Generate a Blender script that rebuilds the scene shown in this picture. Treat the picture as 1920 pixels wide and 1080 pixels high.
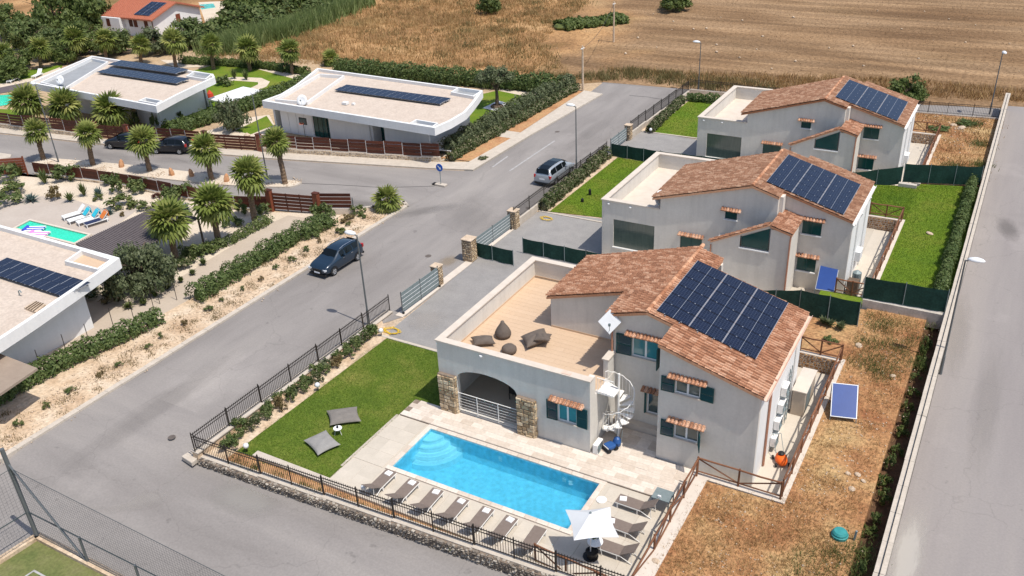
import bpy, math, random
import numpy as np
from mathutils import Matrix, Vector
for o in list(bpy.data.objects): bpy.data.objects.remove(o, do_unlink=True)
scene = bpy.context.scene
COL = scene.collection
rng = random.Random(11)
nrg = np.random.default_rng(7)
PI = math.pi

# ------------------------------------------------------------------ camera
FPX = 1674.67
CR = ((0.8696050, 0.4918711, -0.0430112), (0.2000932, -0.4307089, -0.8800299), (-0.4513865, 0.7566721, -0.4729667))  # right, down, forward
CZ = 30.0
cd = bpy.data.cameras.new('camera'); cam = bpy.data.objects.new('camera', cd); COL.objects.link(cam)
cd.sensor_width = 36.0; cd.lens = 36.0 * FPX / 1920.0; cd.clip_start = 0.5; cd.clip_end = 6000
CAM_R, CAM_D, CAM_F = [Vector(v) for v in CR]
M3 = Matrix((CAM_R, -CAM_D, -CAM_F)).transposed()
cam.matrix_world = Matrix.Translation((0, 0, CZ)) @ M3.to_4x4()
scene.camera = cam

# ------------------------------------------------------------------ sky, sun, exposure
SUN_EL = 65.0
SUN_AZ = -9.0      # degrees from +X, negative = towards the camera side
sx = math.cos(math.radians(SUN_EL)) * math.cos(math.radians(SUN_AZ))
sy = math.cos(math.radians(SUN_EL)) * math.sin(math.radians(SUN_AZ))
sz = math.sin(math.radians(SUN_EL))
world = bpy.data.worlds.new('World'); scene.world = world; world.use_nodes = True
wn = world.node_tree; wn.nodes.clear()
wo = wn.nodes.new('ShaderNodeOutputWorld'); wb = wn.nodes.new('ShaderNodeBackground'); ws = wn.nodes.new('ShaderNodeTexSky')
ws.sky_type = 'NISHITA'; ws.sun_disc = False; ws.sun_elevation = math.radians(SUN_EL); ws.sun_rotation = math.radians(90 - SUN_AZ)
ws.air_density = 1.0; ws.dust_density = 1.5; ws.ozone_density = 1.0
wb.inputs[1].default_value = 0.15
wn.links.new(ws.outputs[0], wb.inputs[0]); wn.links.new(wb.outputs[0], wo.inputs[0])
sl = bpy.data.lights.new('sun', 'SUN'); so = bpy.data.objects.new('sun', sl); COL.objects.link(so)
sl.energy = 4.1; sl.angle = math.radians(0.5); sl.color = (1.0, 0.945, 0.86)
so.rotation_euler = Vector((sx, sy, sz)).to_track_quat('Z', 'Y').to_euler()
so.location = (60, -10, 120)
scene.view_settings.view_transform = 'Standard'; scene.view_settings.look = 'None'
scene.view_settings.exposure = 0.12; scene.view_settings.gamma = 1.0; scene.view_settings.use_curve_mapping = False

# ------------------------------------------------------------------ helpers
def at(px, py, z=0.0):
    """world point on the level z that stands under a measured point of the survey photograph"""
    v = CAM_R * ((px - 960) / FPX) + CAM_D * ((py - 540) / FPX) + CAM_F
    t = (z - CZ) / v.z
    return Vector((v.x * t, v.y * t, z))

def aty(px, py, y):
    v = CAM_R * ((px - 960) / FPX) + CAM_D * ((py - 540) / FPX) + CAM_F
    t = y / v.y
    return Vector((v.x * t, y, CZ + v.z * t))

ORIG = {}
def tag(o, label=None, cat=None, group=None, kind=None):
    if label: o['label'] = label
    if cat: o['category'] = cat
    if group: o['group'] = group
    if kind: o['kind'] = kind
    return o

def thing(name, label, cat, loc=(0, 0, 0), rotz=0.0, group=None):
    o = bpy.data.objects.new(name, None); COL.objects.link(o)
    o.empty_display_size = 0.3
    o.location = loc; o.rotation_euler = (0, 0, rotz)
    ORIG[o.name] = Vector(loc)
    return tag(o, label, cat, group)

class MB:
    def __init__(s): s.v = []; s.f = []; s.m = []; s.mi = 0
    def add(s, vs, fs):
        n = len(s.v); s.v += [tuple(p) for p in vs]
        for q in fs: s.f.append(tuple(i + n for i in q)); s.m.append(s.mi)
        return s
    def box(s, x0, x1, y0, y1, z0, z1):
        return s.add([(x0,y0,z0),(x1,y0,z0),(x1,y1,z0),(x0,y1,z0),(x0,y0,z1),(x1,y0,z1),(x1,y1,z1),(x0,y1,z1)],
              [(0,3,2,1),(4,5,6,7),(0,1,5,4),(1,2,6,5),(2,3,7,6),(3,0,4,7)])
    def obox(s, c, hx, hy, hz, ux=(1,0,0), uy=None, uz=(0,0,1)):
        ux = Vector(ux).normalized(); uz = Vector(uz).normalized()
        uy = Vector(uy).normalized() if uy else uz.cross(ux).normalized()
        c = Vector(c); P = []
        for k in (-1, 1):
            for (i, j) in ((-1,-1),(1,-1),(1,1),(-1,1)): P.append(c + ux*hx*i + uy*hy*j + uz*hz*k)
        return s.add(P, [(0,3,2,1),(4,5,6,7),(0,1,5,4),(1,2,6,5),(2,3,7,6),(3,0,4,7)])
    def bar(s, a, b, w, h=None, up=(0,0,1)):
        a = Vector(a); b = Vector(b); d = b - a; L = d.length
        if L < 1e-6: return s
        d /= L; up = Vector(up)
        if abs(d.dot(up)) > .98: up = Vector((0, 1, 0))
        uy = up.cross(d).normalized(); uz = d.cross(uy)
        return s.obox((a+b)/2, L/2, w/2, (h or w)/2, d, uy, uz)
    def tube(s, pts, r, n=6, cap=True):
        pts = [Vector(p) for p in pts]; R = r if hasattr(r, '__len__') else [r]*len(pts)
        vs = []; prev = None
        for i, p in enumerate(pts):
            d = (pts[min(i+1, len(pts)-1)] - pts[max(i-1, 0)]).normalized()
            if prev is None:
                a = Vector((0,0,1)) if abs(d.z) < .9 else Vector((1,0,0))
                u = d.cross(a).normalized()
            else: u = (prev - d*prev.dot(d)).normalized()
            prev = u; w = d.cross(u)
            for k in range(n):
                t = 2*PI*k/n; vs.append(p + (u*math.cos(t) + w*math.sin(t))*R[i])
        fs = []
        for i in range(len(pts)-1):
            for k in range(n): fs.append((i*n+k, i*n+(k+1)%n, (i+1)*n+(k+1)%n, (i+1)*n+k))
        if cap: fs.append(tuple(range(n-1,-1,-1))); fs.append(tuple((len(pts)-1)*n+k for k in range(n)))
        return s.add(vs, fs)
    def lathe(s, c, prof, n=12):
        c = Vector(c); vs = []
        for (r, z) in prof:
            for k in range(n): vs.append(c + Vector((r*math.cos(2*PI*k/n), r*math.sin(2*PI*k/n), z)))
        fs = []
        for i in range(len(prof)-1):
            for k in range(n): fs.append((i*n+k, i*n+(k+1)%n, (i+1)*n+(k+1)%n, (i+1)*n+k))
        fs.append(tuple(range(n-1,-1,-1))); fs.append(tuple((len(prof)-1)*n+k for k in range(n)))
        return s.add(vs, fs)
    def prism(s, poly, z0, z1):
        """poly: list of (x,y) or (x,y,dz) counter clockwise; z added"""
        n = len(poly)
        lo = [(p[0], p[1], z0 + (p[2] if len(p) > 2 else 0)) for p in poly]
        hi = [(p[0], p[1], z1 + (p[2] if len(p) > 2 else 0)) for p in poly]
        A = sum(poly[i][0]*poly[(i+1)%n][1]-poly[(i+1)%n][0]*poly[i][1] for i in range(n))
        if A < 0: lo.reverse(); hi.reverse()
        fs = [tuple(range(n-1,-1,-1)), tuple(range(n, 2*n))]
        for i in range(n): fs.append((i, (i+1)%n, n+(i+1)%n, n+i))
        return s.add(lo+hi, fs)
    def sheet(s, poly, z):
        A = sum(poly[i][0]*poly[(i+1)%len(poly)][1]-poly[(i+1)%len(poly)][0]*poly[i][1] for i in range(len(poly)))
        P = [(p[0], p[1], z) for p in poly]
        if A < 0: P.reverse()
        return s.add(P, [tuple(range(len(P)))])
    def vprism(s, poly, y0, y1):
        """poly of (x,z) in the facade plane, extruded from y0 to y1"""
        n = len(poly)
        A = sum(poly[i][0]*poly[(i+1)%n][1]-poly[(i+1)%n][0]*poly[i][1] for i in range(n))
        if A < 0: poly = poly[::-1]
        fs = [tuple(range(n)), tuple(range(2*n-1, n-1, -1))]
        for i in range(n): fs.append((i, n+i, n+(i+1)%n, (i+1)%n))
        return s.add([(x, y0, z) for x, z in poly]+[(x, y1, z) for x, z in poly], fs)
    def wall(s, x0, x1, z0, z1, y0, y1, holes=()):
        """facade wall with rectangular openings (xa,xb,za,zb)"""
        xs = sorted({x0, x1, *[h[0] for h in holes], *[h[1] for h in holes]}); zs = sorted({z0, z1, *[h[2] for h in holes], *[h[3] for h in holes]})
        def solid(i, j):
            if i < 0 or j < 0 or i >= len(xs)-1 or j >= len(zs)-1: return False
            cx = (xs[i]+xs[i+1])/2; cz = (zs[j]+zs[j+1])/2
            return not any(h[0] < cx < h[1] and h[2] < cz < h[3] for h in holes)
        for i in range(len(xs)-1):
            for j in range(len(zs)-1):
                if not solid(i, j): continue
                a, b, c, d = xs[i], xs[i+1], zs[j], zs[j+1]
                s.add([(a,y0,c),(b,y0,c),(b,y0,d),(a,y0,d)], [(0,1,2,3)])
                s.add([(a,y1,c),(b,y1,c),(b,y1,d),(a,y1,d)], [(3,2,1,0)])
                if not solid(i-1, j): s.add([(a,y0,c),(a,y1,c),(a,y1,d),(a,y0,d)], [(3,2,1,0)])
                if not solid(i+1, j): s.add([(b,y0,c),(b,y1,c),(b,y1,d),(b,y0,d)], [(0,1,2,3)])
                if not solid(i, j-1): s.add([(a,y0,c),(b,y0,c),(b,y1,c),(a,y1,c)], [(3,2,1,0)])
                if not solid(i, j+1): s.add([(a,y0,d),(b,y0,d),(b,y1,d),(a,y1,d)], [(0,1,2,3)])
        return s
    def mesh(s, name, mats, smooth=False, off=(0,0,0)):
        me = bpy.data.meshes.new(name)
        if off[0] or off[1] or off[2]: vs = [(x-off[0], y-off[1], z-off[2]) for x, y, z in s.v]
        else: vs = s.v
        me.from_pydata(vs, [], s.f)
        for m in (mats if isinstance(mats, (list, tuple)) else [mats]): me.materials.append(m)
        if any(s.m): me.polygons.foreach_set('material_index', s.m)
        if smooth: me.polygons.foreach_set('use_smooth', [True]*len(s.f))
        me.update(); return me
    def build(s, name, mats, parent=None, label=None, cat=None, group=None, kind=None, smooth=False, local=False, bevel=0, origin=None):
        off = Vector((0,0,0))
        if origin is not None: off = Vector(origin)
        elif parent is not None and not local: off = ORIG.get(parent.name, Vector((0,0,0)))
        me = s.mesh(name, mats, smooth, off)
        o = link(name, me, parent)
        if origin is not None: o.location = origin
        ORIG[o.name] = off
        if bevel:
            b = o.modifiers.new('bevel', 'BEVEL'); b.width = bevel; b.segments = 2; b.limit_method = 'ANGLE'; b.angle_limit = 0.6
        return tag(o, label, cat, group, kind)

def link(name, me, parent=None, loc=None, rot=None, scl=None):
    o = bpy.data.objects.new(name, me); COL.objects.link(o)
    if parent is not None: o.parent = parent
    if loc is not None: o.location = loc
    if rot is not None: o.rotation_euler = rot
    if scl is not None: o.scale = scl
    return o

def dup(root, loc, rotz, label=None, group=None, scl=None, cat=None):
    c = root.copy(); COL.objects.link(c); c.location = loc; c.rotation_euler = (0, 0, rotz)
    if scl: c.scale = scl
    if label: c['label'] = label
    if group: c['group'] = group
    def rec(src, dst):
        for ch in list(src.children):
            k = ch.copy(); COL.objects.link(k); k.parent = dst; rec(ch, k)
    rec(root, c)
    return c

ORD = ['first','second','third','fourth','fifth','sixth','seventh','eighth','ninth','tenth','eleventh','twelfth','thirteenth','fourteenth','fifteenth','sixteenth','seventeenth','eighteenth','nineteenth','twentieth']

# ------------------------------------------------------------------ materials
def mat(name, c1, c2=None, c3=None, sc=3.0, det=5.0, rough=.8, bump=0.0, bsc=30.0, spec=.3, metal=0.0, isl=0.0, fine=0.0, fsc=60.0, stretch=None, trans=0.0, sharp=.25, coat=0.0, streak=0.0, crack=0.0, spots=0.0):
    m = bpy.data.materials.new(name); m.use_nodes = True
    n = m.node_tree.nodes; L = m.node_tree.links; b = n['Principled BSDF']
    b.inputs['Roughness'].default_value = rough; b.inputs['Metallic'].default_value = metal
    b.inputs['Specular IOR Level'].default_value = spec
    if coat: b.inputs['Coat Weight'].default_value = coat; b.inputs['Coat Roughness'].default_value = .05
    tc = n.new('ShaderNodeTexCoord'); co = tc.outputs['Object']
    if stretch:
        mp = n.new('ShaderNodeMapping'); mp.inputs['Scale'].default_value = stretch; L.new(co, mp.inputs[0]); co2 = mp.outputs[0]
    else: co2 = co
    def noise(scale, detail, c=co2):
        t = n.new('ShaderNodeTexNoise'); t.inputs['Scale'].default_value = scale; t.inputs['Detail'].default_value = detail; t.inputs['Roughness'].default_value = .6
        L.new(c, t.inputs['Vector']); return t.outputs['Fac']
    col = None
    if c2 is not None:
        cr = n.new('ShaderNodeValToRGB'); e = cr.color_ramp.elements
        e[0].position = .5-sharp; e[0].color = (*c1, 1); e[1].position = .5+sharp; e[1].color = (*c2, 1)
        if c3 is not None:
            k = cr.color_ramp.elements.new(.5); k.color = (*c2, 1); e[len(e)-1].color = (*c3, 1)
        src = noise(sc, det)
        if isl:
            g = n.new('ShaderNodeNewGeometry'); oi = n.new('ShaderNodeObjectInfo')
            ad = n.new('ShaderNodeMath'); ad.operation = 'ADD'; L.new(g.outputs['Random Per Island'], ad.inputs[0]); L.new(oi.outputs['Random'], ad.inputs[1])
            fr = n.new('ShaderNodeMath'); fr.operation = 'FRACT'; L.new(ad.outputs[0], fr.inputs[0])
            mx = n.new('ShaderNodeMix'); mx.data_type = 'FLOAT'; mx.inputs[0].default_value = isl
            L.new(src, mx.inputs[2]); L.new(fr.outputs[0], mx.inputs[3]); src = mx.outputs[0]
        L.new(src, cr.inputs[0]); col = cr.outputs[0]
    else:
        rg = n.new('ShaderNodeRGB'); rg.outputs[0].default_value = (*c1, 1); col = rg.outputs[0]
    if fine:
        f = noise(fsc, 3.0, co); mr = n.new('ShaderNodeMapRange'); mr.inputs[1].default_value = .25; mr.inputs[2].default_value = .75
        mr.inputs[3].default_value = 1-fine; mr.inputs[4].default_value = 1+fine; L.new(f, mr.inputs[0])
        mu = n.new('ShaderNodeMix'); mu.data_type = 'RGBA'; mu.blend_type = 'MULTIPLY'; mu.inputs[0].default_value = 1.0
        L.new(col, mu.inputs[6]); L.new(mr.outputs[0], mu.inputs[7]); col = mu.outputs[2]
    def mult(src, lo, hi, v0, v1):
        nonlocal col
        mr = n.new('ShaderNodeMapRange'); mr.inputs[1].default_value = lo; mr.inputs[2].default_value = hi; mr.inputs[3].default_value = v0; mr.inputs[4].default_value = v1; L.new(src, mr.inputs[0])
        mu = n.new('ShaderNodeMix'); mu.data_type = 'RGBA'; mu.blend_type = 'MULTIPLY'; mu.inputs[0].default_value = 1.0
        L.new(col, mu.inputs[6]); L.new(mr.outputs[0], mu.inputs[7]); col = mu.outputs[2]
    if streak:      # rain streaks and grime on walls
        mp = n.new('ShaderNodeMapping'); mp.inputs['Scale'].default_value = (2.6, 2.6, .22); L.new(co, mp.inputs[0]); mult(noise(1.0, 5, mp.outputs[0]), .45, .75, 1.0, 1-streak)
        mult(noise(.35, 6, co), .35, .7, 1-streak*.6, 1.02)
    if crack:       # crack network and repaired seams in asphalt
        vo = n.new('ShaderNodeTexVoronoi'); vo.feature = 'DISTANCE_TO_EDGE'; vo.inputs['Scale'].default_value = .17
        ns = n.new('ShaderNodeTexNoise'); ns.inputs['Scale'].default_value = .8; ns.inputs['Detail'].default_value = 6; L.new(co, ns.inputs['Vector'])
        va = n.new('ShaderNodeVectorMath'); va.operation = 'MULTIPLY_ADD'; L.new(ns.outputs['Color'], va.inputs[0]); va.inputs[1].default_value = (1.6,1.6,0); L.new(co, va.inputs[2]); L.new(va.outputs[0], vo.inputs['Vector'])
        mult(vo.outputs['Distance'], .0, .006, 1-crack, 1.0)
    if spots:       # oil drips, patches and dusty light areas
        mult(noise(1.1, 3, co), .68, .74, 1.0, 1-spots); mult(noise(.11, 5, co), .58, .66, 1.0, 1+spots*.55); mult(noise(.075, 4, co), .33, .40, 1-spots*.5, 1.0)
    L.new(col, b.inputs['Base Color'])
    if bump:
        bp = n.new('ShaderNodeBump'); bp.inputs['Strength'].default_value = bump; bp.inputs['Distance'].default_value = .05
        L.new(noise(bsc, 4.0), bp.inputs['Height']); L.new(bp.outputs[0], b.inputs['Normal'])
    if trans:
        tr = n.new('ShaderNodeBsdfTranslucent'); L.new(col, tr.inputs[0]); ms = n.new('ShaderNodeMixShader'); ms.inputs[0].default_value = trans
        L.new(b.outputs[0], ms.inputs[1]); L.new(tr.outputs[0], ms.inputs[2]); L.new(ms.outputs[0], n['Material Output'].inputs[0])
    return m

W = {}
W['plaster'] = mat('white_plaster', (.60,.565,.51), (.665,.63,.575), sc=.9, streak=.10, rough=.9, fine=.05, fsc=7, bump=.15, bsc=40)  # toned down for the shaded gabled fronts; their sunlit sides take a brighter coat
W['cream'] = mat('cream_plaster', (.66,.59,.50), (.73,.66,.57), sc=.8, rough=.9, fine=.04, fsc=8)
W['modern'] = mat('modern_and_sunlit_plaster', (.70,.695,.68), (.76,.755,.74), sc=.5, streak=.06, rough=.85, fine=.03, fsc=6)
W['white'] = mat('white_paint', (.78,.78,.77), rough=.45)
W['cap'] = mat('parapet_cap', (.53,.46,.385), (.62,.545,.465), sc=2, rough=.8)
W['tile'] = mat('roof_tile', (.19,.09,.053), (.37,.175,.098), (.58,.37,.25), sc=12, rough=.85, isl=.36, fine=.40, fsc=14, bump=.3, bsc=25, sharp=.30)
W['tile_old'] = mat('weathered_roof_tile', (.165,.085,.052), (.32,.165,.098), (.57,.39,.27), sc=9, rough=.88, isl=.38, fine=.32, fsc=14, bump=.3, bsc=25, sharp=.40)
W['ridge'] = mat('ridge_tile', (.33,.14,.07), (.58,.32,.19), sc=4, rough=.85, isl=.6, fine=.2, fsc=14)
W['redroof'] = mat('red_roof', (.36,.115,.065), (.46,.17,.10), sc=3, rough=.85, fine=.2, fsc=10, bump=.3, bsc=20)
W['terrace'] = mat('terrace_plank_floor', (.505,.36,.24), (.575,.425,.295), sc=2.2, rough=.7, stretch=(.5,7,1), isl=.18, fine=.05, fsc=10)
W['travertine'] = mat('travertine', (.51,.425,.345), (.665,.59,.51), sc=2.2, rough=.65, isl=.45, fine=.10, fsc=12, stretch=(1,2.5,1))
W['concrete'] = mat('concrete_paver', (.46,.41,.34), (.55,.49,.41), sc=1.2, rough=.85, isl=.35, fine=.06, fsc=14)
W['kerb'] = mat('kerb_concrete', (.43,.375,.31), (.54,.475,.40), sc=1.6, rough=.9, fine=.12, fsc=12)
W['grey_cap'] = mat('wall_cap_concrete', (.40,.36,.31), (.55,.50,.44), sc=2.5, rough=.9, fine=.15, fsc=9)
W['drive'] = mat('driveway_paver', (.20,.19,.185), (.29,.275,.26), sc=.9, rough=.9, fine=.12, fsc=10, bump=.2, bsc=12, isl=.3)
W['stone'] = mat('honey_stone', (.22,.15,.085), (.46,.34,.21), (.62,.51,.36), sc=3, rough=.9, isl=.6, fine=.25, fsc=9, bump=.5, bsc=14, sharp=.4)
W['rubble'] = mat('grey_rubble_stone', (.07,.06,.055), (.22,.185,.15), (.50,.45,.38), sc=3, rough=.9, isl=.7, fine=.25, fsc=10, bump=.5, bsc=14, sharp=.42)
W['brownstone'] = mat('brown_rubble_stone', (.11,.055,.025), (.33,.17,.07), (.50,.34,.19), sc=3, rough=.9, isl=.6, fine=.3, fsc=10, bump=.5, bsc=14, sharp=.42)
W['mortar'] = mat('mortar', (.16,.12,.09), (.27,.21,.16), sc=6, rough=.95)
W['iron'] = mat('dark_iron', (.018,.014,.013), (.035,.026,.022), sc=6, rough=.5, spec=.4)
W['galv'] = mat('galvanised_steel', (.17,.215,.22), (.25,.295,.30), sc=4, rough=.5, metal=.2)
W['white_metal'] = mat('white_metal', (.80,.78,.74), rough=.4)
W['polegrey'] = mat('grey_pole', (.13,.14,.145), rough=.45, metal=.2)
W['wood_rail'] = mat('stained_round_wood', (.12,.05,.025), (.23,.10,.05), sc=5, rough=.75, isl=.4, fine=.15, fsc=20)
W['slat'] = mat('brown_slat', (.055,.016,.009), (.11,.032,.017), sc=2, rough=.65, isl=.5, fine=.12, fsc=14)
W['slat_red'] = mat('red_brown_board', (.17,.05,.025), (.25,.075,.04), sc=3, rough=.6, isl=.4)
W['shutter'] = mat('teal_green_shutter', (.006,.052,.055), (.010,.072,.074), sc=5, rough=.5, isl=.3)
W['glass'] = mat('window_glass', (.03,.06,.065), (.05,.09,.095), sc=.7, rough=.06, spec=.9)
W['glass_teal'] = mat('teal_window_glass', (.03,.15,.17), (.05,.22,.24), sc=.9, rough=.08, spec=.8)
W['glass_dark'] = mat('dark_green_glass', (.008,.050,.047), (.014,.075,.070), sc=.8, rough=.1, spec=.35)
W['glass_grey'] = mat('curtained_glass', (.06,.085,.075), (.10,.13,.115), sc=3, rough=.15, spec=.7, stretch=(6,1,.4))
W['copper'] = mat('copper_pipe', (.34,.15,.09), (.46,.24,.16), sc=5, rough=.55)
W['gutter'] = mat('pink_gutter', (.60,.42,.33), (.70,.52,.42), sc=4, rough=.6)
W['fabric'] = mat('taupe_fabric', (.165,.128,.108), (.205,.163,.138), sc=7, rough=.9, fine=.06, fsc=60)
W['bag'] = mat('grey_brown_beanbag', (.105,.085,.071), (.15,.122,.102), sc=4, rough=.95, fine=.08, fsc=40, bump=.4, bsc=9)
W['bag_light'] = mat('light_grey_beanbag', (.23,.22,.21), (.29,.28,.265), sc=4, rough=.95, fine=.06, fsc=40, bump=.4, bsc=8)
W['bag_mid'] = mat('mid_grey_beanbag', (.165,.148,.132), (.215,.195,.175), sc=4, rough=.95, fine=.06, fsc=40, bump=.4, bsc=8)
W['towel'] = mat('white_towel', (.72,.70,.68), (.80,.78,.76), sc=9, rough=.95)
W['canvas'] = mat('white_canvas', (.74,.75,.76), (.78,.79,.80), sc=2, rough=.8, trans=.25)
W['black'] = mat('black_plastic', (.015,.015,.016), rough=.5)
W['rubber'] = mat('rubber', (.02,.02,.021), rough=.8)
W['rim'] = mat('alloy_rim', (.55,.56,.57), rough=.3, metal=.7)
W['plate'] = mat('number_plate', (.75,.76,.78), rough=.4)
W['lampwhite'] = mat('opal_lamp_cover', (.70,.71,.72), rough=.35)
W['orange'] = mat('orange_plastic', (.80,.13,.015), rough=.45)
W['yellow'] = mat('yellow_hose', (.75,.50,.02), rough=.5)
W['blue'] = mat('blue_plastic', (.025,.09,.27), rough=.4)
W['signblue'] = mat('sign_blue', (.01,.10,.45), rough=.4)
W['red'] = mat('red_fabric', (.55,.06,.03), rough=.8)
W['orangecloth'] = mat('orange_cloth', (.72,.25,.05), (.55,.12,.03), sc=6, rough=.9)
W['turq'] = mat('turquoise_cloth', (.03,.45,.58), rough=.9)
W['navy'] = mat('navy_cushion', (.02,.03,.08), rough=.9)
W['tank'] = mat('teal_tank_lid', (.03,.22,.22), (.05,.29,.28), sc=4, rough=.55)
W['net'] = mat('court_net', (.05,.065,.07), rough=.8)
W['screen'] = mat('green_windbreak_mesh', (.006,.030,.022), (.016,.055,.042), sc=1.3, rough=.85, fine=.35, fsc=9)
W['thermal'] = mat('solar_collector_blue', (.02,.055,.21), (.025,.068,.25), sc=1.5, rough=.25, spec=.5)
W['gravelroof'] = mat('beige_gravel_roof', (.47,.385,.315), (.57,.48,.40), sc=1.5, rough=.95, fine=.16, fsc=5, bump=.3, bsc=20)
W['greyroof'] = mat('grey_membrane', (.24,.25,.26), (.31,.32,.33), sc=1, rough=.85)
W['brownpanel'] = mat('brown_louvre_roof', (.10,.083,.085), (.14,.118,.118), sc=3, rough=.75, fine=.12, fsc=8)
W['taupeflat'] = mat('taupe_flat_roof', (.26,.20,.155), (.31,.245,.19), sc=1.5, rough=.9, fine=.05, fsc=9)
W['bark'] = mat('bark', (.08,.055,.038), (.17,.125,.09), sc=6, rough=.95, bump=.6, bsc=18, fine=.25, fsc=14)
W['palmbark'] = mat('palm_bark', (.12,.075,.045), (.27,.19,.125), sc=8, rough=.95, bump=.7, bsc=20, fine=.3, fsc=14)
W['rock'] = mat('pale_rock', (.42,.31,.21), (.62,.50,.38), sc=3, rough=.95, bump=.5, bsc=9, fine=.15, fsc=9)
W['redrock'] = mat('orange_rock', (.45,.20,.09), (.58,.34,.19), sc=3, rough=.95, bump=.5, bsc=9)
def leaf(name, a, b, c, tr=.34): return mat(name, a, b, c, sc=1.2, rough=.55, isl=.65, spec=.25, trans=tr, sharp=.45)
W['palm'] = leaf('palm_leaf', (.080,.115,.022), (.195,.24,.052), (.38,.37,.12))
W['hedge'] = leaf('hedge_leaf', (.042,.072,.020), (.10,.145,.042), (.20,.24,.09))
W['bush'] = leaf('bush_leaf', (.046,.078,.022), (.115,.155,.048), (.23,.25,.10))
W['olive'] = leaf('olive_leaf', (.055,.078,.032), (.125,.15,.072), (.22,.24,.135))
W['dark'] = leaf('dark_tree_leaf', (.042,.068,.017), (.105,.145,.038), (.20,.235,.075))
W['flower'] = leaf('flowering_leaf', (.03,.055,.014), (.075,.105,.03), (.42,.36,.24))
W['reed'] = leaf('reed_leaf', (.09,.13,.035), (.17,.22,.07), (.30,.33,.14))
W['agave'] = leaf('blue_agave_leaf', (.07,.12,.11), (.13,.19,.17), (.21,.27,.24))
W['dryplant'] = leaf('dry_shrub_leaf', (.09,.06,.025), (.19,.14,.06), (.33,.27,.14))
W['maroon'] = leaf('maroon_leaf', (.05,.014,.012), (.10,.03,.024), (.14,.055,.04))
W['lawnblade'] = leaf('lawn_blade', (.045,.105,.006), (.085,.165,.010), (.17,.24,.03), .3)
W['straw'] = leaf('straw', (.17,.085,.032), (.34,.20,.08), (.50,.36,.17), .2)
W['goldgrass'] = leaf('golden_grass', (.22,.12,.045), (.37,.235,.10), (.48,.33,.15), .2)
W['weed'] = leaf('green_weed', (.05,.08,.02), (.10,.13,.035), (.20,.19,.07), .2)
# ------------------------------------------------------------------ ground, fields, roads
def poly_px(z, *pts): return [tuple(at(a, b, z))[:2] for a, b in pts]
def struct(name, mb, m, label=None, smooth=False, bevel=0):
    return mb.build(name, m, None, label=label, kind='structure', smooth=smooth, bevel=bevel)
def sheet(name, poly, z, m): return struct(name, MB().sheet(poly, z), m)

W['earth'] = mat('dry_earth', (.30,.20,.125), (.44,.32,.20), (.40,.27,.15), sc=.25, rough=.95, fine=.3, fsc=3, bump=.3, bsc=6)
W['sand'] = mat('sandy_soil', (.38,.255,.155), (.53,.40,.275), (.62,.52,.40), sc=.55, rough=.95, fine=.3, fsc=5, bump=.4, bsc=7)
W['gravel'] = mat('pale_gravel', (.52,.43,.33), (.63,.54,.43), sc=.5, rough=.95, fine=.2, fsc=7, bump=.3, bsc=14)
W['redsoil'] = mat('red_soil', (.30,.135,.06), (.43,.235,.115), (.40,.26,.12), sc=.6, rough=.95, fine=.3, fsc=6, bump=.5, bsc=8)
W['yardsoil'] = mat('dry_yard_soil', (.27,.115,.050), (.37,.20,.09), (.41,.275,.13), sc=.34, det=9, rough=.95, fine=.5, fsc=5, bump=.8, bsc=7, sharp=.17)
W['lawn'] = mat('lawn_turf', (.060,.108,.011), (.105,.150,.016), (.26,.23,.06), sc=.33, det=8, rough=.9, fine=.35, fsc=9, bump=.5, bsc=25, sharp=.3)
W['lawn2'] = mat('second_lawn_turf', (.068,.135,.006), (.115,.180,.008), (.20,.19,.03), sc=.28, det=8, rough=.9, fine=.3, fsc=8, bump=.5, bsc=25, sharp=.28)
W['asphalt'] = mat('worn_asphalt', (.185,.168,.156), (.245,.224,.209), (.305,.278,.255), sc=.26, det=8, rough=.9, fine=.10, fsc=9, bump=.12, bsc=40, stretch=(1.0,.22,1), sharp=.22, crack=.13, spots=.22)
W['asphalt_x'] = mat('worn_asphalt_cross', (.185,.168,.156), (.245,.224,.209), (.305,.278,.255), sc=.26, det=8, rough=.9, fine=.10, fsc=9, bump=.12, bsc=40, stretch=(.22,1,1), sharp=.22, crack=.13, spots=.22)
W['asphalt_r'] = mat('bleached_asphalt', (.21,.188,.182), (.26,.235,.222), (.30,.27,.245), sc=.22, det=8, rough=.9, fine=.08, fsc=9, bump=.1, bsc=40, stretch=(1.4,.12,1), sharp=.25, crack=.13, spots=.22)
W['paint'] = mat('faded_road_paint', (.27,.255,.245), (.46,.45,.44), sc=2.5, rough=.8)
W['manhole'] = mat('manhole', (.09,.075,.065), (.15,.125,.11), sc=6, rough=.8)
W['tarline'] = mat('tar_seam', (.05,.047,.045), (.10,.095,.09), sc=2, rough=.8)

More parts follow.
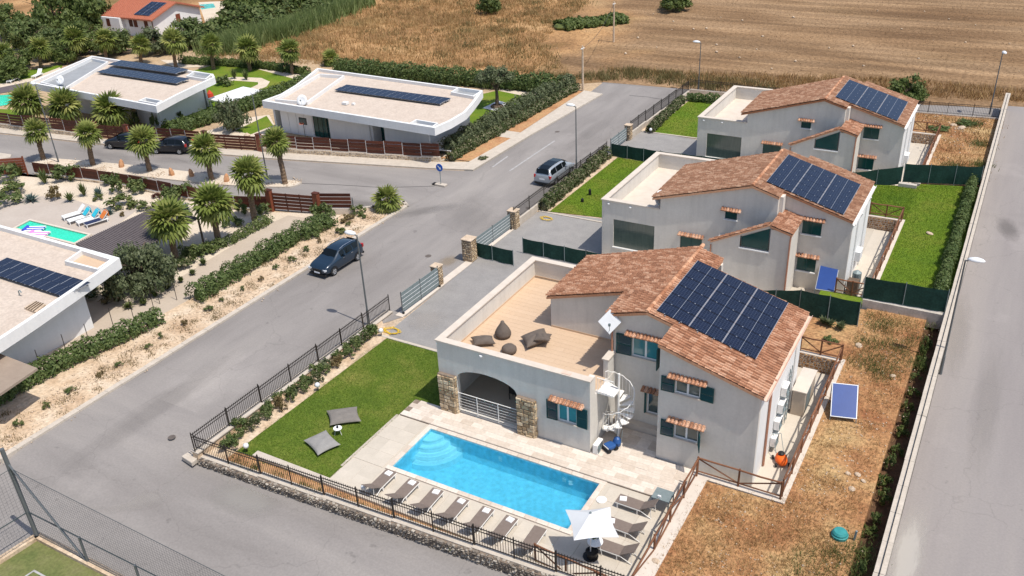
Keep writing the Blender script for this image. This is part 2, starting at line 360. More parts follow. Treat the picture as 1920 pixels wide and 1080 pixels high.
def field_material():
    m = bpy.data.materials.new('stubble_field'); m.use_nodes = True
    n = m.node_tree.nodes; L = m.node_tree.links; b = n['Principled BSDF']; b.inputs['Roughness'].default_value = .97; b.inputs['Specular IOR Level'].default_value = .1
    tc = n.new('ShaderNodeTexCoord'); sep = n.new('ShaderNodeSeparateXYZ'); L.new(tc.outputs['Object'], sep.inputs[0])
    def noise(s, d, st=None, dist=0):
        t = n.new('ShaderNodeTexNoise'); t.inputs['Scale'].default_value = s; t.inputs['Detail'].default_value = d; t.inputs['Distortion'].default_value = dist
        if st:
            mp = n.new('ShaderNodeMapping'); mp.inputs['Scale'].default_value = st; L.new(tc.outputs['Object'], mp.inputs[0]); L.new(mp.outputs[0], t.inputs['Vector'])
        else: L.new(tc.outputs['Object'], t.inputs['Vector'])
        return t.outputs['Fac']
    def ramp(src, els):
        c = n.new('ShaderNodeValToRGB'); e = c.color_ramp.elements
        e[0].position, e[0].color = els[0][0], (*els[0][1], 1); e[1].position, e[1].color = els[-1][0], (*els[-1][1], 1)
        for p, k in els[1:-1]: q = e.new(p); q.color = (*k, 1)
        L.new(src, c.inputs[0]); return c.outputs[0]
    def mix(f, a, c, bt='MIX'):
        x = n.new('ShaderNodeMix'); x.data_type = 'RGBA'; x.blend_type = bt
        if isinstance(f, float): x.inputs[0].default_value = f
        else: L.new(f, x.inputs[0])
        L.new(a, x.inputs[6]); L.new(c, x.inputs[7]); return x.outputs[2]
    def math_(op, a, c, clamp=False):
        x = n.new('ShaderNodeMath'); x.operation = op; x.use_clamp = clamp
        for i, q in enumerate((a, c)):
            if isinstance(q, (int, float)): x.inputs[i].default_value = q
            else: L.new(q, x.inputs[i])
        return x.outputs[0]
    gold = ramp(noise(.10, 9), [(.28,(.17,.105,.042)),(.42,(.29,.165,.078)),(.55,(.42,.245,.115)),(.72,(.50,.33,.17))])
    stub = ramp(noise(.13, 9, (.35, 1.0, 1)), [(.30,(.185,.112,.060)),(.48,(.255,.162,.090)),(.62,(.325,.215,.126)),(.78,(.27,.17,.094))])
    rows = ramp(noise(.42, 6, (.05, 1.0, 1), .8), [(.36,(.74,.73,.72)),(.62,(1.12,1.11,1.09))])
    stub = mix(1.0, stub, rows, 'MULTIPLY')
    # the mown field begins right of a line that runs from the road end up to the top
    k = math_('MULTIPLY', sep.outputs[1], .33); k = math_('ADD', sep.outputs[0], k); k = math_('ADD', k, 20.0)
    nz = math_('MULTIPLY', math_('SUBTRACT', noise(.08, 5), .5), 34.0)
    f = math_('DIVIDE', math_('ADD', k, nz), 9.0, True)
    col = mix(f, gold, stub)
    green = ramp(noise(.055, 7), [(.56,(0,0,0)),(.70,(1,1,1))]); gc = ramp(noise(.5, 5), [(.3,(.075,.080,.025)),(.7,(.15,.14,.05))])
    gm = math_('MULTIPLY', green, math_('SUBTRACT', .55, math_('MULTIPLY', f, .5)), True)
    col = mix(gm, col, gc)
    sp = ramp(noise(2.2, 6), [(.30,(.70,.69,.67)),(.70,(1.22,1.21,1.2))]); col = mix(1.0, col, sp, 'MULTIPLY')
    L.new(col, b.inputs['Base Color'])
    bp = n.new('ShaderNodeBump'); bp.inputs['Strength'].default_value = .7; bp.inputs['Distance'].default_value = .3
    L.new(noise(1.6, 6), bp.inputs['Height']); L.new(bp.outputs[0], b.inputs['Normal'])
    return m
W['field'] = field_material()

sheet('ground', [(-1500,-600),(1500,-600),(1500,3000),(-1500,3000)], -3.0, W['earth'])
sheet('field', [(-900,95),(-75,95),(-48.5,96.5),(-44.6,99.05),(-35,99.65),(-10.5,102.65),(-.9,104.65),(14,107.55),(900,107.55),(900,1800),(-900,1800)], 0.0, W['field'])
sheet('earth', [(-420,-60),(-44.3,-60),(-44.3,99),(-420,99)], -.02, W['earth'])
sheet('earth', [(-34.3,24.45),(-25.2,24.6),(-25.2,32.0),(-1,32.0),(-1,100.4),(-44.4,98.9),(-44.3,94),(-34.3,94)], -.02, W['sand'])
sheet('earth', [(-25.2,25.2),(-1,25.2),(-1,28.0),(-25.2,28.0)], -.02, W['sand'])

def ss(a, b, x):
    t = max(0, min(1, (x-a)/(b-a))); return t*t*(3-2*t)
def zroad(x, y): return -.36*max(ss(-41, -33, x), ss(20.5, 18, y))*ss(26.5, 23.5, y)
# left road with the front road as one gently falling sheet
mb = MB(); xs = [-44.12,-43,-42,-41,-40,-39,-38,-37,-36,-35.2,-34.55,-34,-33,-31,-28,-24,-20,-16,-12,-8,-4,0]
ys = [6,12,16,18,20,21,22,23,23.72,25,26,27]
idx = {}
for j, y in enumerate(ys):
    for i, x in enumerate(xs): idx[i, j] = len(mb.v); mb.v.append((x, y, zroad(x, y)))
for j in range(len(ys)-1):
    for i in range(len(xs)-1):
        if ys[j+1] > 25.01 and xs[i+1] > -34.5: continue
        mb.f.append((idx[i,j], idx[i+1,j], idx[i+1,j+1], idx[i,j+1])); mb.m.append(0)
struct('front_road', mb, W['asphalt_x'])
sheet('left_road', [(-44.12,27),(-34.55,27),(-34.0,40),(-33.2,41.5),(-33.2,98.8),(-44.6,98.8),(-43.2,77.4),(-43.4,66.7),(-44.12,57)], 0.0, W['asphalt'])
sheet('side_street', [(-125,43.5),(-90,46.6),(-73,50.3),(-58,50.6),(-48.2,53.6),(-45.1,57.4),(-44.12,57.2),(-43.4,66.7),(-47.4,65.5),(-56,63.4),(-65.1,61.2),(-86,57.4),(-125,52)], 0.004, W['asphalt_x'])
sheet('back_road', [(-44.8,98.7),(-35,98.7),(-14,97.6),(-0.9,97.8),(-0.9,104.6),(-10.5,102.6),(-35,99.6),(-44.6,99.0)], 0.003, W['asphalt_x'])
sheet('right_road', [(-0.88,-10),(14,-10),(14,107.5),(-0.88,105.6)], 0.006, W['asphalt_r'])
# faded road markings and a tar seam
mb = MB()
for (p, q) in (((955,321),(1040,264)), ((924,313),(952,293))):
    a = at(*p); b = at(*q); d = (b-a).normalized(); s_ = Vector((-d.y, d.x, 0))*.09
    mb.add([a+s_+Vector((0,0,.008)), a-s_+Vector((0,0,.008)), b-s_+Vector((0,0,.008)), b+s_+Vector((0,0,.008))], [(0,1,2,3)])
struct('road_marking', mb, W['paint'])
mb = MB()
for px in ([(566,344),(640,347),(720,352),(815,349)], [(1180,179),(1215,182),(1245,187)]):
    for p, q in zip(px[:-1], px[1:]):
        a = at(*p); b = at(*q); d = (b-a).normalized(); s_ = Vector((-d.y, d.x, 0))*.05; z = Vector((0,0,.011))
        mb.add([a+s_+z, a-s_+z, b-s_+z, b+s_+z], [(0,1,2,3)])
struct('tar_seam', mb, W['tarline'])
mb = MB()
for (p, r) in (((322,820),.22),((803,480),.25),((1045,247),.25),((990,390),.2),((880,505),.25)):
    c = at(*p); mb.lathe((c.x,c.y,.002), [(r,.0),(r,.011)], 10)
struct('manhole_cover', mb, W['manhole'])

# dust, oil and worn patches lying on the asphalt
def stain(name, p, rx, ry, rot, c, k, z=.015):
    m = bpy.data.materials.new(name); m.use_nodes = True; n = m.node_tree.nodes; L = m.node_tree.links; b = n['Principled BSDF']; b.inputs['Base Color'].default_value = (*c, 1); b.inputs['Roughness'].default_value = .95; b.inputs['Specular IOR Level'].default_value = .1
    tc = n.new('ShaderNodeTexCoord'); g = n.new('ShaderNodeTexGradient'); g.gradient_type = 'SPHERICAL'; L.new(tc.outputs['Object'], g.inputs[0])
    t = n.new('ShaderNodeTexNoise'); t.inputs['Scale'].default_value = 3.2; t.inputs['Detail'].default_value = 7; t.inputs['Roughness'].default_value = .7; L.new(tc.outputs['Object'], t.inputs['Vector'])
    a = n.new('ShaderNodeMath'); a.operation = 'MULTIPLY_ADD'; L.new(g.outputs['Fac'], a.inputs[0]); a.inputs[1].default_value = 1.1; L.new(t.outputs['Fac'], a.inputs[2])
    r = n.new('ShaderNodeMapRange'); r.inputs[1].default_value = .62; r.inputs[2].default_value = 1.25; r.inputs[3].default_value = 0; r.inputs[4].default_value = k*(.45 if c[0] < .2 else .8); L.new(a.outputs[0], r.inputs[0])
    g2 = n.new('ShaderNodeMath'); g2.operation = 'MULTIPLY'; g3 = n.new('ShaderNodeMath'); g3.operation = 'MULTIPLY'; g3.use_clamp = True; g3.inputs[1].default_value = 4; L.new(g.outputs['Fac'], g3.inputs[0]); L.new(r.outputs[0], g2.inputs[0]); L.new(g3.outputs[0], g2.inputs[1]); L.new(g2.outputs[0], b.inputs['Alpha'])
    o = struct(name, MB().add([(-1,-1,0),(1,-1,0),(1,1,0),(-1,1,0)], [(0,1,2,3)]), m); o.location = (p.x, p.y, p.z+z); o.scale = (rx, ry, 1); o.rotation_euler = (0,0,rot); return o
for (q, z, rx, ry, rot, c, k) in (((1700,1045),.006,.9,4.5,.0,(.50,.47,.43),.8), ((1890,430),.006,1.0,3.0,.2,(.07,.065,.06),.55), ((1790,620),.006,1.2,7.0,.05,(.34,.31,.28),.45), ((1850,760),.006,1.0,9.0,.0,(.15,.14,.13),.30), ((460,935),-.36,2.6,1.6,.1,(.36,.34,.31),.6), ((250,940),-.3,2.6,1.0,.7,(.38,.35,.32),.5),
    ((880,400),0,3.5,6.0,.5,(.13,.12,.115),.35), ((800,395),0,4.0,1.1,.9,(.10,.095,.09),.45), ((700,640),0,1.6,9.0,.0,(.13,.12,.115),.28), ((560,700),0,1.4,10,.0,(.33,.31,.29),.35), ((300,760),0,1.3,9.0,.0,(.12,.11,.105),.32), ((1120,240),0,1.2,9.0,0,(.13,.12,.115),.3), ((840,490),0,.9,1.4,0,(.30,.22,.13),.45), ((1090,320),0,1.0,1.2,.2,(.12,.11,.10),.4), ((640,380),0,5,1.0,.25,(.12,.11,.105),.35), ((300,300),.0,7,1.2,.23,(.12,.11,.105),.3), ((800,600),.02,1.6,1.8,0,(.40,.37,.34),.5), ((700,980),-.36,9,.8,.04,(.12,.11,.105),.3)):
    stain('road_stain', at(q[0], q[1], z), rx, ry, rot, c, k)
# sandy verge, kerbs, pavements
sheet('sandy_verge', [(-49.6,10),(-44.45,10),(-44.45,57.0),(-46.5,57.0),(-48.2,54.0),(-48.4,50)], 0.02, W['sand'])
def strip(pts, w, z0, z1, name, m, side=1):
    mb = MB()
    P = [Vector((p[0], p[1], 0)) for p in pts]
    for a, b in zip(P[:-1], P[1:]):
        d = (b-a).normalized(); s_ = Vector((-d.y, d.x, 0))*w*side
        mb.prism([tuple(a)[:2], tuple(b)[:2], tuple(b+s_)[:2], tuple(a+s_)[:2]], z0, z1)
    return struct(name, mb, m)
kb = MB()
y = 12.0
while y < 56.5:
    kb.box(-44.5+rng.uniform(-.008,.008), -44.12+rng.uniform(-.006,.006), y+.006, y+.994, -.5, .12+rng.uniform(-.004,.004)); y += 1.0
struct('kerb', kb, W['kerb'])
strip([(-44.12,56.5),(-44.3,57.4),(-45.0,57.9),(-45.5,57.6),(-48.3,54.5)], .3, -.1, .12, 'kerb', W['kerb'])
struct('pavement', MB().prism([(-125,52.2),(-86,57.5),(-65.1,61.3),(-56,63.5),(-47.4,65.6),(-43.5,66.8),(-43.3,77.4),(-42.5,94.1),(-45.1,94.6),(-44.6,77.4),(-45.0,68.4),(-47.4,67.4),(-56.2,65.2),(-66.6,62.7),(-86,58.9),(-125,53.6)], -.1, .12), W['kerb'])
sheet('red_soil_verge', [(-45.0,68.8),(-44.7,77.2),(-45.2,94.4),(-47.3,94.6),(-47.0,77),(-48.2,68.4)], .06, W['redsoil'])
sheet('crossing_slab', [(-44.7,76.2),(-44.7,78.2),(-47.3,78.2),(-47.3,76.2)], .07, W['kerb'])
isl = poly_px(0, (72,296),(160,303),(250,311),(345,322),(440,333),(490,338),(540,339),(562,341),(566,344),(556,349),(544,352),(489,352),(400,347),(300,336),(190,323),(100,312),(58,309))
struct('palm_island', MB().prism(isl, -.1, .10), W['kerb'])
isl2 = [(x*.985+.015*(-70), y*.985+.015*54.2) for x, y in isl]
sheet('island_gravel', isl2, .104, W['gravel'])
struct('palm_island', MB().prism(poly_px(0, (-60,285),(0,288),(22,291),(20,296),(0,300),(-60,302)), -.1, .10), W['kerb'])

# house plots
sheet('drive_paving', [(-33.0,38.75),(-25.15,38.75),(-25.15,55.3),(-33.4,55.3)], .02, W['drive'])
sheet('drive_paving', [(-33.4,55.3),(-25.1,55.3),(-25.1,61.9),(-33.2,60.9)], .016, W['drive'])
sheet('drive_paving', [(-33.4,75.6),(-24.7,75.0),(-24.7,82.9),(-33.2,83.6)], .02, W['drive'])
sheet('lawn', [(-33.6,25.3),(-27.0,25.3),(-27.0,33.7),(-25.1,33.7),(-25.1,38.4),(-33.1,38.6)], .03, W['lawn'])
sheet('lawn', [(-33.2,61.0),(-25.05,62.2),(-25.05,75.0),(-33.2,75.4)], .03, W['lawn2'])
sheet('lawn', [(-33.0,83.8),(-24.6,83.1),(-24.6,96.2),(-33.4,96.2)], .03, W['lawn2'])
sheet('planting_strip', [(-34.3,24.4),(-33.0,24.4),(-32.6,38.8),(-34.3,40.2)], .045, W['sand'])
sheet('planting_strip', [(-33.4,60.6),(-32.4,61.2),(-32.4,75.3),(-33.4,75.3)], .045, W['sand'])
sheet('planting_strip', [(-33.4,83.6),(-32.4,83.7),(-32.4,96.3),(-33.4,96.3)], .045, W['sand'])
sheet('front_bed', [(-33.0,24.2),(-9.9,25.0),(-9.9,26.0),(-27.0,25.9),(-33.0,25.35)], .038, W['redsoil'])
kb = MB(); kb.box(-31.8,-10.6,25.42,25.84,-.1,.20)
struct('bed_wall', kb, W['kerb'])
kb = MB(); kb.box(-33.1,-25.1,38.5,38.72,-.1,.07); kb.box(-33.3,-25.1,60.75,60.95,-.1,.07); kb.box(-33.3,-24.7,83.3,83.5,-.1,.07)
kb.box(-27.1,-26.98,27,32.0,-.1,.06)
struct('kerb', kb, W['kerb'])
sheet('house_pad', [(-25.0,33.9),(-7.7,33.9),(-7.7,52),(-25.0,52)], .008, W['concrete'])
sheet('house_pad', [(-25.0,55.4),(-7.7,55.4),(-7.7,76),(-25.0,76)], .008, W['concrete'])
sheet('house_pad', [(-25.0,77.2),(-7.7,77.2),(-7.7,98),(-25.0,98)], .008, W['concrete'])
sheet('side_yard', [(-27,51),(-6.3,51),(-6.3,55.4),(-27,55.4)], .012, W['cream'])
sheet('side_yard', [(-24.7,75),(-6.3,75),(-6.3,77.2),(-24.7,77.2)], .012, W['cream'])
sheet('side_path', [(-7.75,33.6),(-6.2,33.6),(-6.2,46.4),(-7.75,46.4)], .03, W['concrete'])
sheet('side_path', [(-7.75,55.3),(-6.2,55.3),(-6.2,68.2),(-7.75,68.2)], .03, W['concrete'])
sheet('side_path', [(-7.75,77),(-6.2,77),(-6.2,90),(-7.75,90)], .03, W['concrete'])
# raised right hand yards (level 1 m) behind the ledge walls
def slab(name, poly, z, m, z0=-.5): return struct(name, MB().prism(poly, z0, z), m)
slab('dry_yard', [(-9.45,23.8),(-2.25,23.8),(-2.25,54.0),(-5.75,53.6),(-5.75,33.25),(-9.45,33.25)], .98, W['yardsoil'])
slab('dry_yard', [(-8.3,46.75),(-5.75,46.75),(-5.75,53.4),(-11.0,53.4),(-11.0,47)], .97, W['yardsoil'])
sheet('sunk_shade_strip', [(-2.3,23.8),(-1.2,23.8),(-1.2,54.1),(-2.3,54.1)], .3, mat('wall_shade_soil', (.06,.035,.02), (.14,.075,.04), sc=2, rough=1, fine=.3, fsc=8))  # strip sunk and coloured dark to deepen the boundary wall's shade
slab('lawn', [(-5.75,54.2),(-1.3,54.2),(-1.3,77.9),(-5.75,76.7)], .98, W['lawn2'])
slab('lawn', [(-11.0,68.55),(-5.75,68.55),(-5.75,76.2),(-11.0,74.5)], .97, W['lawn2'])
slab('lawn', [(-8.9,52.9+.8),(-5.75,52.9+.8),(-5.75,55.0),(-8.9,55.0)], .965, W['lawn2'])
slab('dry_yard', [(-5.75,76.9),(-1.3,78.1),(-1.3,97.2),(-13,96.2),(-13,90.5),(-5.75,90.5)], .98, W['yardsoil'])

def stones(mb, o, u, v, nrm, w, h, s, depth=.07, jit=.3, gap=.02):
    """irregular stones laid over a wall face: o corner, u along, v up, nrm outwards"""
    o = Vector(o); u = Vector(u).normalized(); v = Vector(v).normalized(); nrm = Vector(nrm).normalized()
    y = 0.0
    while y < h-.03:
        rh = min(s*rng.uniform(.6,1.15), h-y); x = -rng.uniform(0, s*.5)
        while x < w:
            rw = s*rng.uniform(.7,1.9); x0 = max(0, x); x1 = min(w, x+rw)
            if x1-x0 > .05:
                j = lambda k: rng.uniform(-k, k)
                dz = depth*rng.uniform(.45,1.2); k = s*.10*jit/.3
                c = [o+u*(x0+gap+abs(j(k)))+v*(y+gap+abs(j(k))), o+u*(x1-gap-abs(j(k)))+v*(y+gap+abs(j(k))), o+u*(x1-gap-abs(j(k)))+v*(y+rh-gap-abs(j(k))), o+u*(x0+gap+abs(j(k)))+v*(y+rh-gap-abs(j(k)))]
                m_ = (c[0]+c[1]+c[2]+c[3])/4
                t = [p*.72+m_*.28+nrm*dz*rng.uniform(.75,1.1) for p in c]
                mb.add(c+t, [(4,5,6,7),(0,1,5,4),(1,2,6,5),(2,3,7,6),(3,0,4,7)])
            x += rw
        y += rh

# ledge walls of the sunk side paths
def ledge(dy, frontledge=False, yend=46.6):
    y0 = 33.3+dy
    mb = MB()
    mb.box(-6.2,-5.72,y0,yend+dy+.3,-.3,1.02)
    mb.box(-8.6,-6.2,yend+dy,yend+dy+.3,-.3,1.02)
    if frontledge: mb.box(-10.2,-6.2,33.3,33.75,-.3,1.02); mb.box(-10.2,-9.42,23.9,33.3,-.3,1.02)
    t = thing('ledge_wall', {0:'pale ledge wall round the dry yard of the pool house', 1:'pale ledge wall between the second house and its right hand lawn', 2:'pale ledge wall beside the farthest gabled house'}[round(dy/21.7)], 'low wall', (-6, yend+dy, 0))
    mb.build('wall', W['cap'], t)
    s_ = MB(); stones(s_, (-8.4,yend+dy,0), (1,0,0), (0,0,1), (0,-1,0), 2.2, 1.0, .17, .06)
    s_.build('stone_facing', W['brownstone'], t, kind='stuff')
ledge(0, True); ledge(21.75); ledge(43.4)

# long boundary wall by the right road
t = thing('boundary_wall', 'long concrete boundary wall along the right hand road', 'wall', (-1.1, 60, 0))
mb = MB(); y = 8.0
while y < 103.5:
    L_ = 6.0; mb.box(-1.27,-.9,y+.01,min(y+L_-.01,103.8),-.4,1.72); y += L_
mb.build('wall', W['grey_cap'], t)
mb = MB(); y = 8.0
while y < 103.5:
    mb.box(-1.31+rng.uniform(-.01,.01),-.87+rng.uniform(-.012,.012),y+.008,y+1.992,1.72,1.80+rng.uniform(-.008,.008)); y += 2.0
mb.build('coping', W['kerb'], t)
mb = MB(); mb.tube([(-1.08,8,1.86),(-1.08,103.5,1.86)], .018, 5)
for i in range(32): mb.tube([(-1.08,9+i*3,1.80),(-1.08,9+i*3,1.88)], .02, 5)
mb.build('wire', W['black'], t)

# stone retaining wall along the front road, stepped capping
CAPZ = [.06,.14,.22,.30,.38,.46]; CAPX = [-34.75,-30.3,-26.2,-22.0,-17.6,-13.5,-9.3]
def fy(x): return 23.85 + (x+34.75)*.042
t = thing('retaining_wall', 'rough dark stone retaining wall below the front iron fence', 'wall', (-22, 24, 0))
mb = MB(); st = MB(); cp = MB()
for i in range(6):
    x0, x1, z = CAPX[i], CAPX[i+1], CAPZ[i]; y0, y1 = fy(x0), fy(x1)
    mb.prism([(x0,y0+.06),(x1,y1+.06),(x1,y1+.5),(x0,y0+.5)], -.8, z)
    cp.prism([(x0-.02,y0+.22),(x1,y1+.22),(x1,y1+.62),(x0-.02,y0+.62)], z, z+.07)
    u = Vector((x1-x0, y1-y0, 0)); stones(st, (x0,y0+.07,-.40), u, (0,0,1), (0.04,-1,0), u.length, z+.40, .15, .10, .5)
    # uneven rubble along the top of the face
    for k in range(int(u.length/.14)):
        a = (k+rng.random())/(u.length/.14); c = Vector((x0+(x1-x0)*a, y0+(y1-y0)*a+rng.uniform(.06,.2), z+.0)); s_ = rng.uniform(.05,.09)
        st.obox(c, s_, s_*.8, s_*.6, (rng.uniform(.4,1), rng.uniform(-.6,.6), rng.uniform(-.2,.2)))
mb.build('core', W['mortar'], t); cp.build('capping', W['kerb'], t, bevel=.015); st.build('stone_facing', W['rubble'], t, kind='stuff')
kb = MB(); kb.prism([(-35.35,23.7),(-34.4,23.55),(-34.4,24.6),(-34.45,41.2),(-34.85,41.2),(-35.2,25)], -.2, .10)
struct('kerb', kb, W['kerb'], bevel=.05)
# low wall below the left iron fence
LZ = [.42,.30,.18,.08]; LY = [23.95,29.0,34.0,38.5,41.4]
t = thing('low_wall', 'low sandy wall carrying the iron fence by the left road', 'low wall', (-34.5, 32, 0))
mb = MB(); cp = MB()
for i in range(4):
    mb.box(-34.68,-34.3,LY[i],LY[i+1],-.3,LZ[i]); cp.box(-34.74,-34.24,LY[i],LY[i+1],LZ[i],LZ[i]+.06)
mb.build('wall', W['sand'], t); cp.build('capping', W['kerb'], t)

# ------------------------------------------------------------------ pool, deck and paving pieces
def piece_mesh(name, w, d, h, m, b=.012):
    mb = MB(); x, y = w/2, d/2
    mb.add([(-x,-y,0),(x,-y,0),(x,y,0),(-x,y,0),(-x,-y,h-b),(x,-y,h-b),(x,y,h-b),(-x,y,h-b),(-x+b,-y+b,h),(x-b,-y+b,h),(x-b,y-b,h),(-x+b,y-b,h)],
           [(8,9,10,11),(0,1,5,4),(1,2,6,5),(2,3,7,6),(3,0,4,7),(4,5,9,8),(5,6,10,9),(6,7,11,10),(7,4,8,11)])
    return mb.mesh(name, m)
def lay(name, parent, me, x0, x1, y0, y1, w, d, z, gap=.014, skip=None, stagger=False):
    j = 0; y = y0
    while y + d*.5 < y1:
        x = x0 + ((w/2) if (stagger and j % 2) else 0)
        while x + w*.5 < x1:
            cx, cy = x+w/2, y+d/2
            if not (skip and skip(cx, cy)):
                link(name, me, parent, (cx, cy, z+rng.uniform(-.004,.004)), (0,0,rng.choice((0,PI))))
            x += w
        y += d; j += 1
deck = struct('pool_deck', MB().prism([(-27,25.9),(-10.4,25.9),(-10.4,34.8),(-12.6,34.8),(-12.6,36.9),(-15.9,36.9),(-15.9,33.7),(-27,33.7),(-27,32.02),(-14.15,32.02),(-14.15,27.9),(-24.9,27.9),(-24.9,32.02),(-27,32.02)], -.3, .0), W['concrete'])
tv = piece_mesh('travertine_tile', .70, .40, .055, W['travertine'])
struct('platform_bed', MB().prism([(-26.9,32.06),(-10.45,32.06),(-10.45,33.0),(-11.2,34.75),(-12.66,34.75),(-12.66,36.85),(-15.82,36.85),(-15.82,33.66),(-26.9,33.66)], .001, .075), W['mortar'])
lay('paving_tile', deck, tv, -26.9, -10.4, 32.06, 33.66, .70, .40, .068, stagger=True)
lay('paving_tile', deck, tv, -15.8, -12.68, 33.67, 36.45, .62, .40, .068)
lay('paving_tile', deck, tv, -12.66, -10.9, 33.67, 34.75, .70, .36, .068)
cv = piece_mesh('concrete_paver', 1.03, 1.03, .05, W['concrete'])
lay('paver', deck, cv, -26.95, -25.15, 27.9, 32.0, .93, 1.03, -.02)
lay('paver', deck, cv, -26.95, -10.4, 25.92, 27.6, 1.035, .86, -.02)
lay('paver', deck, cv, -13.85, -10.4, 27.7, 31.9, 1.035, 1.03, -.02)
# pool
W['pooltile'] = mat('pool_mosaic', (.19,.54,.67), (.29,.66,.78), sc=2.6, det=8, rough=.35, isl=0, fine=.26, fsc=4, spec=.4)
def water_material(name, tint, refr=.45, wscale=2.4, bumpk=.35):
    m = bpy.data.materials.new(name); m.use_nodes = True; n = m.node_tree.nodes; L = m.node_tree.links; n.clear()
    out = n.new('ShaderNodeOutputMaterial'); tr = n.new('ShaderNodeBsdfTransparent'); rf = n.new('ShaderNodeBsdfRefraction'); gl = n.new('ShaderNodeBsdfGlossy')
    fr = n.new('ShaderNodeFresnel'); fr.inputs[0].default_value = 1.33; tr.inputs[0].default_value = (*tint, 1); rf.inputs[0].default_value = (*tint, 1); rf.inputs['IOR'].default_value = 1.25
    rf.inputs['Roughness'].default_value = 0; gl.inputs['Roughness'].default_value = .03
    tc = n.new('ShaderNodeTexCoord'); no = n.new('ShaderNodeTexNoise'); no.inputs['Scale'].default_value = wscale; no.inputs['Detail'].default_value = 5; no.inputs['Distortion'].default_value = .9
    L.new(tc.outputs['Object'], no.inputs['Vector']); bp = n.new('ShaderNodeBump'); bp.inputs['Strength'].default_value = bumpk; bp.inputs['Distance'].default_value = .12
    L.new(no.outputs['Fac'], bp.inputs['Height'])
    for q in (rf, gl, fr): L.new(bp.outputs[0], q.inputs['Normal'])
    m1 = n.new('ShaderNodeMixShader'); m1.inputs[0].default_value = refr; m2 = n.new('ShaderNodeMixShader')
    L.new(tr.outputs[0], m1.inputs[1]); L.new(rf.outputs[0], m1.inputs[2]); L.new(fr.outputs[0], m2.inputs[0]); L.new(m1.outputs[0], m2.inputs[1]); L.new(gl.outputs[0], m2.inputs[2])
    L.new(m2.outputs[0], out.inputs[0]); return m
W['water'] = water_material('pool_water', (.57,.88,.97), .42, 4.2, .42)
W['water_green'] = water_material('turquoise_pool_water', (.55,.97,.90), .1)
X0, X1, Y0, Y1 = -24.62, -14.42, 28.2, 31.78
def make_pool(name, label, x0, x1, y0, y1, depth, tilem, watermat, zt=0.0):
    t = thing(name, label, 'swimming pool', ((x0+x1)/2, (y0+y1)/2, 0))
    b = MB(); z = zt-depth
    b.add([(x0,y0,z),(x1,y0,z),(x1,y1,z),(x0,y1,z),(x0,y0,zt),(x1,y0,zt),(x1,y1,zt),(x0,y1,zt)], [(0,1,2,3),(0,4,5,1),(1,5,6,2),(2,6,7,3),(3,7,4,0)])
    b.build('basin', tilem, t)
    MB().sheet([(x0,y0),(x1,y0),(x1,y1),(x0,y1)], zt-.09).build('water', watermat, t)
    return t
W['steptile'] = mat('shallow_lit_step_mosaic', (.46,.70,.76), (.56,.78,.83), sc=3, rough=.35, fine=.08, fsc=5)  # paler than the basin: brightness of shallow water put into the colour
pt = make_pool('swimming_pool', 'rectangular bright blue swimming pool with corner steps on the deck', X0, X1, Y0, Y1, 1.32, W['pooltile'], W['water'])
for k, (r, z) in enumerate(((2.0,-.95),(1.62,-.68),(1.24,-.42),(.86,-.2))):
    pl = [(X0+.002*k, Y1-.002*k)] + [(X0+r*math.cos(a), Y1+r*math.sin(a)) for a in [-PI/2*i/10 for i in range(11)]]
    pl = [(max(p[0], X0+.004), min(p[1], Y1-.004)) for p in pl]
    MB().prism(pl, -1.3, z).build('step', W['steptile'], pt)
co = piece_mesh('coping_stone', .62, .28, .06, W['travertine'])
x = X0-.28
while x < X1+.1:
    link('coping_stone', co, pt, Vector((x+.31, Y0-.14, -.01))-ORIG[pt.name]); link('coping_stone', co, pt, Vector((x+.31, Y1+.14, -.01))-ORIG[pt.name]); x += .635
y = Y0
while y < Y1-.2:
    for xx in (X0-.14, X1+.14): link('coping_stone', co, pt, Vector((xx, y+.31, -.008))-ORIG[pt.name], (0,0,PI/2))
    y += .60
mb = MB(); mb.lathe((-16.0,31.74,-.55), [(.0,-.05),(.12,0)], 10); mb.obox((-16.4,31.77,-.5), .1,.015,.1); mb.obox((-20.2,31.77,-.55), .1,.015,.1)
mb.build('pool_light', W['lampwhite'], pt)

# ------------------------------------------------------------------ fences
def iron_fence(label, runs, h=1.12, sp=.135, single=True, finial=True, cat='fence', group=None):
    """runs: [(p0, p1)] base points of each panel"""
    c = runs[0][0]; t = thing('iron_fence', label, cat, c, group=group); T0 = Vector(c)
    post = MB().box(-.025,.025,-.025,.025,0,h+.10).add([(-.025,-.025,h+.10),(.025,-.025,h+.10),(.025,.025,h+.10),(-.025,.025,h+.10),(0,0,h+.20)], [(0,1,4),(1,2,4),(2,3,4),(3,0,4)]).mesh('post', W['iron'])
    pk = MB(); pk.tube([(0,0,.08),(0,0,h)], .0155, 4, False); pk.add([(-.028,0,h),(0,-.028,h),(.028,0,h),(0,.028,h),(0,0,h+.11)], [(0,1,4),(1,2,4),(2,3,4),(3,0,4)])
    pm = pk.mesh('picket', W['iron']); allp = MB()
    for a, b in runs:
        a = Vector(a); b = Vector(b); L_ = (b-a).length; d = (b-a)/L_
        rl = MB()
        for z, w in ((.12,.035),(h-.02,.04),(h-.2,.03)): rl.bar(a+Vector((0,0,z)), b+Vector((0,0,z)), .032, w)
        rl.build('rail', W['iron'], t)
        n = max(1, round(L_/2.1))
        for i in range(n+1):
            p = a + d*(L_*i/n); link('post', post, t, p-T0)
        k = sp
        while k < L_:
            p = a + d*k
            if single: link('picket', pm, t, p-T0)
            else:
                allp.bar(p+Vector((0,0,.1)), p+Vector((0,0,h+.08)), .022)
            k += sp
    if not single: allp.build('picket', W['iron'], t, kind='stuff')
    return t
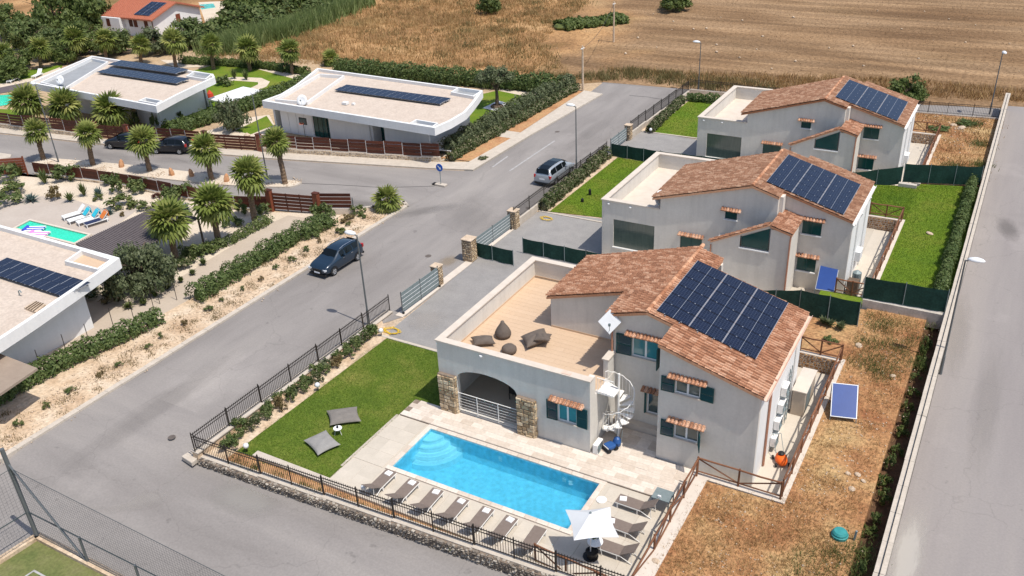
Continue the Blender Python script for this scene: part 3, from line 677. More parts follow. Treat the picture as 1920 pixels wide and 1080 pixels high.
iron_fence('dark iron picket fence on the stone retaining wall by the front road', [((CAPX[i]+.05, fy(CAPX[i])+.42, CAPZ[i]+.07), (CAPX[i+1], fy(CAPX[i+1])+.42, CAPZ[i]+.07)) for i in range(6)])
iron_fence('dark iron picket fence between the left road and the pool lawn', [((-34.49, LY[i]+.05, LZ[i]+.06), (-34.49, LY[i+1], LZ[i]+.06)) for i in range(4)])
for (lab, pts) in (('dark iron fence between the road and the lawn of the second house', [(-33.5,57.0),(-33.5,62.2),(-33.5,67.2),(-33.5,71.5),(-33.5,75.2)]), ('dark iron fence beside the lawn of the farthest gabled house', [(-33.5,81.0),(-33.5,85),(-33.5,89.5),(-33.5,94),(-33.5,98.2)]), ('low iron fence along the back of the farthest plot by the field', [(-33.4,98.4),(-28,98.6),(-23,98.8)]), ('thin iron fence between the back road and the far dry yard', [(-13,96.3),(-9.5,96.5),(-6,96.8),(-1.4,97.2)])):
    far = pts[0][1] > 98
    zz = [.62,.52,.42,.32,.3] if not far else [.45,.35,.35,.35]
    if pts[0][0] == -13: zz = [1.2,1.1,1.1]
    tt = thing('low_wall', lab.replace('dark iron fence','pale low wall under the fence').replace('low iron fence','pale low wall under the fence').replace('thin iron fence','pale low wall under the fence'), 'low wall', (pts[0][0], pts[0][1], 0))
    mb = MB()
    for i in range(len(pts)-1):
        a = Vector((*pts[i],0)); b = Vector((*pts[i+1],0)); d = (b-a).normalized(); s_ = Vector((-d.y,d.x,0))*.14
        mb.prism([tuple(a+s_)[:2], tuple(a-s_)[:2], tuple(b-s_)[:2], tuple(b+s_)[:2]], -.2, zz[i])
    mb.build('wall', W['kerb'], tt)
    iron_fence(lab, [((*pts[i], zz[i]), (*pts[i+1], zz[i])) for i in range(len(pts)-1)], h=1.1, sp=.14, single=False)

def wood_fence(label, pts, bay=1.75, h=1.0):
    """rustic round rail fence: posts, top and bottom rail, one brace per bay"""
    t = thing('wooden_fence', label, 'fence', pts[0]); k = 0
    for a, b in zip(pts[:-1], pts[1:]):
        a = Vector(a); b = Vector(b); n = max(1, round((b-a).length/bay))
        for i in range(n):
            p = a.lerp(b, i/n); q = a.lerp(b, (i+1)/n); j = lambda s_: Vector((rng.uniform(-s_,s_), rng.uniform(-s_,s_), rng.uniform(-s_,s_)))
            MB().tube([p-Vector((0,0,.2)), p+Vector((0,0,h+.06))+j(.02)], [.055,.05], 7).build('post', W['wood_rail'], t)
            MB().tube([p+Vector((0,0,h)), p.lerp(q,.5)+Vector((0,0,h-.01))+j(.02), q+Vector((0,0,h))], [.05,.046,.044], 7).build('top_rail', W['wood_rail'], t)
            MB().tube([p+Vector((0,0,.2)), q+Vector((0,0,.2))], .038, 7).build('bottom_rail', W['wood_rail'], t)
            lo, hi = (p, q) if k % 2 else (q, p)
            MB().tube([lo+Vector((0,0,.2)), hi+Vector((0,0,h-.04))], .036, 7).build('brace', W['wood_rail'], t); k += 1
        MB().tube([b-Vector((0,0,.2)), b+Vector((0,0,h+.06))], [.055,.05], 7).build('post', W['wood_rail'], t)
    return t
wood_fence('rustic round rail fence in front of the pool house beside the dry grass', [(-10.0,33.52,1.0),(-5.97,33.52,1.0)])
wood_fence('rustic round rail fence stepping down between the pool deck and dry grass', [(-9.98,33.35,1.0),(-10.0,31.6,1.0),(-10.0,29.8,.9),(-10.0,27.9,.8),(-10.0,25.4,.7)], bay=1.85)
wood_fence('long rustic rail fence beside the sunk path on the right of the pool house', [(-5.96,33.75,1.0),(-5.96,46.4,1.0)])
wood_fence('short rustic rail fence above the brown stone wall behind the pool house', [(-8.3,46.78,1.0),(-5.95,46.78,1.0)], bay=1.2)
p5 = at(1000,1040,.0); wood_fence('rustic rail fence behind the iron fence at the pool deck end', [(-14.75,25.62,.0),(-10.05,25.3,.0)], bay=1.6, h=1.15)
wood_fence('rustic rail fence along the sunk path of the second house', [(-5.96,55.6,1.0),(-5.96,68.2,1.0)])
wood_fence('rustic rail fence across the end of the second house path', [(-8.0,54.9,1.0),(-5.95,54.9,1.0)], bay=1.2)
wood_fence('rustic rail fence behind the second house on its lawn', [(-8.3,68.6,1.0),(-5.95,68.6,1.0)], bay=1.2)
wood_fence('rustic rail fence beside the farthest gabled house', [(-5.96,77.5,1.0),(-5.96,90,1.0)])
wood_fence('rustic rail fence behind the farthest gabled house', [(-8.3,90.4,1.0),(-5.95,90.4,1.0)], bay=1.2)

def screen_fence(label, pts, h=1.35):
    t = thing('screen_fence', label, 'fence', pts[0])
    mb = MB(); po = MB()
    for a, b in zip(pts[:-1], pts[1:]):
        a = Vector(a); b = Vector(b); n = max(1, round((b-a).length/2.0)); d = (b-a).normalized(); s_ = Vector((-d.y,d.x,0))
        m_ = max(2, int((b-a).length/.4)); tops = []
        for i in range(m_+1):
            p = a.lerp(b, i/m_); w = .03*math.sin(i*1.7)+rng.uniform(-.012,.012); sag = -.05*abs(math.sin(PI*i/m_*n))
            tops.append((p+s_*w+Vector((0,0,.03)), p+s_*w*.3+Vector((0,0,h*.5)), p+Vector((0,0,h+sag))))
        for i in range(m_):
            P = tops[i]; Q = tops[i+1]
            for k in (0, 1): mb.add([P[k], Q[k], Q[k+1], P[k+1]], [(0,1,2,3)])
        for i in range(n+1):
            p = a.lerp(b, i/n); MB().tube([p-Vector((0,0,.1)), p+Vector((0,0,h+.08))], .028, 6).build('post', W['galv'], t)
    o = mb.build('mesh_panel', W['screen'], t)
    sm = o.modifiers.new('thickness', 'SOLIDIFY'); sm.thickness = .008
    return t
screen_fence('dark green mesh screen by the stone gate pillar of the second drive', [(-33.9,51.15,0.05),(-30.2,51.0,0.05)], 1.25)
screen_fence('dark green mesh screen running up to the roof terrace of the pool house', [(-30.6,53.2,0.05),(-25.3,53.2,0.05),(-20.5,53.3,.05)], 1.25)
a, b = at(1500,582,1.0), at(1607,612,1.0); screen_fence('dark green mesh screen behind the solar roof of the pool house', [(-12.5,b.y+.1,.3),(a.x,b.y+.05,1.0),(b.x,b.y,1.0)], 1.7)
a, b = at(1607,612,1.0), at(1752,632,1.0); screen_fence('dark green mesh screen on a low concrete wall at the dry yard end', [(b.x-.1+.1-4.6,53.75,1.55),(-1.35,53.95,1.55)], 1.55)
tt = thing('low_wall', 'low grey concrete wall under the green screen at the dry yard end', 'low wall', (-3,53.8,1)); MB().box(-6.1,-1.3,53.66,54.05,.5,1.53).build('wall', W['grey_cap'], tt)
screen_fence('dark green mesh screen between the second lawn and the far driveway', [(-33.1,75.3,.05),(-28.0,75.05,.05),(-22,75.4,.05),(-17,75.8,.05)], 1.3)
screen_fence('dark green mesh screen behind the solar roof of the second house', [(-15,74.3,.2),(-10.8,74.6,.4),(-7.2,76.1,.95)], 1.6)
screen_fence('dark green mesh screen at the far end of the right hand lawn', [(-7.1,76.5,1.0),(-1.4,78.0,1.05)], 1.65)
MB().box(-7.3,-5.9,75.5,75.9,.6,1.25).build('low_wall', W['grey_cap'], None, label='short concrete wall stub at the far end of the right lawn', cat='low wall')

def slat_fence(label, pts, h=1.25, bay=2.0, base=.45, zb=.1, cols=None, stonebase=True, first_post=True):
    t = thing('slat_fence', label, 'fence', (*pts[0], 0)); st = MB(); co = MB()
    T0 = ORIG[t.name]
    for a, b in zip(pts[:-1], pts[1:]):
        a = Vector((*a,zb)); b = Vector((*b,zb)); n = max(1, round((b-a).length/bay)); d = (b-a).normalized(); s_ = Vector((-d.y,d.x,0)); nf = s_ if s_.y < 0 else -s_
        for i in range(n):
            p = a.lerp(b, i/n); q = a.lerp(b, (i+1)/n); zo = base + (.07 if i % 2 else 0)
            up = lambda z: Vector((0,0,z))
            MB().bar(p+up(zo), p+up(zo+h), .06).build('post', W['white_metal'] if cols is None else W['slat'], t)
            for k in range(4):
                z = zo+.12+k*(h-.16)/3.4; MB().bar(p+d*.05+nf*.03+up(z+.08), q-d*.03+nf*.03+up(z+.08), .03, .275).build('slat', W['slat'], t)
            co.bar(p+up(zo/2-.1), q+up(zo/2-.1), .22, zo+.16)
            if stonebase: stones(st, p+nf*.11+up(-.05), d if nf.dot(Vector((d.y,-d.x,0))) > 0 else -d, (0,0,1), nf, (q-p).length, zo, .2, .05)
    co.build('base_wall', W['cap'], t)
    if stonebase and st.v: st.build('stone_facing', W['stone'], t, kind='stuff')
    return t
def corten_post(label, p, h=1.9, w=.55):
    t = thing('gate_pillar', label, 'pillar', (*p, 0)); x, y = p
    MB().box(x-w/2,x+w/2,y-w*.35,y+w*.35,-.1,h).build('pillar', W['slat_red'], t, bevel=.015)
    MB().box(x-w/2-.03,x+w/2+.03,y-w*.35-.03,y+w*.35+.03,h,h+.05).build('cap', W['slat'], t)
def slat_gate(label, a, b, h=1.55, z0=.08):
    t = thing('slat_gate', label, 'gate', (*a, 0)); A_ = Vector((*a,z0)); B_ = Vector((*b,z0)); d = (B_-A_).normalized(); L_ = (B_-A_).length
    for k in range(5):
        z = z0+.18+k*h/5.2
        MB().bar(A_+Vector((0,0,z)), B_+Vector((0,0,z)), .03, .25).build('slat', W['slat'], t)
    for k in range(4):
        p = A_ + d*(L_*k/3); MB().bar(p, p+Vector((0,0,h+.05)), .07).build('frame_post', W['slat'], t)
slat_fence('brown slat fence on a stone base in front of the middle white villa', [(-66.3,62.85),(-47.6,67.45)])
slat_fence('brown slat fence on a stone base in front of the upper left villa', [(-112,55.6),(-87.4,58.75)])
slat_fence('brown slat fence between the upper left villa and the black cars', [(-82.4,59.6),(-73.4,61.2)])
slat_gate('brown slatted gate behind the two parked black cars', (-86.8,58.85), (-82.9,59.5))
slat_gate('brown slatted gate beside the olive tree of the middle villa', (-72.3,61.4), (-67.0,62.6))
for l, p in (('red brown gate pillar behind the left black car', (-87.0,58.8)), ('red brown gate pillar between the two black cars', (-82.7,59.5)), ('red brown gate pillar left of the middle villa gate', (-72.8,61.3)), ('dark brown gate pillar right of the middle villa gate', (-66.6,62.75))): corten_post(l, p)
slat_fence('brown slat fence between the cactus garden and the palm island', [(-83.5,48.7),(-73,50.1),(-57.9,50.4),(-54.9,51.4)], h=1.0, base=.12)
slat_fence('brown slat fence panel right of the driveway gate pillar', [(-50.2,52.8),(-47.6,53.9)], h=1.3, stonebase=False)
slat_fence('brown slat fence at the far left of the cactus garden', [(-100,46.0),(-90.5,47.5)], h=1.2)
slat_gate('wide brown slatted driveway gate by the cactus garden', (-54.4,51.6), (-50.6,52.5), 1.6)
corten_post('red brown gate pillar left of the wide driveway gate', (-54.7,51.5), 1.95); corten_post('red brown gate pillar right of the wide driveway gate', (-50.35,52.6), 1.95)
gt = thing('wooden_gate', 'red brown wooden gate leaf at the left edge of the cactus garden', 'gate', (-84.5,47.2,0))
a = Vector((-86.6,46.6,.2)); b = Vector((-84.1,48.3,.2))
for k in range(6): MB().bar(a+Vector((0,0,.15+k*.27)), b+Vector((0,0,.15+k*.27)), .05, .24).build('board', W['slat_red'], gt)
for p in (a, b): MB().bar(p-Vector((0,0,.2)), p+Vector((0,0,1.75)), .12).build('post', W['slat_red'], gt)

# stone gate pillars and galvanised gates of the three gabled houses
def stone_pillar(label, x, y, w=.75, h=1.75):
    t = thing('stone_pillar', label, 'pillar', (x,y,0)); MB().box(x-w/2,x+w/2,y-w/2,y+w/2,-.1,h).build('core', W['mortar'], t)
    s_ = MB()
    for (o, u, nn) in (((x-w/2,y-w/2,0),(1,0,0),(0,-1,0)), ((x+w/2,y-w/2,0),(0,1,0),(1,0,0)), ((x+w/2,y+w/2,0),(-1,0,0),(0,1,0)), ((x-w/2,y+w/2,0),(0,-1,0),(-1,0,0))): stones(s_, o, u, (0,0,1), nn, w, h, .2, .05)
    s_.build('stone_facing', W['stone'], t, kind='stuff')
    MB().box(x-w/2-.06,x+w/2+.06,y-w/2-.06,y+w/2+.06,h,h+.08).build('cap', W['rock'], t, bevel=.02)
stone_pillar('honey stone gate pillar beside the green screen of the second drive', -33.75, 50.6, .8)
stone_pillar('honey stone gate pillar near the yellow hose of the second house', -33.6, 57.1, .7, 1.5)
stone_pillar('honey stone gate post behind the open metal gate of the pool house', -33.75, 46.2, .6, 1.5)
stone_pillar('small stone gate pillar of the farthest gabled house', -33.55, 80.6, .6, 1.5)
def metal_gate(label, a, b, h=1.5, n=5):
    t = thing('metal_gate', label, 'gate', a); A_ = Vector(a); B_ = Vector(b); d = (B_-A_).normalized(); L_ = (B_-A_).length
    for k in range(n):
        z = .12+(h-.1)*(k+.5)/n; MB().bar(A_+Vector((0,0,z)), B_+Vector((0,0,z)), .02, h/n*.86).build('board', W['galv'], t)
        if k: MB().bar(A_+Vector((0,0,z-h/n*.5)), B_+Vector((0,0,z-h/n*.5)), .035, .03).build('rail', W['lampwhite'], t)
    for k in range(3): p = A_.lerp(B_, k/2); MB().bar(p+Vector((0,0,.03)), p+Vector((0,0,h+.1)), .05).build('post', W['polegrey'], t)
    for e in (A_, B_): MB().bar(e+Vector((.0,0,.05)), e+Vector((.12,0,.05)), .12).build('wheel', W['rubber'], t)
metal_gate('grey metal sliding gate slid open in front of the pool house drive', (-33.55,41.6,.05), (-33.45,45.9,.05), 1.55)
metal_gate('grey metal gate between the two stone pillars of the second house', (-33.75,51.3,.05), (-33.65,56.6,.05), 1.35)
metal_gate('grey metal gate of the farthest gabled house', (-33.55,76.2,.05), (-33.55,80.1,.05), 1.35)
kb = MB(); kb.box(-33.9,-33.3,41.2,50.2,-.1,.04); kb.box(-33.9,-33.4,51.0,57.0,-.1,.04)
struct('gate_sill', kb, W['cap'])

# tennis court corner with its tall net
tz = -.36
Pc = at(72,1010,tz); Pq = at(207,1080,tz); Pl = at(0,1056,tz); dr = (Pq-Pc).normalized(); dl = (Pl-Pc).normalized()
xy = lambda p: (p.x, p.y)
sheet('tennis_court', [xy(Pc), xy(Pc+dr*30), xy(Pc+dr*30+dl*20), xy(Pc+dl*20)], tz+.06, mat('court_turf', (.085,.115,.03), (.14,.15,.05), (.19,.18,.08), sc=.7, rough=.9, fine=.25, fsc=8))
c_ = at(65,1070,tz); sheet('court_line', [xy(c_), xy(c_+dr*20), xy(c_+dr*20+dl*.1), xy(c_+dl*.1+dr*.1), xy(c_+dl*12+dr*.1), xy(c_+dl*12)], tz+.068, W['paint'])
t = thing('court_kerb', 'brown brick kerb round the tennis court corner', 'kerb', (-37,16,tz))
mb = MB(); P = [Pc+dl*20, Pc, Pc+dr*30]
for a, b in zip(P[:-1], P[1:]): mb.bar(a+Vector((0,0,.08)), b+Vector((0,0,.08)), .35, .34)
mb.build('wall', W['sand'], t)
NETP = 3.77
t = thing('court_fence', 'tall dark net fence on steel posts round the tennis court', 'fence', (-37.1,15.8,tz))
MB().tube([Pc, Pc+Vector((-.15,0,5.45))], .11, 8).build('corner_post', W['polegrey'], t)
lp = Pc+dr*NETP
MB().tube([lp+Vector((0,0,.1)), Pc+Vector((-.1,0,4.6))], .055, 7).build('stay', W['polegrey'], t)
nm = MB(); SAG = .55
for (d, n) in ((dr, 5), (dl, 4)):
    for i in range(1, n+1):
        p = Pc + d*(NETP*i); MB().tube([p, p+Vector((0,0,1.75))], .06, 7).build('post', W['polegrey'], t)
    Ln = NETP*n
    for z, r in ((1.72,.03),(4.35,.014),(.25,.014)): nm.tube([Pc+Vector((0,0,z)), Pc+d*Ln+Vector((0,0,z-(SAG if z > 4 else 0)))], r, 5)
    k = 0.0
    while k < Ln: 
        nm.tube([Pc+d*k+Vector((0,0,.15)), Pc+d*k+Vector((0,0,4.35-SAG*k/Ln))], .004, 3, False); k += .17
    z = .3
    while z < 4.3: nm.tube([Pc+Vector((0,0,z)), Pc+d*Ln+Vector((0,0,z*(4.35-SAG)/4.35))], .004, 3, False); z += .17
nm.build('net', W['net'], t, kind='stuff')
# ------------------------------------------------------------------ gabled houses
SLOPE = .2894; TH = math.atan(SLOPE); CT = math.cos(TH); ST_ = math.sin(TH)
TP = [(-.112,.018),(-.072,.0),(-.03,.018),(-.012,.065),(.033,.10),(.078,.065),(.112,.018)]
TL = .42
def tile_mesh():
    mb = MB(); vs = []
    for x, dz, k in ((0,0,.94),(TL,.042,1.0)):
        for (y, z) in TP: vs.append((x, y*k, z+dz))
    for (y, z) in TP: vs.append((TL, y, z+.004))
    fs = [(i, 7+i, 8+i, i+1) for i in range(6)] + [(7+i, 14+i, 15+i, 8+i) for i in range(6)]
    mb.add(vs, fs); return mb
TILE = tile_mesh(); TILE_ME = TILE.mesh('roof_tile', W['tile'])
def roof_tiles(house, roof, patches, rx, rz, m, indiv=0, sgn_ridge=True, slope=None):
    """patches: (sign, xa, xb, ya, yb): rows from the ridge side edge xa to the eave xb"""
    th = math.atan(slope) if slope else TH; ct, st_ = math.cos(th), math.sin(th)
    T = []
    for (sg, xa, xb, ya, yb) in patches:
        L_ = abs(xb-xa)/ct; n = max(1, math.ceil((L_-.02)/.36)); step = (L_-.36)/max(1, n-1) if n > 1 else .36
        c = max(1, round((yb-ya)/.222)); w = (yb-ya)/c
        for i in range(n):
            for j in range(c):
                d = min(i*step, L_-.38); x = xa + sg*d*ct; z = rz - abs(x-rx)*math.tan(th) + .035
                T.append((sg, x, ya+w*(j+.5), z))
    if indiv:
        T.sort(key=lambda t: (t[1]**2 + t[2]**2 + (30-t[3])**2) + (600 if (t[0] > 0 and 37.0 < t[2] < 43.3 and -13.9 < t[1] < -8.6) else 0))
    mb = MB(); o0 = ORIG[house.name]
    for k, (sg, x, y, z) in enumerate(T):
        ja, jz, jx = rng.uniform(-.035,.035), rng.uniform(-.008,.01), rng.uniform(-.018,.018)
        if k < indiv:
            link('roof_tile', TILE_ME, roof, (x-o0.x+jx, y-o0.y, z-o0.z+jz), (0, th, (0 if sg > 0 else PI)+ja))
        else:
            R_ = Matrix.Rotation((0 if sg > 0 else PI)+ja, 3, 'Z') @ Matrix.Rotation(th, 3, 'Y'); P = Vector((x+jx, y, z+jz))
            n = len(mb.v); mb.v += [tuple(P + R_ @ Vector(v)) for v in TILE.v]; mb.f += [tuple(i+n for i in q) for q in TILE.f]; mb.m += [0]*len(TILE.f)
    mb.build('roof_tiles', m, roof, kind='stuff', local=False, origin=None)
    return T
def ridge_row(roof, house, rx, rz, ya, yb, m):
    mb = MB(); y = ya
    while y < yb:
        L_ = .42; vs = []
        for yy, r in ((y, .13), (y+L_, .11)):
            for k in range(7):
                a = PI*k/6; vs.append((rx+r*math.cos(a)*1.05, yy, rz+.03+r*math.sin(a)*.95+rng.uniform(-.004,.004)))
        mb.add(vs, [(k, k+1, 8+k, 7+k) for k in range(6)] + [(0,1,2,3,4,5,6)]); y += .37
    return mb.build('ridge_tiles', m, roof, kind='stuff')
def slab_part(house, patches, rx, rz, m, name='roof', th_=.14):
    """roof boards below the tiles, one sloping slab for each patch"""
    mb = MB()
    for (sg, xa, xb, ya, yb) in patches:
        za = rz-abs(xa-rx)*SLOPE; zb = rz-abs(xb-rx)*SLOPE
        mb.vprism([(xa,za-th_),(xb,zb-th_),(xb,zb),(xa,za)], ya, yb)
    return mb.build(name, m, house)

AW = MB()
for x, k in ((0,.85),(.36,1.0)):
    for i in range(6): a = PI*i/5; AW.v.append((x, math.cos(a)*.098*k, math.sin(a)*.085*k))
AW.f = [(i, 6+i, 7+i, i+1) for i in range(5)] + [(6,7,8,9,10,11)]; AW.m = [0]*6
AW_ME = AW.mesh('awning_tile', W['tile'])
def awning(house, xa, xb, z, y, tilt=.45):
    o0 = ORIG[house.name]
    mb = MB(); mb.box(xa,xb,y-.26,y,z-.10,z-.03)
    p = mb.build('awning', W['gutter'], house)
    n = max(3, round((xb-xa)/.2))
    for i in range(n):
        x = xa+(xb-xa)*(i+.5)/n
        link('awning_tile', AW_ME, p, Vector((x, y+.0, z+.06+rng.uniform(-.008,.008)))-o0, (0, tilt+rng.uniform(-.04,.04), -PI/2+rng.uniform(-.05,.05)))

def window(house, x0, x1, z0, z1, y, shutters='LR', sw=None, glass='glass', aw=True, frame=True, mull=True, open_r=None, open_l=None, awx=.3, sill=True):
    """white two leaf window in the facade y, teal louvred shutters folded open beside it"""
    o0 = ORIG[house.name]; yy = y+.10
    if frame:
        f = MB(); w = .055
        for a, b, c, d in ((x0,x0+w,z0,z1),(x1-w,x1,z0,z1),(x0+w,x1-w,z0,z0+w),(x0+w,x1-w,z1-w,z1)): f.box(a,b,yy-.03,yy+.03,c,d)
        if mull: f.box((x0+x1)/2-.05,(x0+x1)/2+.05,yy-.032,yy+.028,z0+w,z1-w)
        fr = f.build('window', W['white'], house)
        m_ = (x0+x1)/2
        if mull:
            for a, b in ((x0+w,m_-.05),(m_+.05,x1-w)): MB().box(a,b,yy-.008,yy+.008,z0+w,z1-w).build('pane', W[glass], fr).location = (0,0,0)
        else: MB().box(x0+w,x1-w,yy-.008,yy+.008,z0+w,z1-w).build('pane', W[glass], fr)
        if sill: 
            s_ = MB().box(x0-.06,x1+.06,y-.09,y+.07,z0-.07,z0-.005).build('sill', W['cap'], fr)
    else:
        fr = MB().box(x0,x1,yy-.03,yy,z0,z1).build('window', W[glass], house)
        if mull:
            s_ = MB().box((x0+x1)/2-.03,(x0+x1)/2+.03,yy-.045,yy-.031,z0,z1).build('frame', W['shutter'], fr)
        if sill:
            s_ = MB().box(x0-.06,x1+.06,y-.09,y+.06,z0-.08,z0-.005).build('sill', W['modern'], fr)
    sw = sw or (x1-x0)/2
    for sd in shutters:
        mb = MB(); h = z1-z0+.06; w = sw; e = .05
        for a, b, c, d in ((0,e,0,h),(w-e,w,0,h),(e,w-e,0,e),(e,w-e,h-e,h),(e,w-e,h/2-.03,h/2+.03)): mb.box(a,b,-.02,.02,c,d)
        z = e+.02
        while z < h-e-.02:
            if abs(z+.015-h/2) > .05: mb.add([(e,-.016,z),(w-e,-.016,z),(w-e,.014,z+.045),(e,.014,z+.045)], [(0,1,2,3)]); mb.add([(e,.014,z+.045),(w-e,.014,z+.045),(w-e,.02,z+.045),(e,.02,z+.045)],[(0,1,2,3)])
            z += .05
        o = mb.build('shutter', W['shutter'], house, local=True)
        if sd == 'L': o.location = Vector((x0-.02, y-.035, z0-.03))-o0; o.rotation_euler = (0,0,PI + (open_l or .04))
        else: o.location = Vector((x1+.02, y-.035, z0-.03))-o0; o.rotation_euler = (0,0,-(open_r or .05))
        o['label'] = 'teal shutter folded open left of the window' if sd == 'L' else ('teal shutter half open, sticking out from the wall' if open_r else 'teal shutter folded open right of the window')
    if aw: awning(house, x0-awx, x1+awx, z1+.22, y)

def solar_material():
    m = bpy.data.materials.new('solar_cells'); m.use_nodes = True; n = m.node_tree.nodes; L = m.node_tree.links; b = n['Principled BSDF']
    b.inputs['Roughness'].default_value = .13; b.inputs['Specular IOR Level'].default_value = .32
    tc = n.new('ShaderNodeTexCoord'); br = n.new('ShaderNodeTexBrick'); L.new(tc.outputs['Object'], br.inputs['Vector'])
    br.offset = 0; br.inputs['Scale'].default_value = 1.0; br.inputs['Brick Width'].default_value = .146; br.inputs['Row Height'].default_value = .168; br.inputs['Mortar Size'].default_value = .007; br.inputs['Mortar Smooth'].default_value = .1
    br.inputs['Color1'].default_value = (.008,.011,.026,1); br.inputs['Color2'].default_value = (.010,.015,.036,1); br.inputs['Mortar'].default_value = (.040,.052,.082,1)
    L.new(br.outputs[0], b.inputs['Base Color']); return m
W['cells'] = solar_material(); W['cells2'] = mat('plain_solar_cells', (.008,.013,.032), (.012,.018,.044), sc=.6, rough=.25, spec=.3); W['silver'] = mat('silver_frame', (.38,.40,.43), rough=.4, metal=.4)
def module_mesh(w=1.74, d=1.0, cells=None, allsilver=False):
    mb = MB(); h = .035
    mb.mi = 2; mb.box(-w/2,w/2,-d/2,d/2,0,h)
    mb.mi = 0; e = .012
    for a, b in ((-w/2+e, -.010), (.010, w/2-e)): mb.add([(a,-d/2+e,h+.003),(b,-d/2+e,h+.003),(b,d/2-e,h+.003),(a,d/2-e,h+.003)], [(0,1,2,3)])
    mb.mi = 1
    mb.box(-w/2-.016,-w/2+.008,-d/2,d/2,.001,h+.006); mb.box(w/2-.008,w/2+.016,-d/2,d/2,.001,h+.006); mb.box(-.009,.009,-d/2,d/2,h-.001,h+.005)
    for sgx in (-1, 1):
        mb.box(sgx*w*.27-.035, sgx*w*.27+.035, -d/2-.02, -d/2+.02, h+.004, h+.016)
    return mb.mesh('solar_module', [W[cells or 'cells'], W['silver'], W['black']])
MOD = module_mesh(); MOD2 = module_mesh(1.74, 1.0, 'cells2')
def roof_array(house, x0, y0, rx, rz, nx=3, ny=6, me=None, lift=.16, gy=1.03):
    """modules in nx columns down the slope and ny rows along the ridge"""
    o0 = ORIG[house.name]; rails = MB()
    def zz(x): return rz-abs(x-rx)*SLOPE+lift
    for i in range(nx):
        for s_ in (.28,.72):
            x = x0 + (i+s_)*1.79*CT; rails.bar((x,y0-.08,zz(x)-.03), (x,y0+ny*gy+.02,zz(x)-.03), .04, .05)
    arr = rails.build('solar_array', W['silver'], house)
    for i in range(nx):
        for j in range(ny):
            x = x0 + (i+.5)*1.79*CT; link('solar_module', me or MOD, arr, Vector((x, y0+(j+.5)*gy, zz(x)))-o0, (0, TH, 0))
    return arr
def pipe(house, name, pts, r, m, n=7): return MB().tube(pts, r, n).build(name, m, house)
def gutter(house, x, z, ya, yb, m='gutter'):
    mb = MB(); vs = []
    for y in (ya, yb):
        for k in range(7): a = PI+PI*k/6; vs.append((x+.12*math.cos(a), y, z+.12*math.sin(a)))
        for k in range(7): a = 2*PI-PI*k/6; vs.append((x+.095*math.cos(a), y, z+.095*math.sin(a)))
    mb.add(vs, [(k, (k+1)%14, 14+(k+1)%14, 14+k) for k in range(14)] + [tuple(range(13,-1,-1)), tuple(range(14,28))])
    return mb.build('gutter', W[m], house)

# ---- the pool house
H = thing('gabled_house', 'pale house with arched porch, roof terrace and tiled roof beside the blue pool', 'house', (-16.5, 39, 0)); O1 = ORIG[H.name]
RX, RZ = -14.1, 7.42
# terrace block: front wall with the arch
AX0, AX1 = -23.95, -20.1
def arch_z(x):
    t = (x-(AX0+AX1)/2)/((AX1-AX0)/2); return 2.42 + .74*math.sqrt(max(0, 1-t*t))
mb = MB()
mb.wall(-25.1, AX0, .0, 4.55, 33.70, 34.0); mb.wall(AX1, -15.84, 0, 4.55, 33.70, 34.0, [(-17.68,-16.6,1.62,2.78)])
N = 28
for i in range(N):
    a = AX0+(AX1-AX0)*i/N; b = AX0+(AX1-AX0)*(i+1)/N
    mb.add([(a,33.7,arch_z(a)),(b,33.7,arch_z(b)),(b,33.7,4.55),(a,33.7,4.55),(a,34.0,arch_z(a)),(b,34.0,arch_z(b)),(b,34.0,4.55),(a,34.0,4.55)], [(0,1,2,3),(7,6,5,4),(0,4,5,1),(2,6,7,3)])
mb.wall(AX0, AX1, -.1, .22, 33.72, 33.98)
mb.build('front_wall', W['plaster'], H)
mb = MB(); mb.box(-25.1,-24.8,34.0,44.85,0,4.55); mb.box(-24.8,-21.0,44.55,44.85,0,4.55); mb.box(-16.14,-15.84,34.0,34.35,0,4.55); mb.box(-16.14,-15.84,34.35,36.9,0,3.38); mb.box(-16.12,-15.86,35.95,36.88,3.38,4.5)
mb.box(-24.8,-16.14,39.6,39.85,0,3.15); mb.build('side_wall', W['plaster'], H)
mb = MB(); mb.box(-25.16,-24.72,33.62,44.93,4.55,4.62); mb.box(-24.72,-15.78,33.62,34.06,4.55,4.62); mb.box(-24.72,-21.0,44.49,44.93,4.55,4.62); mb.box(-16.2,-15.8,35.9,36.9,4.5,4.57)
mb.build('parapet_cap', W['cap'], H)
mb = MB(); mb.box(-24.8,-15.86,34.0,44.55,3.15,3.36); mb.build('terrace_slab', W['cream'], H)
TF = MB().box(-24.78,-15.87,34.02,44.53,3.361,3.372).build('terrace_floor', W['mortar'], H)
pk = piece_mesh('floor_plank', 2.4, .40, .02, W['terrace'], .004)
yv = 34.03; j = 0
while yv < 44.3:
    xv = -24.78 + (j % 3)*-.8
    while xv < -15.9:
        a = max(xv, -24.78); b = min(xv+2.4, -15.88)
        if b-a > .3 and not (yv > 39.5 and a > -21.0) and not (yv > 36.9 and a > -16.2):
            link('floor_plank', pk, TF, Vector(((a+b)/2, yv+.2, 3.370))-O1, None, ((b-a-.006)/2.4, .985, 1))
        xv += 2.4
    yv += .40; j += 1
sk = MB(); sk.box(-24.8,-24.775,34.05,44.5,3.38,3.5); sk.box(-24.77,-21.0,44.52,44.55,3.38,3.5); sk.box(-20.98,-16.2,39.42,39.448,3.38,3.5); sk.box(-24.77,-16.2,34.0,34.03,3.38,3.5); sk.build('skirting', W['terrace'], H)
MB().box(-24.8,-16.14,34.0,39.6,.0,.12).build('porch_floor', W['concrete'], H)
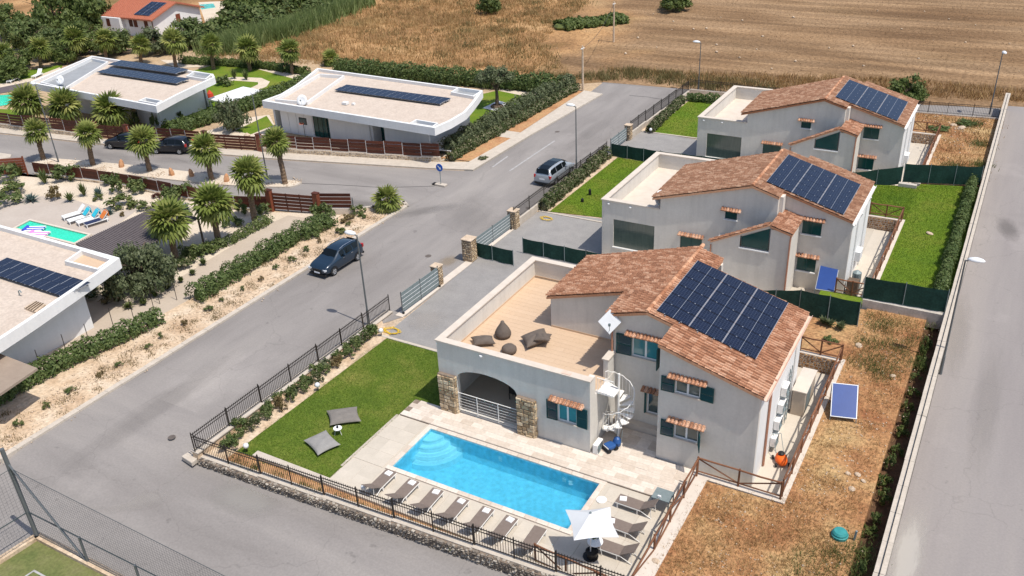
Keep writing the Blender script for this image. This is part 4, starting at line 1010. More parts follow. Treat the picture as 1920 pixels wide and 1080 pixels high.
# honey stone piers of the arch, stone by stone
o_ = MB().box(-25.06,-23.98,33.46,33.69,.05,2.55).add([],[]).build('pier', W['mortar'], H); o2_ = MB().box(-20.06,-18.98,33.46,33.69,.05,2.50).build('pier', W['mortar'], H)
for pr, xa, xb, zt in ((o_, -25.06, -23.98, 2.55), (o2_, -20.06, -18.98, 2.50)):
    for (oo, u, nn, wd) in (((xa,33.46,.05),(1,0,0),(0,-1,0),xb-xa), ((xb,33.46,.05),(0,1,0),(1,0,0),.23)):
        zz_ = 0.0; oo = Vector(oo); u = Vector(u); nn = Vector(nn)
        while zz_ < zt-.1:
            rh = min(rng.uniform(.17,.30), zt-.05-zz_); xx_ = 0.0
            while xx_ < wd-.02:
                rw = min(rng.uniform(.22,.5), wd-xx_)
                if wd-xx_-rw < .1: rw = wd-xx_
                m2 = MB(); g = .014; c = [oo+u*(xx_+g)+Vector((0,0,zz_+g)), oo+u*(xx_+rw-g)+Vector((0,0,zz_+g)), oo+u*(xx_+rw-g)+Vector((0,0,zz_+rh-g)), oo+u*(xx_+g)+Vector((0,0,zz_+rh-g))]
                c = [p+u*rng.uniform(-.02,.02)+Vector((0,0,rng.uniform(-.015,.015))) for p in c]; mm = (c[0]+c[1]+c[2]+c[3])/4; dd = rng.uniform(.04,.09)
                m2.add(c+[p*.8+mm*.2+nn*dd for p in c], [(4,5,6,7),(0,1,5,4),(1,2,6,5),(2,3,7,6),(3,0,4,7)])
                so_ = m2.build('stone', W['stone'], pr); xx_ += rw
            zz_ += rh
# porch cable railing
rl = MB()
for k in range(7): rl.tube([(AX0+.02,33.68,.34+k*.19),(AX1-.02,33.68,.34+k*.19)], .009 if k < 6 else .022, 5)
for x in (AX0+.05,-22.7,-21.35,AX1-.05): rl.box(x-.02,x+.02,33.66,33.70,.22,1.5)
rl.build('porch_railing', W['white_metal'], H)
window(H, -17.68, -16.6, 1.62, 2.78, 33.70, 'LR', .62, 'glass_teal', awx=.45)
# upper left box and stair recess
def ztop(x): return RZ-abs(x-RX)*SLOPE-.14
mb = MB(); mb.vprism([(-21.0,3.36),(-15.96,3.36),(-15.96,ztop(-15.96)),(-21.0,ztop(-21.0))], 39.45, 44.85); mb.build('upper_wall', W['plaster'], H)
mb = MB(); mb.wall(-15.95, -12.62, 0, 3.3, 36.9, 37.15, [(-14.0,-13.36,1.2,2.55)]); mb.wall(-15.95, -12.62, 3.3, 6.0, 36.9, 37.15, [(-14.92,-13.45,4.55,5.72)])
mb.vprism([(-15.95,6.0),(-12.62,6.0),(-12.62,ztop(-12.62)),(RX,ztop(RX)),(-15.95,ztop(-15.95))], 36.9, 37.15)
mb.box(-15.95,-15.7,37.15,44.8,0,ztop(-15.95)); mb.build('recess_wall', W['plaster'], H)
mb = MB(); mb.box(-15.8,-12.66,36.5,36.89,.0,.48); mb.build('plinth', W['cap'], H)
window(H, -14.92, -13.45, 4.55, 5.72, 36.9, 'L', .85, 'glass_teal', awx=.35)
MB().box(-13.30,-13.25,36.15,36.88,4.5,5.75).build('shutter', W['shutter'], H, label='teal shutter standing open against the right wing')
window(H, -14.0, -13.36, 1.2, 2.55, 36.9, '', None, 'glass', mull=False, awx=.3)
MB().box(-14.14,-14.03,36.84,36.89,1.15,2.6).build('shutter', W['shutter'], H)
# right wing
mb = MB(); mb.wall(-12.65, -7.65, -.2, 5.2, 34.9, 35.15, [(-11.82,-10.55,4.42,5.22-.03),(-11.75,-10.5,1.72,2.62)])
mb.vprism([(-12.65,5.2),(-7.65,5.2),(-7.65,ztop(-7.65)),(-12.65,ztop(-12.65))], 34.9, 35.15); mb.build('wing_wall', W['plaster'], H)
MB().box(-7.9,-7.65,35.15,43.1,-.2,ztop(-7.65)).build('wing_side_wall', W['modern'], H); MB().box(-12.65,-12.4,35.15,43.1,-.2,ztop(-12.65)).build('partition_wall', W['plaster'], H); MB().vprism([(-12.4,-.2),(-7.9,-.2),(-7.9,ztop(-7.9)),(-12.4,ztop(-12.4))], 42.85, 43.1).build('rear_wall', W['plaster'], H)  # brighter coat on the side wall: its sunlight is put into the colour
mb = MB(); mb.vprism([(-15.7,0),(-12.66,0),(-12.66,ztop(-12.66)),(RX,ztop(RX)),(-15.7,ztop(-15.7))], 44.3, 44.6); mb.build('rear_wall', W['plaster'], H)
window(H, -11.82, -10.55, 4.42, 5.22, 34.9, 'LR', .68, 'glass', awx=.35)
window(H, -11.75, -10.5, 1.72, 2.62, 34.9, 'LR', .68, 'glass', awx=.35, open_r=1.15)
# roofs
PT = [(-1,RX,-21.2,39.3,45.0), (-1,RX,-16.3,36.7,39.3), (1,RX,-12.72,36.7,44.75), (1,-12.72,-7.48,34.72,43.35)]
RF = slab_part(H, PT, RX, RZ, W['ridge'])
roof_tiles(H, RF, PT, RX, RZ, W['tile'], 300)
ridge_row(RF, H, RX, RZ, 36.72, 44.9, W['ridge'])
roof_array(H, -13.72, 37.02, RX, RZ)
gutter(H, -7.38, 5.47, 34.72, 43.35)
pipe(H, 'downpipe', [(-7.4,36.6,5.42),(-7.5,36.6,5.15),(-7.58,36.7,4.9),(-7.58,36.7,.1)], .06, W['copper'])
pipe(H, 'downpipe', [(-15.98,36.8,6.6),(-16.02,36.8,6.4),(-16.02,36.84,3.5)], .05, W['copper'])
pipe(H, 'conduit', [(-7.6,41.9,5.2),(-7.6,41.9,.2)], .045, W['white_metal'])
for (x, y, z) in ((-22.2,33.66,4.32),): MB().lathe((x,y-.03,z), [(.03,0),(.09,.02),(.09,.09),(.03,.1)], 10).build('wall_lamp', W['lampwhite'], H)
MB().box(-17.45,-16.95,33.7,33.98,4.63,4.645).build('drain_tile', W['gutter'], H)
# corner lamp ball and pole by the dish
MB().lathe((-16.35,39.3,5.75), [(.02,-.12),(.10,-.07),(.13,0),(.10,.09),(.02,.12)], 10).build('wall_lamp', W['lampwhite'], H)

# spiral staircase
SC = thing('spiral_staircase', 'white spiral staircase up to the roof terrace by the blue cleaner', 'staircase', (-14.95,35.3,.07)); so_ = ORIG[SC.name]
CXs, CYs = -14.95, 35.3
MB().tube([(CXs,CYs,.07),(CXs,CYs,4.35)], .06, 10).build('pole', W['white_metal'], SC)
NS = 15; RS = .82
rail = []
for i in range(NS):
    a0 = 1.75 + i*(2*PI*1.22/NS); z = .28 + i*(3.12/NS); a1 = a0+2*PI*1.3/NS
    p = lambda a, r: (CXs+r*math.cos(a), CYs+r*math.sin(a))
    mb = MB(); pts = [p(a0,.05), p(a0,RS), p((a0+a1)/2,RS*1.02), p(a1,RS), p(a1,.05)]
    mb.prism(pts, z-.025, z+.02); mb.build('tread', W['white_metal'], SC)
    for f_ in (.25,.75):
        q = p(a0+(a1-a0)*f_, RS-.01); mb = MB().tube([(q[0],q[1],z),(q[0],q[1],z+.92)], .011, 5); mb.build('baluster', W['white_metal'], SC)
        rail.append((q[0],q[1],z+.92+f_*.1))
MB().tube(rail, .022, 6).build('handrail', W['white_metal'], SC)
mb = MB(); mb.prism([(-15.84,34.55),(-14.9,34.55),(-14.9,35.35),(-15.84,35.75)], 3.34, 3.40); mb.build('landing', W['white_metal'], SC)
mb = MB()
for k in range(6): x = -15.8+k*.17; mb.tube([(x,34.55,3.4),(x,34.55,4.3)], .011, 5)
mb.tube([(-15.84,34.55,4.3),(-14.92,34.55,4.3)], .022, 6); mb.build('landing_rail', W['white_metal'], SC)

# ---- second and farthest gabled houses (one design)
def gabled(yo, label, arr):
    h = thing('gabled_house', label, 'house', (-16.5, yo+5, 0)); o0 = ORIG[h.name]
    y = lambda v: v-55.45+yo
    rx, rz = -14.15, 7.36
    zt = lambda x: rz-abs(x-rx)*SLOPE-.14
    mb = MB(); F = y(55.45)
    mb.wall(-25.05, -12.4, 0, 4.52, F, F+.3, [(-24.13,-20.93,.92,3.12),(-18.97,-17.38,.1,2.78)])
    mb.vprism([(-20.55,4.52),(-16.0,4.52),(-16.0,zt(-16)),(-20.55,zt(-20.55))], F, F+.3)
    mb.wall(-16.0, -12.4, 4.52, 5.3, F, F+.3, [(-15.88,-15.05,4.66,5.2)])
    mb.vprism([(-16.0,5.3),(-12.4,5.3),(-12.4,zt(-12.4)),(rx,zt(rx)),(-16.0,zt(-16.0))], F, F+.3)
    mb.build('front_wall', W['plaster'], h)
    mb = MB(); mb.box(-25.05,-24.75,F+.3,y(66.3),0,4.52); mb.box(-24.75,-20.6,y(66.0),y(66.3),0,4.52); mb.vprism([(-20.55,3.36),(-14.2,3.36),(-14.2,zt(-14.2)),(-20.55,zt(-20.55))], y(61.5), y(62.1)); mb.box(-20.55,-20.3,F+.3,y(62.1),3.36,zt(-20.55)); mb.build('side_wall', W['plaster'], h)
    mb = MB(); mb.box(-25.11,-24.67,F-.08,y(66.38),4.52,4.59); mb.box(-24.67,-20.6,F-.08,F+.36,4.52,4.59) ; mb.box(-24.67,-20.6,y(65.94),y(66.38),4.52,4.59); mb.build('parapet_cap', W['cap'], h)
    MB().box(-24.75,-20.55,F+.3,y(66.0),3.1,3.38).build('terrace_floor', W['cap'], h); MB().box(-20.54,-14.3,y(62.11),y(65.99),3.1,3.37).build('terrace_floor', W['cap'], h); MB().box(-20.59,-14.05,y(66.0),y(66.3),0,4.52).build('side_wall', W['plaster'], h); MB().box(-14.3,-14.05,y(63.6),y(65.99),0,4.52).build('side_wall', W['plaster'], h); MB().box(-20.59,-14.0,y(65.94),y(66.38),4.521,4.59).build('parapet_cap', W['cap'], h)
    # right part
    G_ = y(56.5)
    mb = MB(); mb.wall(-12.4, -7.75, -.2, 5.1, G_, G_+.25, [(-10.9,-9.65,4.05,5.0),(-10.98,-9.72,1.3,2.3)])
    mb.vprism([(-12.4,5.1),(-7.75,5.1),(-7.75,zt(-7.75)),(-12.4,zt(-12.4))], G_, G_+.25); mb.build('wing_wall', W['plaster'], h)
    MB().box(-8.0,-7.75,G_+.25,y(63.5),-.2,zt(-7.75)).build('wing_side_wall', W['modern'], h); MB().box(-12.4,-12.15,F+.3,G_,0,zt(-12.4)).build('partition_wall', W['plaster'], h); MB().vprism([(-14.2,-.2),(-8.0,-.2),(-8.0,zt(-8.0)),(-14.2,zt(-14.2))], y(63.25), y(63.5)).build('rear_wall', W['plaster'], h)  # side wall coloured brighter than the front to carry the sunlight
    # windows
    window(h, -24.13, -20.93, .92, 3.12, F, '', None, 'glass_grey', aw=False, frame=False, mull=False)
    window(h, -18.97, -17.38, .1, 2.78, F, '', None, 'glass_dark', aw=True, frame=False, awx=.15, sill=False)
    window(h, -15.88, -15.05, 4.66, 5.2, F, '', None, 'glass_dark', aw=True, frame=False, mull=False, awx=.28)
    window(h, -10.9, -9.65, 4.05, 5.0, G_, '', None, 'glass_dark', aw=True, frame=False, awx=.2)
    window(h, -10.98, -9.72, 1.3, 2.3, G_, '', None, 'glass_dark', aw=True, frame=False, awx=.2)
    # projecting stair volume with sloping coping and its own little roof
    V0 = y(53.75)
    top = lambda x: 5.5-(-12.35-x)*.50 if x < -12.35 else 5.5-(x+12.35)*.27
    mb = MB(); mb.vprism([(-16.1,0),(-14.25,0),(-14.25,top(-14.25)),(-16.1,top(-16.1))], V0, V0+.25); mb.wall(-14.25,-12.3,0,3.55,V0,V0+.25); mb.box(-12.3,-11.05,V0,V0+.25,0,top(-12.3)-.28)
    mb.vprism([(-14.25,3.55),(-14.25,4.4),(-12.3,5.30),(-12.3,top(-12.3)),(-12.35,top(-12.35)),(-14.25,top(-14.25))], V0, V0+.25)
    mb.box(-11.3,-11.05,V0+.25,G_,0,5.1); mb.box(-16.1,-15.85,V0+.25,F,0,top(-16.0)-.2)
    mb.build('stair_wall', W['plaster'], h)
    mb = MB(); mb.vprism([(-14.2,3.62),(-12.4,3.62),(-12.4,5.2),(-14.2,4.3)], V0+.09, V0+.12); g_ = mb.build('window', W['glass_dark'], h)
    s_ = MB().box(-14.3,-12.3,V0-.08,V0+.08,3.48,3.56).build('sill', W['modern'], g_)
    # tiled coping along the sloping wall top
    cpm = MB().vprism([(-16.25,top(-16.25)),(-12.35,top(-12.35)),(-12.35,top(-12.35)+.07),(-16.25,top(-16.25)+.07)], V0-.14, V0+.42).build('coping', W['ridge'], h)
    tm = MB(); th_ = math.atan(.5)
    for i in range(11):
        for j in range(2):
            x = -12.4-i*.36; P = Vector((x, V0+.02+j*.24, top(x)+.08)); R_ = Matrix.Rotation(PI,3,'Z') @ Matrix.Rotation(th_,3,'Y'); n = len(tm.v)
            tm.v += [tuple(P+R_@Vector(v)) for v in TILE.v]; tm.f += [tuple(k+n for k in q) for q in TILE.f]; tm.m += [0]*len(TILE.f)
    o = tm.build('coping_tiles', W['tile'], cpm, kind='stuff')
    P2 = [(1,-12.35,-10.9,V0-.14,G_)]
    sm = MB().vprism([(-12.35,5.38),(-10.9,5.38-.27*1.45),(-10.9,5.5-.27*1.45),(-12.35,5.5)], V0-.14, G_).build('porch_roof', W['ridge'], h)
    roof_tiles(h, sm, P2, -12.35, 5.52, W['tile'], 0, slope=.27)
    # main roof
    PT = [(-1,rx,-21.1,F-.18,y(62.3)), (1,rx,-12.35,F-.18,y(63.0)), (1,-12.35,-7.75,G_-.18,y(63.7))]
    rf = slab_part(h, PT, rx, rz, W['ridge']); roof_tiles(h, rf, PT, rx, rz, W['tile_old'], 0); ridge_row(rf, h, rx, rz, F-.16, y(62.6), W['ridge'])
    roof_array(h, -13.55, y(56.45), rx, rz, me=arr, gy=.94)
    gutter(h, -7.64, 5.36, G_-.18, y(63.7), 'modern')
    pipe(h, 'downpipe', [(-7.5,y(58.4),5.35),(-7.68,y(58.5),4.9),(-7.68,y(58.5),.1)], .05, W['modern']); pipe(h, 'downpipe', [(-7.5,y(61.4),5.35),(-7.68,y(61.5),4.9),(-7.68,y(61.5),.1)], .05, W['modern'])
    pipe(h, 'downpipe', [(-10.98,V0-.05,5.0),(-11.0,V0-.06,4.6),(-11.0,V0-.06,.1)], .055, W['copper']); pipe(h, 'downpipe', [(-16.2,V0-.05,3.4),(-16.2,V0-.06,.1)], .055, W['copper'])
    for x in (-24.5,-22.8): MB().lathe((x,F-.05,4.25), [(.03,0),(.09,.02),(.09,.08),(.03,.1)], 8).build('wall_lamp', W['lampwhite'], h)
    MB().box(-7.74,-7.4,y(59.6),y(60.6),1.2,1.9).build('meter_box', W['modern'], h)
    return h
gabled(55.45, 'middle gabled house with tiled roof, six column solar roof and sloping stair volume', MOD)
gabled(76.5, 'farthest gabled house by the ploughed field with plain blue solar roof', MOD2)
# ------------------------------------------------------------------ flat roofed villas
def inset(poly, d):
    n = len(poly); out = []
    A = sum(poly[i][0]*poly[(i+1)%n][1]-poly[(i+1)%n][0]*poly[i][1] for i in range(n)); s_ = 1 if A > 0 else -1
    for i in range(n):
        p0, p1, p2 = [Vector((*poly[(i+k)%n][:2],)) for k in (-1, 0, 1)]
        d1 = (p1-p0).normalized(); d2 = (p2-p1).normalized(); n1 = Vector((-d1.y,d1.x))*s_; n2 = Vector((-d2.y,d2.x))*s_
        m_ = (n1+n2); m_ = m_/max(.3, m_.dot(n1)); q = p1+m_*d; out.append((q.x, q.y))
    return out
def ring(mb, poly, w, z0, z1):
    q = inset(poly, w); n = len(poly)
    for i in range(n):
        j = (i+1) % n; mb.prism([poly[i][:2], poly[j][:2], q[j], q[i]], z0, z1)
    return mb
def flat_villa(label, roof, walls, zt=3.9, fascia=.78, roofm='gravelroof', org=None):
    t = thing('flat_roof_villa', label, 'villa', (*org, 0))
    mb = MB(); ring(mb, roof, .28, zt-fascia, zt); mb.build('fascia', W['modern'], t)
    MB().prism(inset(roof, .285), zt-fascia+.02, zt-.32).build('roof', W[roofm], t)
    mb = MB()
    for w in walls: mb.box(*w, 0, zt-fascia-.001)
    mb.build('wall', W['modern'], t)
    return t
def skylight(t, poly, z0, zt, inner='greyroof'):
    mb = MB(); ring(mb, poly, .16, z0, zt); k = mb.build('roof_well', W['modern'], t)
    MB().sheet(inset(poly, .165), 3.592).build('well_floor', W[inner], k)
def flat_array(t, o, nx, ny, z, mw=1.7, md=1.0, tilt=.06, skip=(), rot=0.0, me=None):
    rails = MB(); c, s_ = math.cos(rot), math.sin(rot); o0 = ORIG[t.name]
    f = lambda x, y: (o[0]+x*c-y*s_, o[1]+x*s_+y*c)
    for j in range(ny):
        for k in (.2,.8):
            a = f(0, (j+k)*md*1.02); b = f(nx*mw*1.02, (j+k)*md*1.02); rails.bar((*a,z-.05), (*b,z-.05), .05, .08)
    arr = rails.build('solar_array', W['silver'], t)
    for i in range(nx):
        for j in range(ny):
            if (i, j) in skip: continue
            p = f((i+.5)*mw*1.02, (j+.5)*md*1.02); link('solar_module', me or MOD, arr, Vector((*p, z+.02))-o0, (tilt,0,rot))
    return arr
def sat_dish(name, label, p, rad=.4, aim=(.5,-.8,.5), pole=1.0, square=False):
    t = thing(name, label, 'satellite dish', p); P = Vector(p); aim = Vector(aim).normalized(); c = P+Vector((0,0,pole))
    MB().tube([P, c], .025, 6).build('mast', W['white_metal'], t)
    u = aim.cross(Vector((0,0,1))).normalized(); v = u.cross(aim); mb = MB(); R_ = []
    n = 4 if square else 14
    vs = [c]
    for r in (.5, 1.0):
        for k in range(n): a = 2*PI*k/n; vs.append(c+(u*math.cos(a)+v*math.sin(a)*1.08)*rad*r+aim*(.12*rad*2*r*r if not square else .01))
    fs = [(0, 1+k, 1+(k+1)%n) for k in range(n)] + [(1+k, 1+n+k, 1+n+(k+1)%n, 1+(k+1)%n) for k in range(n)]
    mb.add(vs, fs); o = mb.build('reflector', W['lampwhite'], t, smooth=not square); sm = o.modifiers.new('thickness', 'SOLIDIFY'); sm.thickness = .03
    mb = MB(); mb.tube([c-v*rad*.8, c+aim*rad*1.2-v*rad*.2], .015, 5); mb.obox(c+aim*rad*1.25-v*rad*.15, .05,.05,.07); mb.build('feed_arm', W['galv'], t)
    return t
def quadpanel(t, name, x0, x1, y0, y1, z0, z1, m): return MB().box(x0,x1,y0,y1,z0,z1).build(name, W[m], t)

# lower left villa
rA = [(-51.7,34.15),(-51.0,31.7),(-50.45,29.5),(-49.6,26.0),(-49.1,23.6),(-48.6,20.5),(-72,20.5),(-72,34.15)]
A1 = flat_villa('white flat roofed villa at the left edge with a raised roof well on its corner', rA, [(-71,-51.8,30.7,30.95),(-52.05,-51.8,24.5,30.7),(-71,-52.05,24.5,24.75)], org=(-60,27))
skylight(A1, [tuple(at(121,490,3.9))[:2], tuple(at(153,468,3.9))[:2], tuple(at(212,486,3.9))[:2], tuple(at(183,506,3.9))[:2]], 3.4, 3.93, 'terrace')
p = at(-60,466+14,3.9); q = at(75,545,3.6)
flat_array(A1, tuple(at(-37,508,3.75))[:2], 5, 2, 3.78, 1.74, 1.0)
hp = [tuple(at(a,b,3.62))[:2] for a,b in ((46,579),(66,567),(86,573),(68,588))]
MB().prism(hp, 3.5, 3.72).build('roof_hatch', W['rock'], A1)
mb = MB(); P0 = [Vector((*q_,3.74)) for q_ in hp]
for k in (.2,.4,.6,.8): mb.bar(P0[0].lerp(P0[3],k), P0[1].lerp(P0[2],k), .07, .05)
mb.build('hatch_grille', W['bark'], A1)
mb = MB(); c = at(36,551,3.7); mb.tube([(c.x,c.y,3.6),(c.x,c.y,3.9),(c.x+.2,c.y,4.0),(c.x+.3,c.y,3.85)], .04, 6); mb.build('vent_pipe', W['galv'], A1)
t = thing('flat_roof_annex', 'low brown flat roof at the left edge below the white villa', 'annex', (-52,21.5,0))
MB().prism([tuple(at(70,690,2.6))[:2], tuple(at(0,738,2.6))[:2], tuple(at(-120,740,2.6))[:2], tuple(at(-120,640,2.6))[:2], tuple(at(0,663,2.6))[:2]], 2.45, 2.6).build('roof', W['taupeflat'], t)
MB().box(-58,-52.4,19.5,23,0,2.44).build('wall', W['modern'], t)

# middle white villa
rB = [(-73.0,79.9),(-49.4,78.8),(-47.9,74.5),(-47.05,71.7),(-46.9,68.8),(-47.15,66.3),(-69.6,67.0),(-69.5,69.8),(-70.4,73.2)]
B1 = flat_villa('long white flat roofed villa in the middle with a row of solar panels', rB, [(-69.0,-62.6,68.7,68.95),(-62.3,-57.0,68.7,68.95),(-55.2,-49.8,68.9,69.15),(-57.0,-56.75,68.95,70.5),(-55.45,-55.2,69.15,70.5),(-51.0,-50.75,69.15,78.0),(-70.3,-70.05,69,78.6)], org=(-60,73))
quadpanel(B1, 'window', -62.6,-62.3+.001,68.75,68.8,.1,3.0,'glass_dark')
W3 = quadpanel(B1, 'window', -64.35,-62.55,68.66,68.69,.1,3.05,'glass_dark')
mb = MB()
for k in range(4): mb.box(-64.35+k*.6-.02,-64.35+k*.6+.02,68.63,68.655,.1,3.05)
mb.build('frame', W['black'], W3)
quadpanel(B1, 'door', -56.75,-55.45,70.3,70.35,.05,2.7,'glass_dark')
for k in range(4): quadpanel(B1, 'wall_panel', -68.9+k*1.1,-67.86+k*1.1,68.66,68.69,.15,3.05,'white')
skylight(B1, [tuple(at(a,b,3.9))[:2] for a,b in ((515,187),(598,139),(646,142),(576,192))], 3.36, 3.95, 'gravelroof')
skylight(B1, [tuple(at(a,b,3.9))[:2] for a,b in ((845,173),(858,164),(905,170),(888,181))], 3.4, 3.93, 'greyroof')
skylight(B1, [tuple(at(a,b,3.9))[:2] for a,b in ((768,231),(780,224),(822,231),(812,238))], 3.4, 3.93, 'greyroof')
a = at(627,170,3.75); flat_array(B1, (a.x, a.y), 8, 2, 3.80, 1.70, 1.05, rot=math.atan2(at(820,196,3.75).y-a.y, at(820,196,3.75).x-a.x))
sat_dish('satellite_dish', 'round white dish on the left roof edge of the middle white villa', tuple(at(568,197,3.6)), .55, (.45,-.85,.4), .5)
c = at(648,196,3.6); MB().obox((c.x,c.y,3.75), .3,.25,.12).obox((c.x+.9,c.y+.2,3.7), .15,.15,.1).build('roof_vent', W['modern'], B1)
t = thing('boarded_platform', 'low white boarded platform at the right end of the middle villa', 'platform', (-50,67.5,0))
cpn = [tuple(at(a,b,.5))[:2] for a,b in ((714,273),(765,245),(850,259),(846,283))]
mb = MB(); P0 = [Vector((*q,.5)) for q in cpn]
for k in range(14):
    a = P0[0].lerp(P0[1], (k+.05)/14); b = P0[3].lerp(P0[2], (k+.05)/14); a2 = P0[0].lerp(P0[1], (k+.93)/14); b2 = P0[3].lerp(P0[2], (k+.93)/14)
    MB().prism([tuple(a)[:2], tuple(b)[:2], tuple(b2)[:2], tuple(a2)[:2]], .44, .50).build('deck_board', W['white'], t)
mb = MB()
for q in cpn: mb.bar((q[0]*.99+.01*-50,q[1],0), (q[0]*.99+.01*-50,q[1],.43), .12)
mb.build('foot', W['white'], t)
t = thing('basketball_hoop', 'small basketball hoop on a pole in front of the middle villa', 'basketball hoop', tuple(at(574,266)))
MB().tube([(0,0,0),(0,0,1.9)], .04, 6).build('pole', W['polegrey'], t, local=True)
mb = MB()
for a,b,c_,d in ((-.5,.5,1.9,1.97),(-.5,.5,2.55,2.62),(-.5,-.43,1.97,2.55),(.43,.5,1.97,2.55)): mb.box(a,b,-.03,.03,c_,d)
mb.build('backboard_frame', W['black'], t, local=True); MB().box(-.43,.43,-.015,.015,1.97,2.55).build('backboard', W['glass_grey'], t, local=True)
mb = MB(); mb.tube([(.23*math.cos(k*PI/6), -.27+.23*math.sin(k*PI/6), 2.05) for k in range(13)], .015, 5); mb.build('hoop', W['orange'], t, local=True)

# upper left villa
rC = [(-106.4,74.3),(-83.3,73.3),(-82.0,72.3),(-81.2,68.5),(-80.4,65.2),(-79.2,61.2),(-102.2,62.3),(-103.4,65.7)]
C1 = flat_villa('white flat roofed villa at upper left with a long double solar row', rC, [(-101,-84.2,64.9,65.15),(-84.4,-84.15,65.15,72.0),(-104,-84.4,72.5,72.75)], org=(-92,68))
skylight(C1, [tuple(at(a,b,3.9))[:2] for a,b in ((75,155),(171,109),(203,116),(122,166))], 3.36, 3.95, 'greyroof')
skylight(C1, [tuple(at(a,b,3.9))[:2] for a,b in ((349,143),(364,133),(398,139),(386,149))], 3.4, 3.93, 'greyroof')
skylight(C1, [tuple(at(a,b,3.9))[:2] for a,b in ((259,189),(273,183),(305,189),(294,195))], 3.4, 3.93, 'greyroof')
a = at(181,137,3.75); rot_ = math.atan2(at(318,157,3.75).y-a.y, at(318,157,3.75).x-a.x); flat_array(C1, (a.x,a.y), 8, 2, 3.85, 1.72, 1.05, rot=rot_, me=MOD2)
b = at(203,124,3.75); flat_array(C1, (b.x,b.y), 7, 2, 3.95, 1.72, 1.0, rot=rot_, me=MOD2)
sat_dish('satellite_dish', 'round white dish on the front roof edge of the upper left villa', tuple(at(116,160,3.6)), .5, (.4,-.85,.5), .6)
quadpanel(C1, 'window', -94,-90,64.84,64.89,.1,2.9,'glass_dark'); quadpanel(C1, 'door', -88.3,-87.5,64.84,64.89,.05,2.6,'glass_dark')
MB().bar((-103,62.6,0),(-103,62.6,3.1),.3).build('column', W['modern'], C1)
t = thing('garden_pavilion', 'white flat garden pavilion roof on the lawn between the upper villas', 'pavilion', tuple(at(440,195)))
pv = [tuple(at(a,b,1.3))[:2] for a,b in ((388,186),(456,163),(492,170),(425,194))]
MB().prism(pv, 1.2, 1.35).build('roof', W['white'], t)
mb = MB(); 
for q in inset(pv, .25): mb.bar((*q,0),(*q,1.19),.12)
mb.build('post', W['white'], t)

# farmhouse behind
t = thing('farmhouse', 'white farmhouse with red tiled roof and roof panels at the top left', 'house', (-128,102,0)); o0 = ORIG[t.name]
mb = MB(); xg = -122.2; y0_, y1_ = 97.4, 107.4; ym = (y0_+y1_)/2; ev, rg_ = 3.15, 4.75
mb.box(-133.6,xg,y0_,y1_,-.3,ev)
mb.add([(xg,y0_,ev),(xg,y1_,ev),(xg,ym,rg_-.15),(xg-.3,y0_,ev),(xg-.3,y1_,ev),(xg-.3,ym,rg_-.15)], [(0,1,2),(5,4,3),(0,2,5,3),(1,4,5,2)])
mb.box(-133.2,-128.8,96.4,97.4,-.3,ev-.25)
mb.build('wall', W['modern'], t)
mb = MB(); k = (rg_-ev)/(ym-y0_)
for a, b, za, zb in ((y0_-.6,ym,ev-.6*k,rg_),(ym,y1_+.6,rg_,ev-.6*k)):
    mb.add([(-134.2,a,za),(xg+.6,a,za),(xg+.6,b,zb),(-134.2,b,zb),(-134.2,a,za-.2),(xg+.6,a,za-.2),(xg+.6,b,zb-.2),(-134.2,b,zb-.2)], [(0,1,2,3),(7,6,5,4),(0,4,5,1),(1,5,6,2),(2,6,7,3),(3,7,4,0)])
rf = mb.build('roof', W['redroof'], t)
mb = MB(); 
for x in np.arange(-134, xg+.6, .45):
    for a, b, za, zb in ((y0_-.6,ym,ev-.6*k,rg_),(ym,y1_+.6,rg_,ev-.6*k)): mb.bar((x,a,za+.03),(x,b,zb+.03),.2,.1)
mb.build('roof_tiles', W['redroof'], rf, kind='stuff')
sa = MB().bar((-126.6,99.0,ev+1.6*k-.25),(-123.1,99.0,ev+1.6*k-.25),.05).build('solar_array', W['silver'], t)
for i in range(2):
    for j in range(4):
        yy = 97.7+(j+.5)*1.02; link('solar_module', MOD2, sa, Vector((-126.6+(i+.5)*1.78, yy, ev+(yy-y0_)*k+.12))-o0, (math.atan(k),0,0))
for x in (-126.2,-127.3,-123.7,-131.5): 
    w_ = MB().box(x-.42,x+.42,y0_-(.05 if x > -128 else 1.05),y0_-(.001 if x > -128 else 1.001),1.5,2.7).build('window', W['slat'], t)
MB().box(xg+.001,xg+.05,102.2,103.1,1.5,2.8).build('window', W['slat_red'], t)
mb = MB().tube([(xg+.1,y0_-.1,0),(xg+.1,y0_-.1,3.0)], .08, 6).build('downpipe', W['slat'], t)

# ------------------------------------------------------------------ villa gardens
sheet('gravel_garden', [(-110,12),(-49.0,12),(-48.2,50.5),(-48.4,53.3),(-54.5,51.3),(-57.9,50.5),(-73,50.3),(-83.5,48.6),(-110,45)], 0.004, W['gravel'])
def pxsheet(name, z, m, *pts): return sheet(name, poly_px(z, *pts), z, W[m])
W['path'] = mat('driveway_concrete', (.40,.33,.26), (.47,.395,.315), sc=.5, rough=.9, fine=.07, fsc=6)
pxsheet('driveway', .012, 'path', (540,404),(600,412),(590,424),(470,495),(370,550),(345,575),(240,650),(120,730),(0,800),(-60,760),(60,690),(170,615),(155,560),(240,572),(330,525),(420,470),(515,415))
W['deckA'] = mat('pool_terrace', (.40,.34,.29), (.46,.40,.345), sc=.5, rough=.9, fine=.06, fsc=5)
pxsheet('pool_terrace', .012, 'deckA', (-60,370),(80,368),(140,375),(215,398),(262,390),(180,450),(130,480),(0,430),(-60,410))
pa = [at(30,430), at(56,416), at(166,443), at(140,458)]
x0_, x1_ = (pa[0].x+pa[1].x)/2, (pa[2].x+pa[3].x)/2
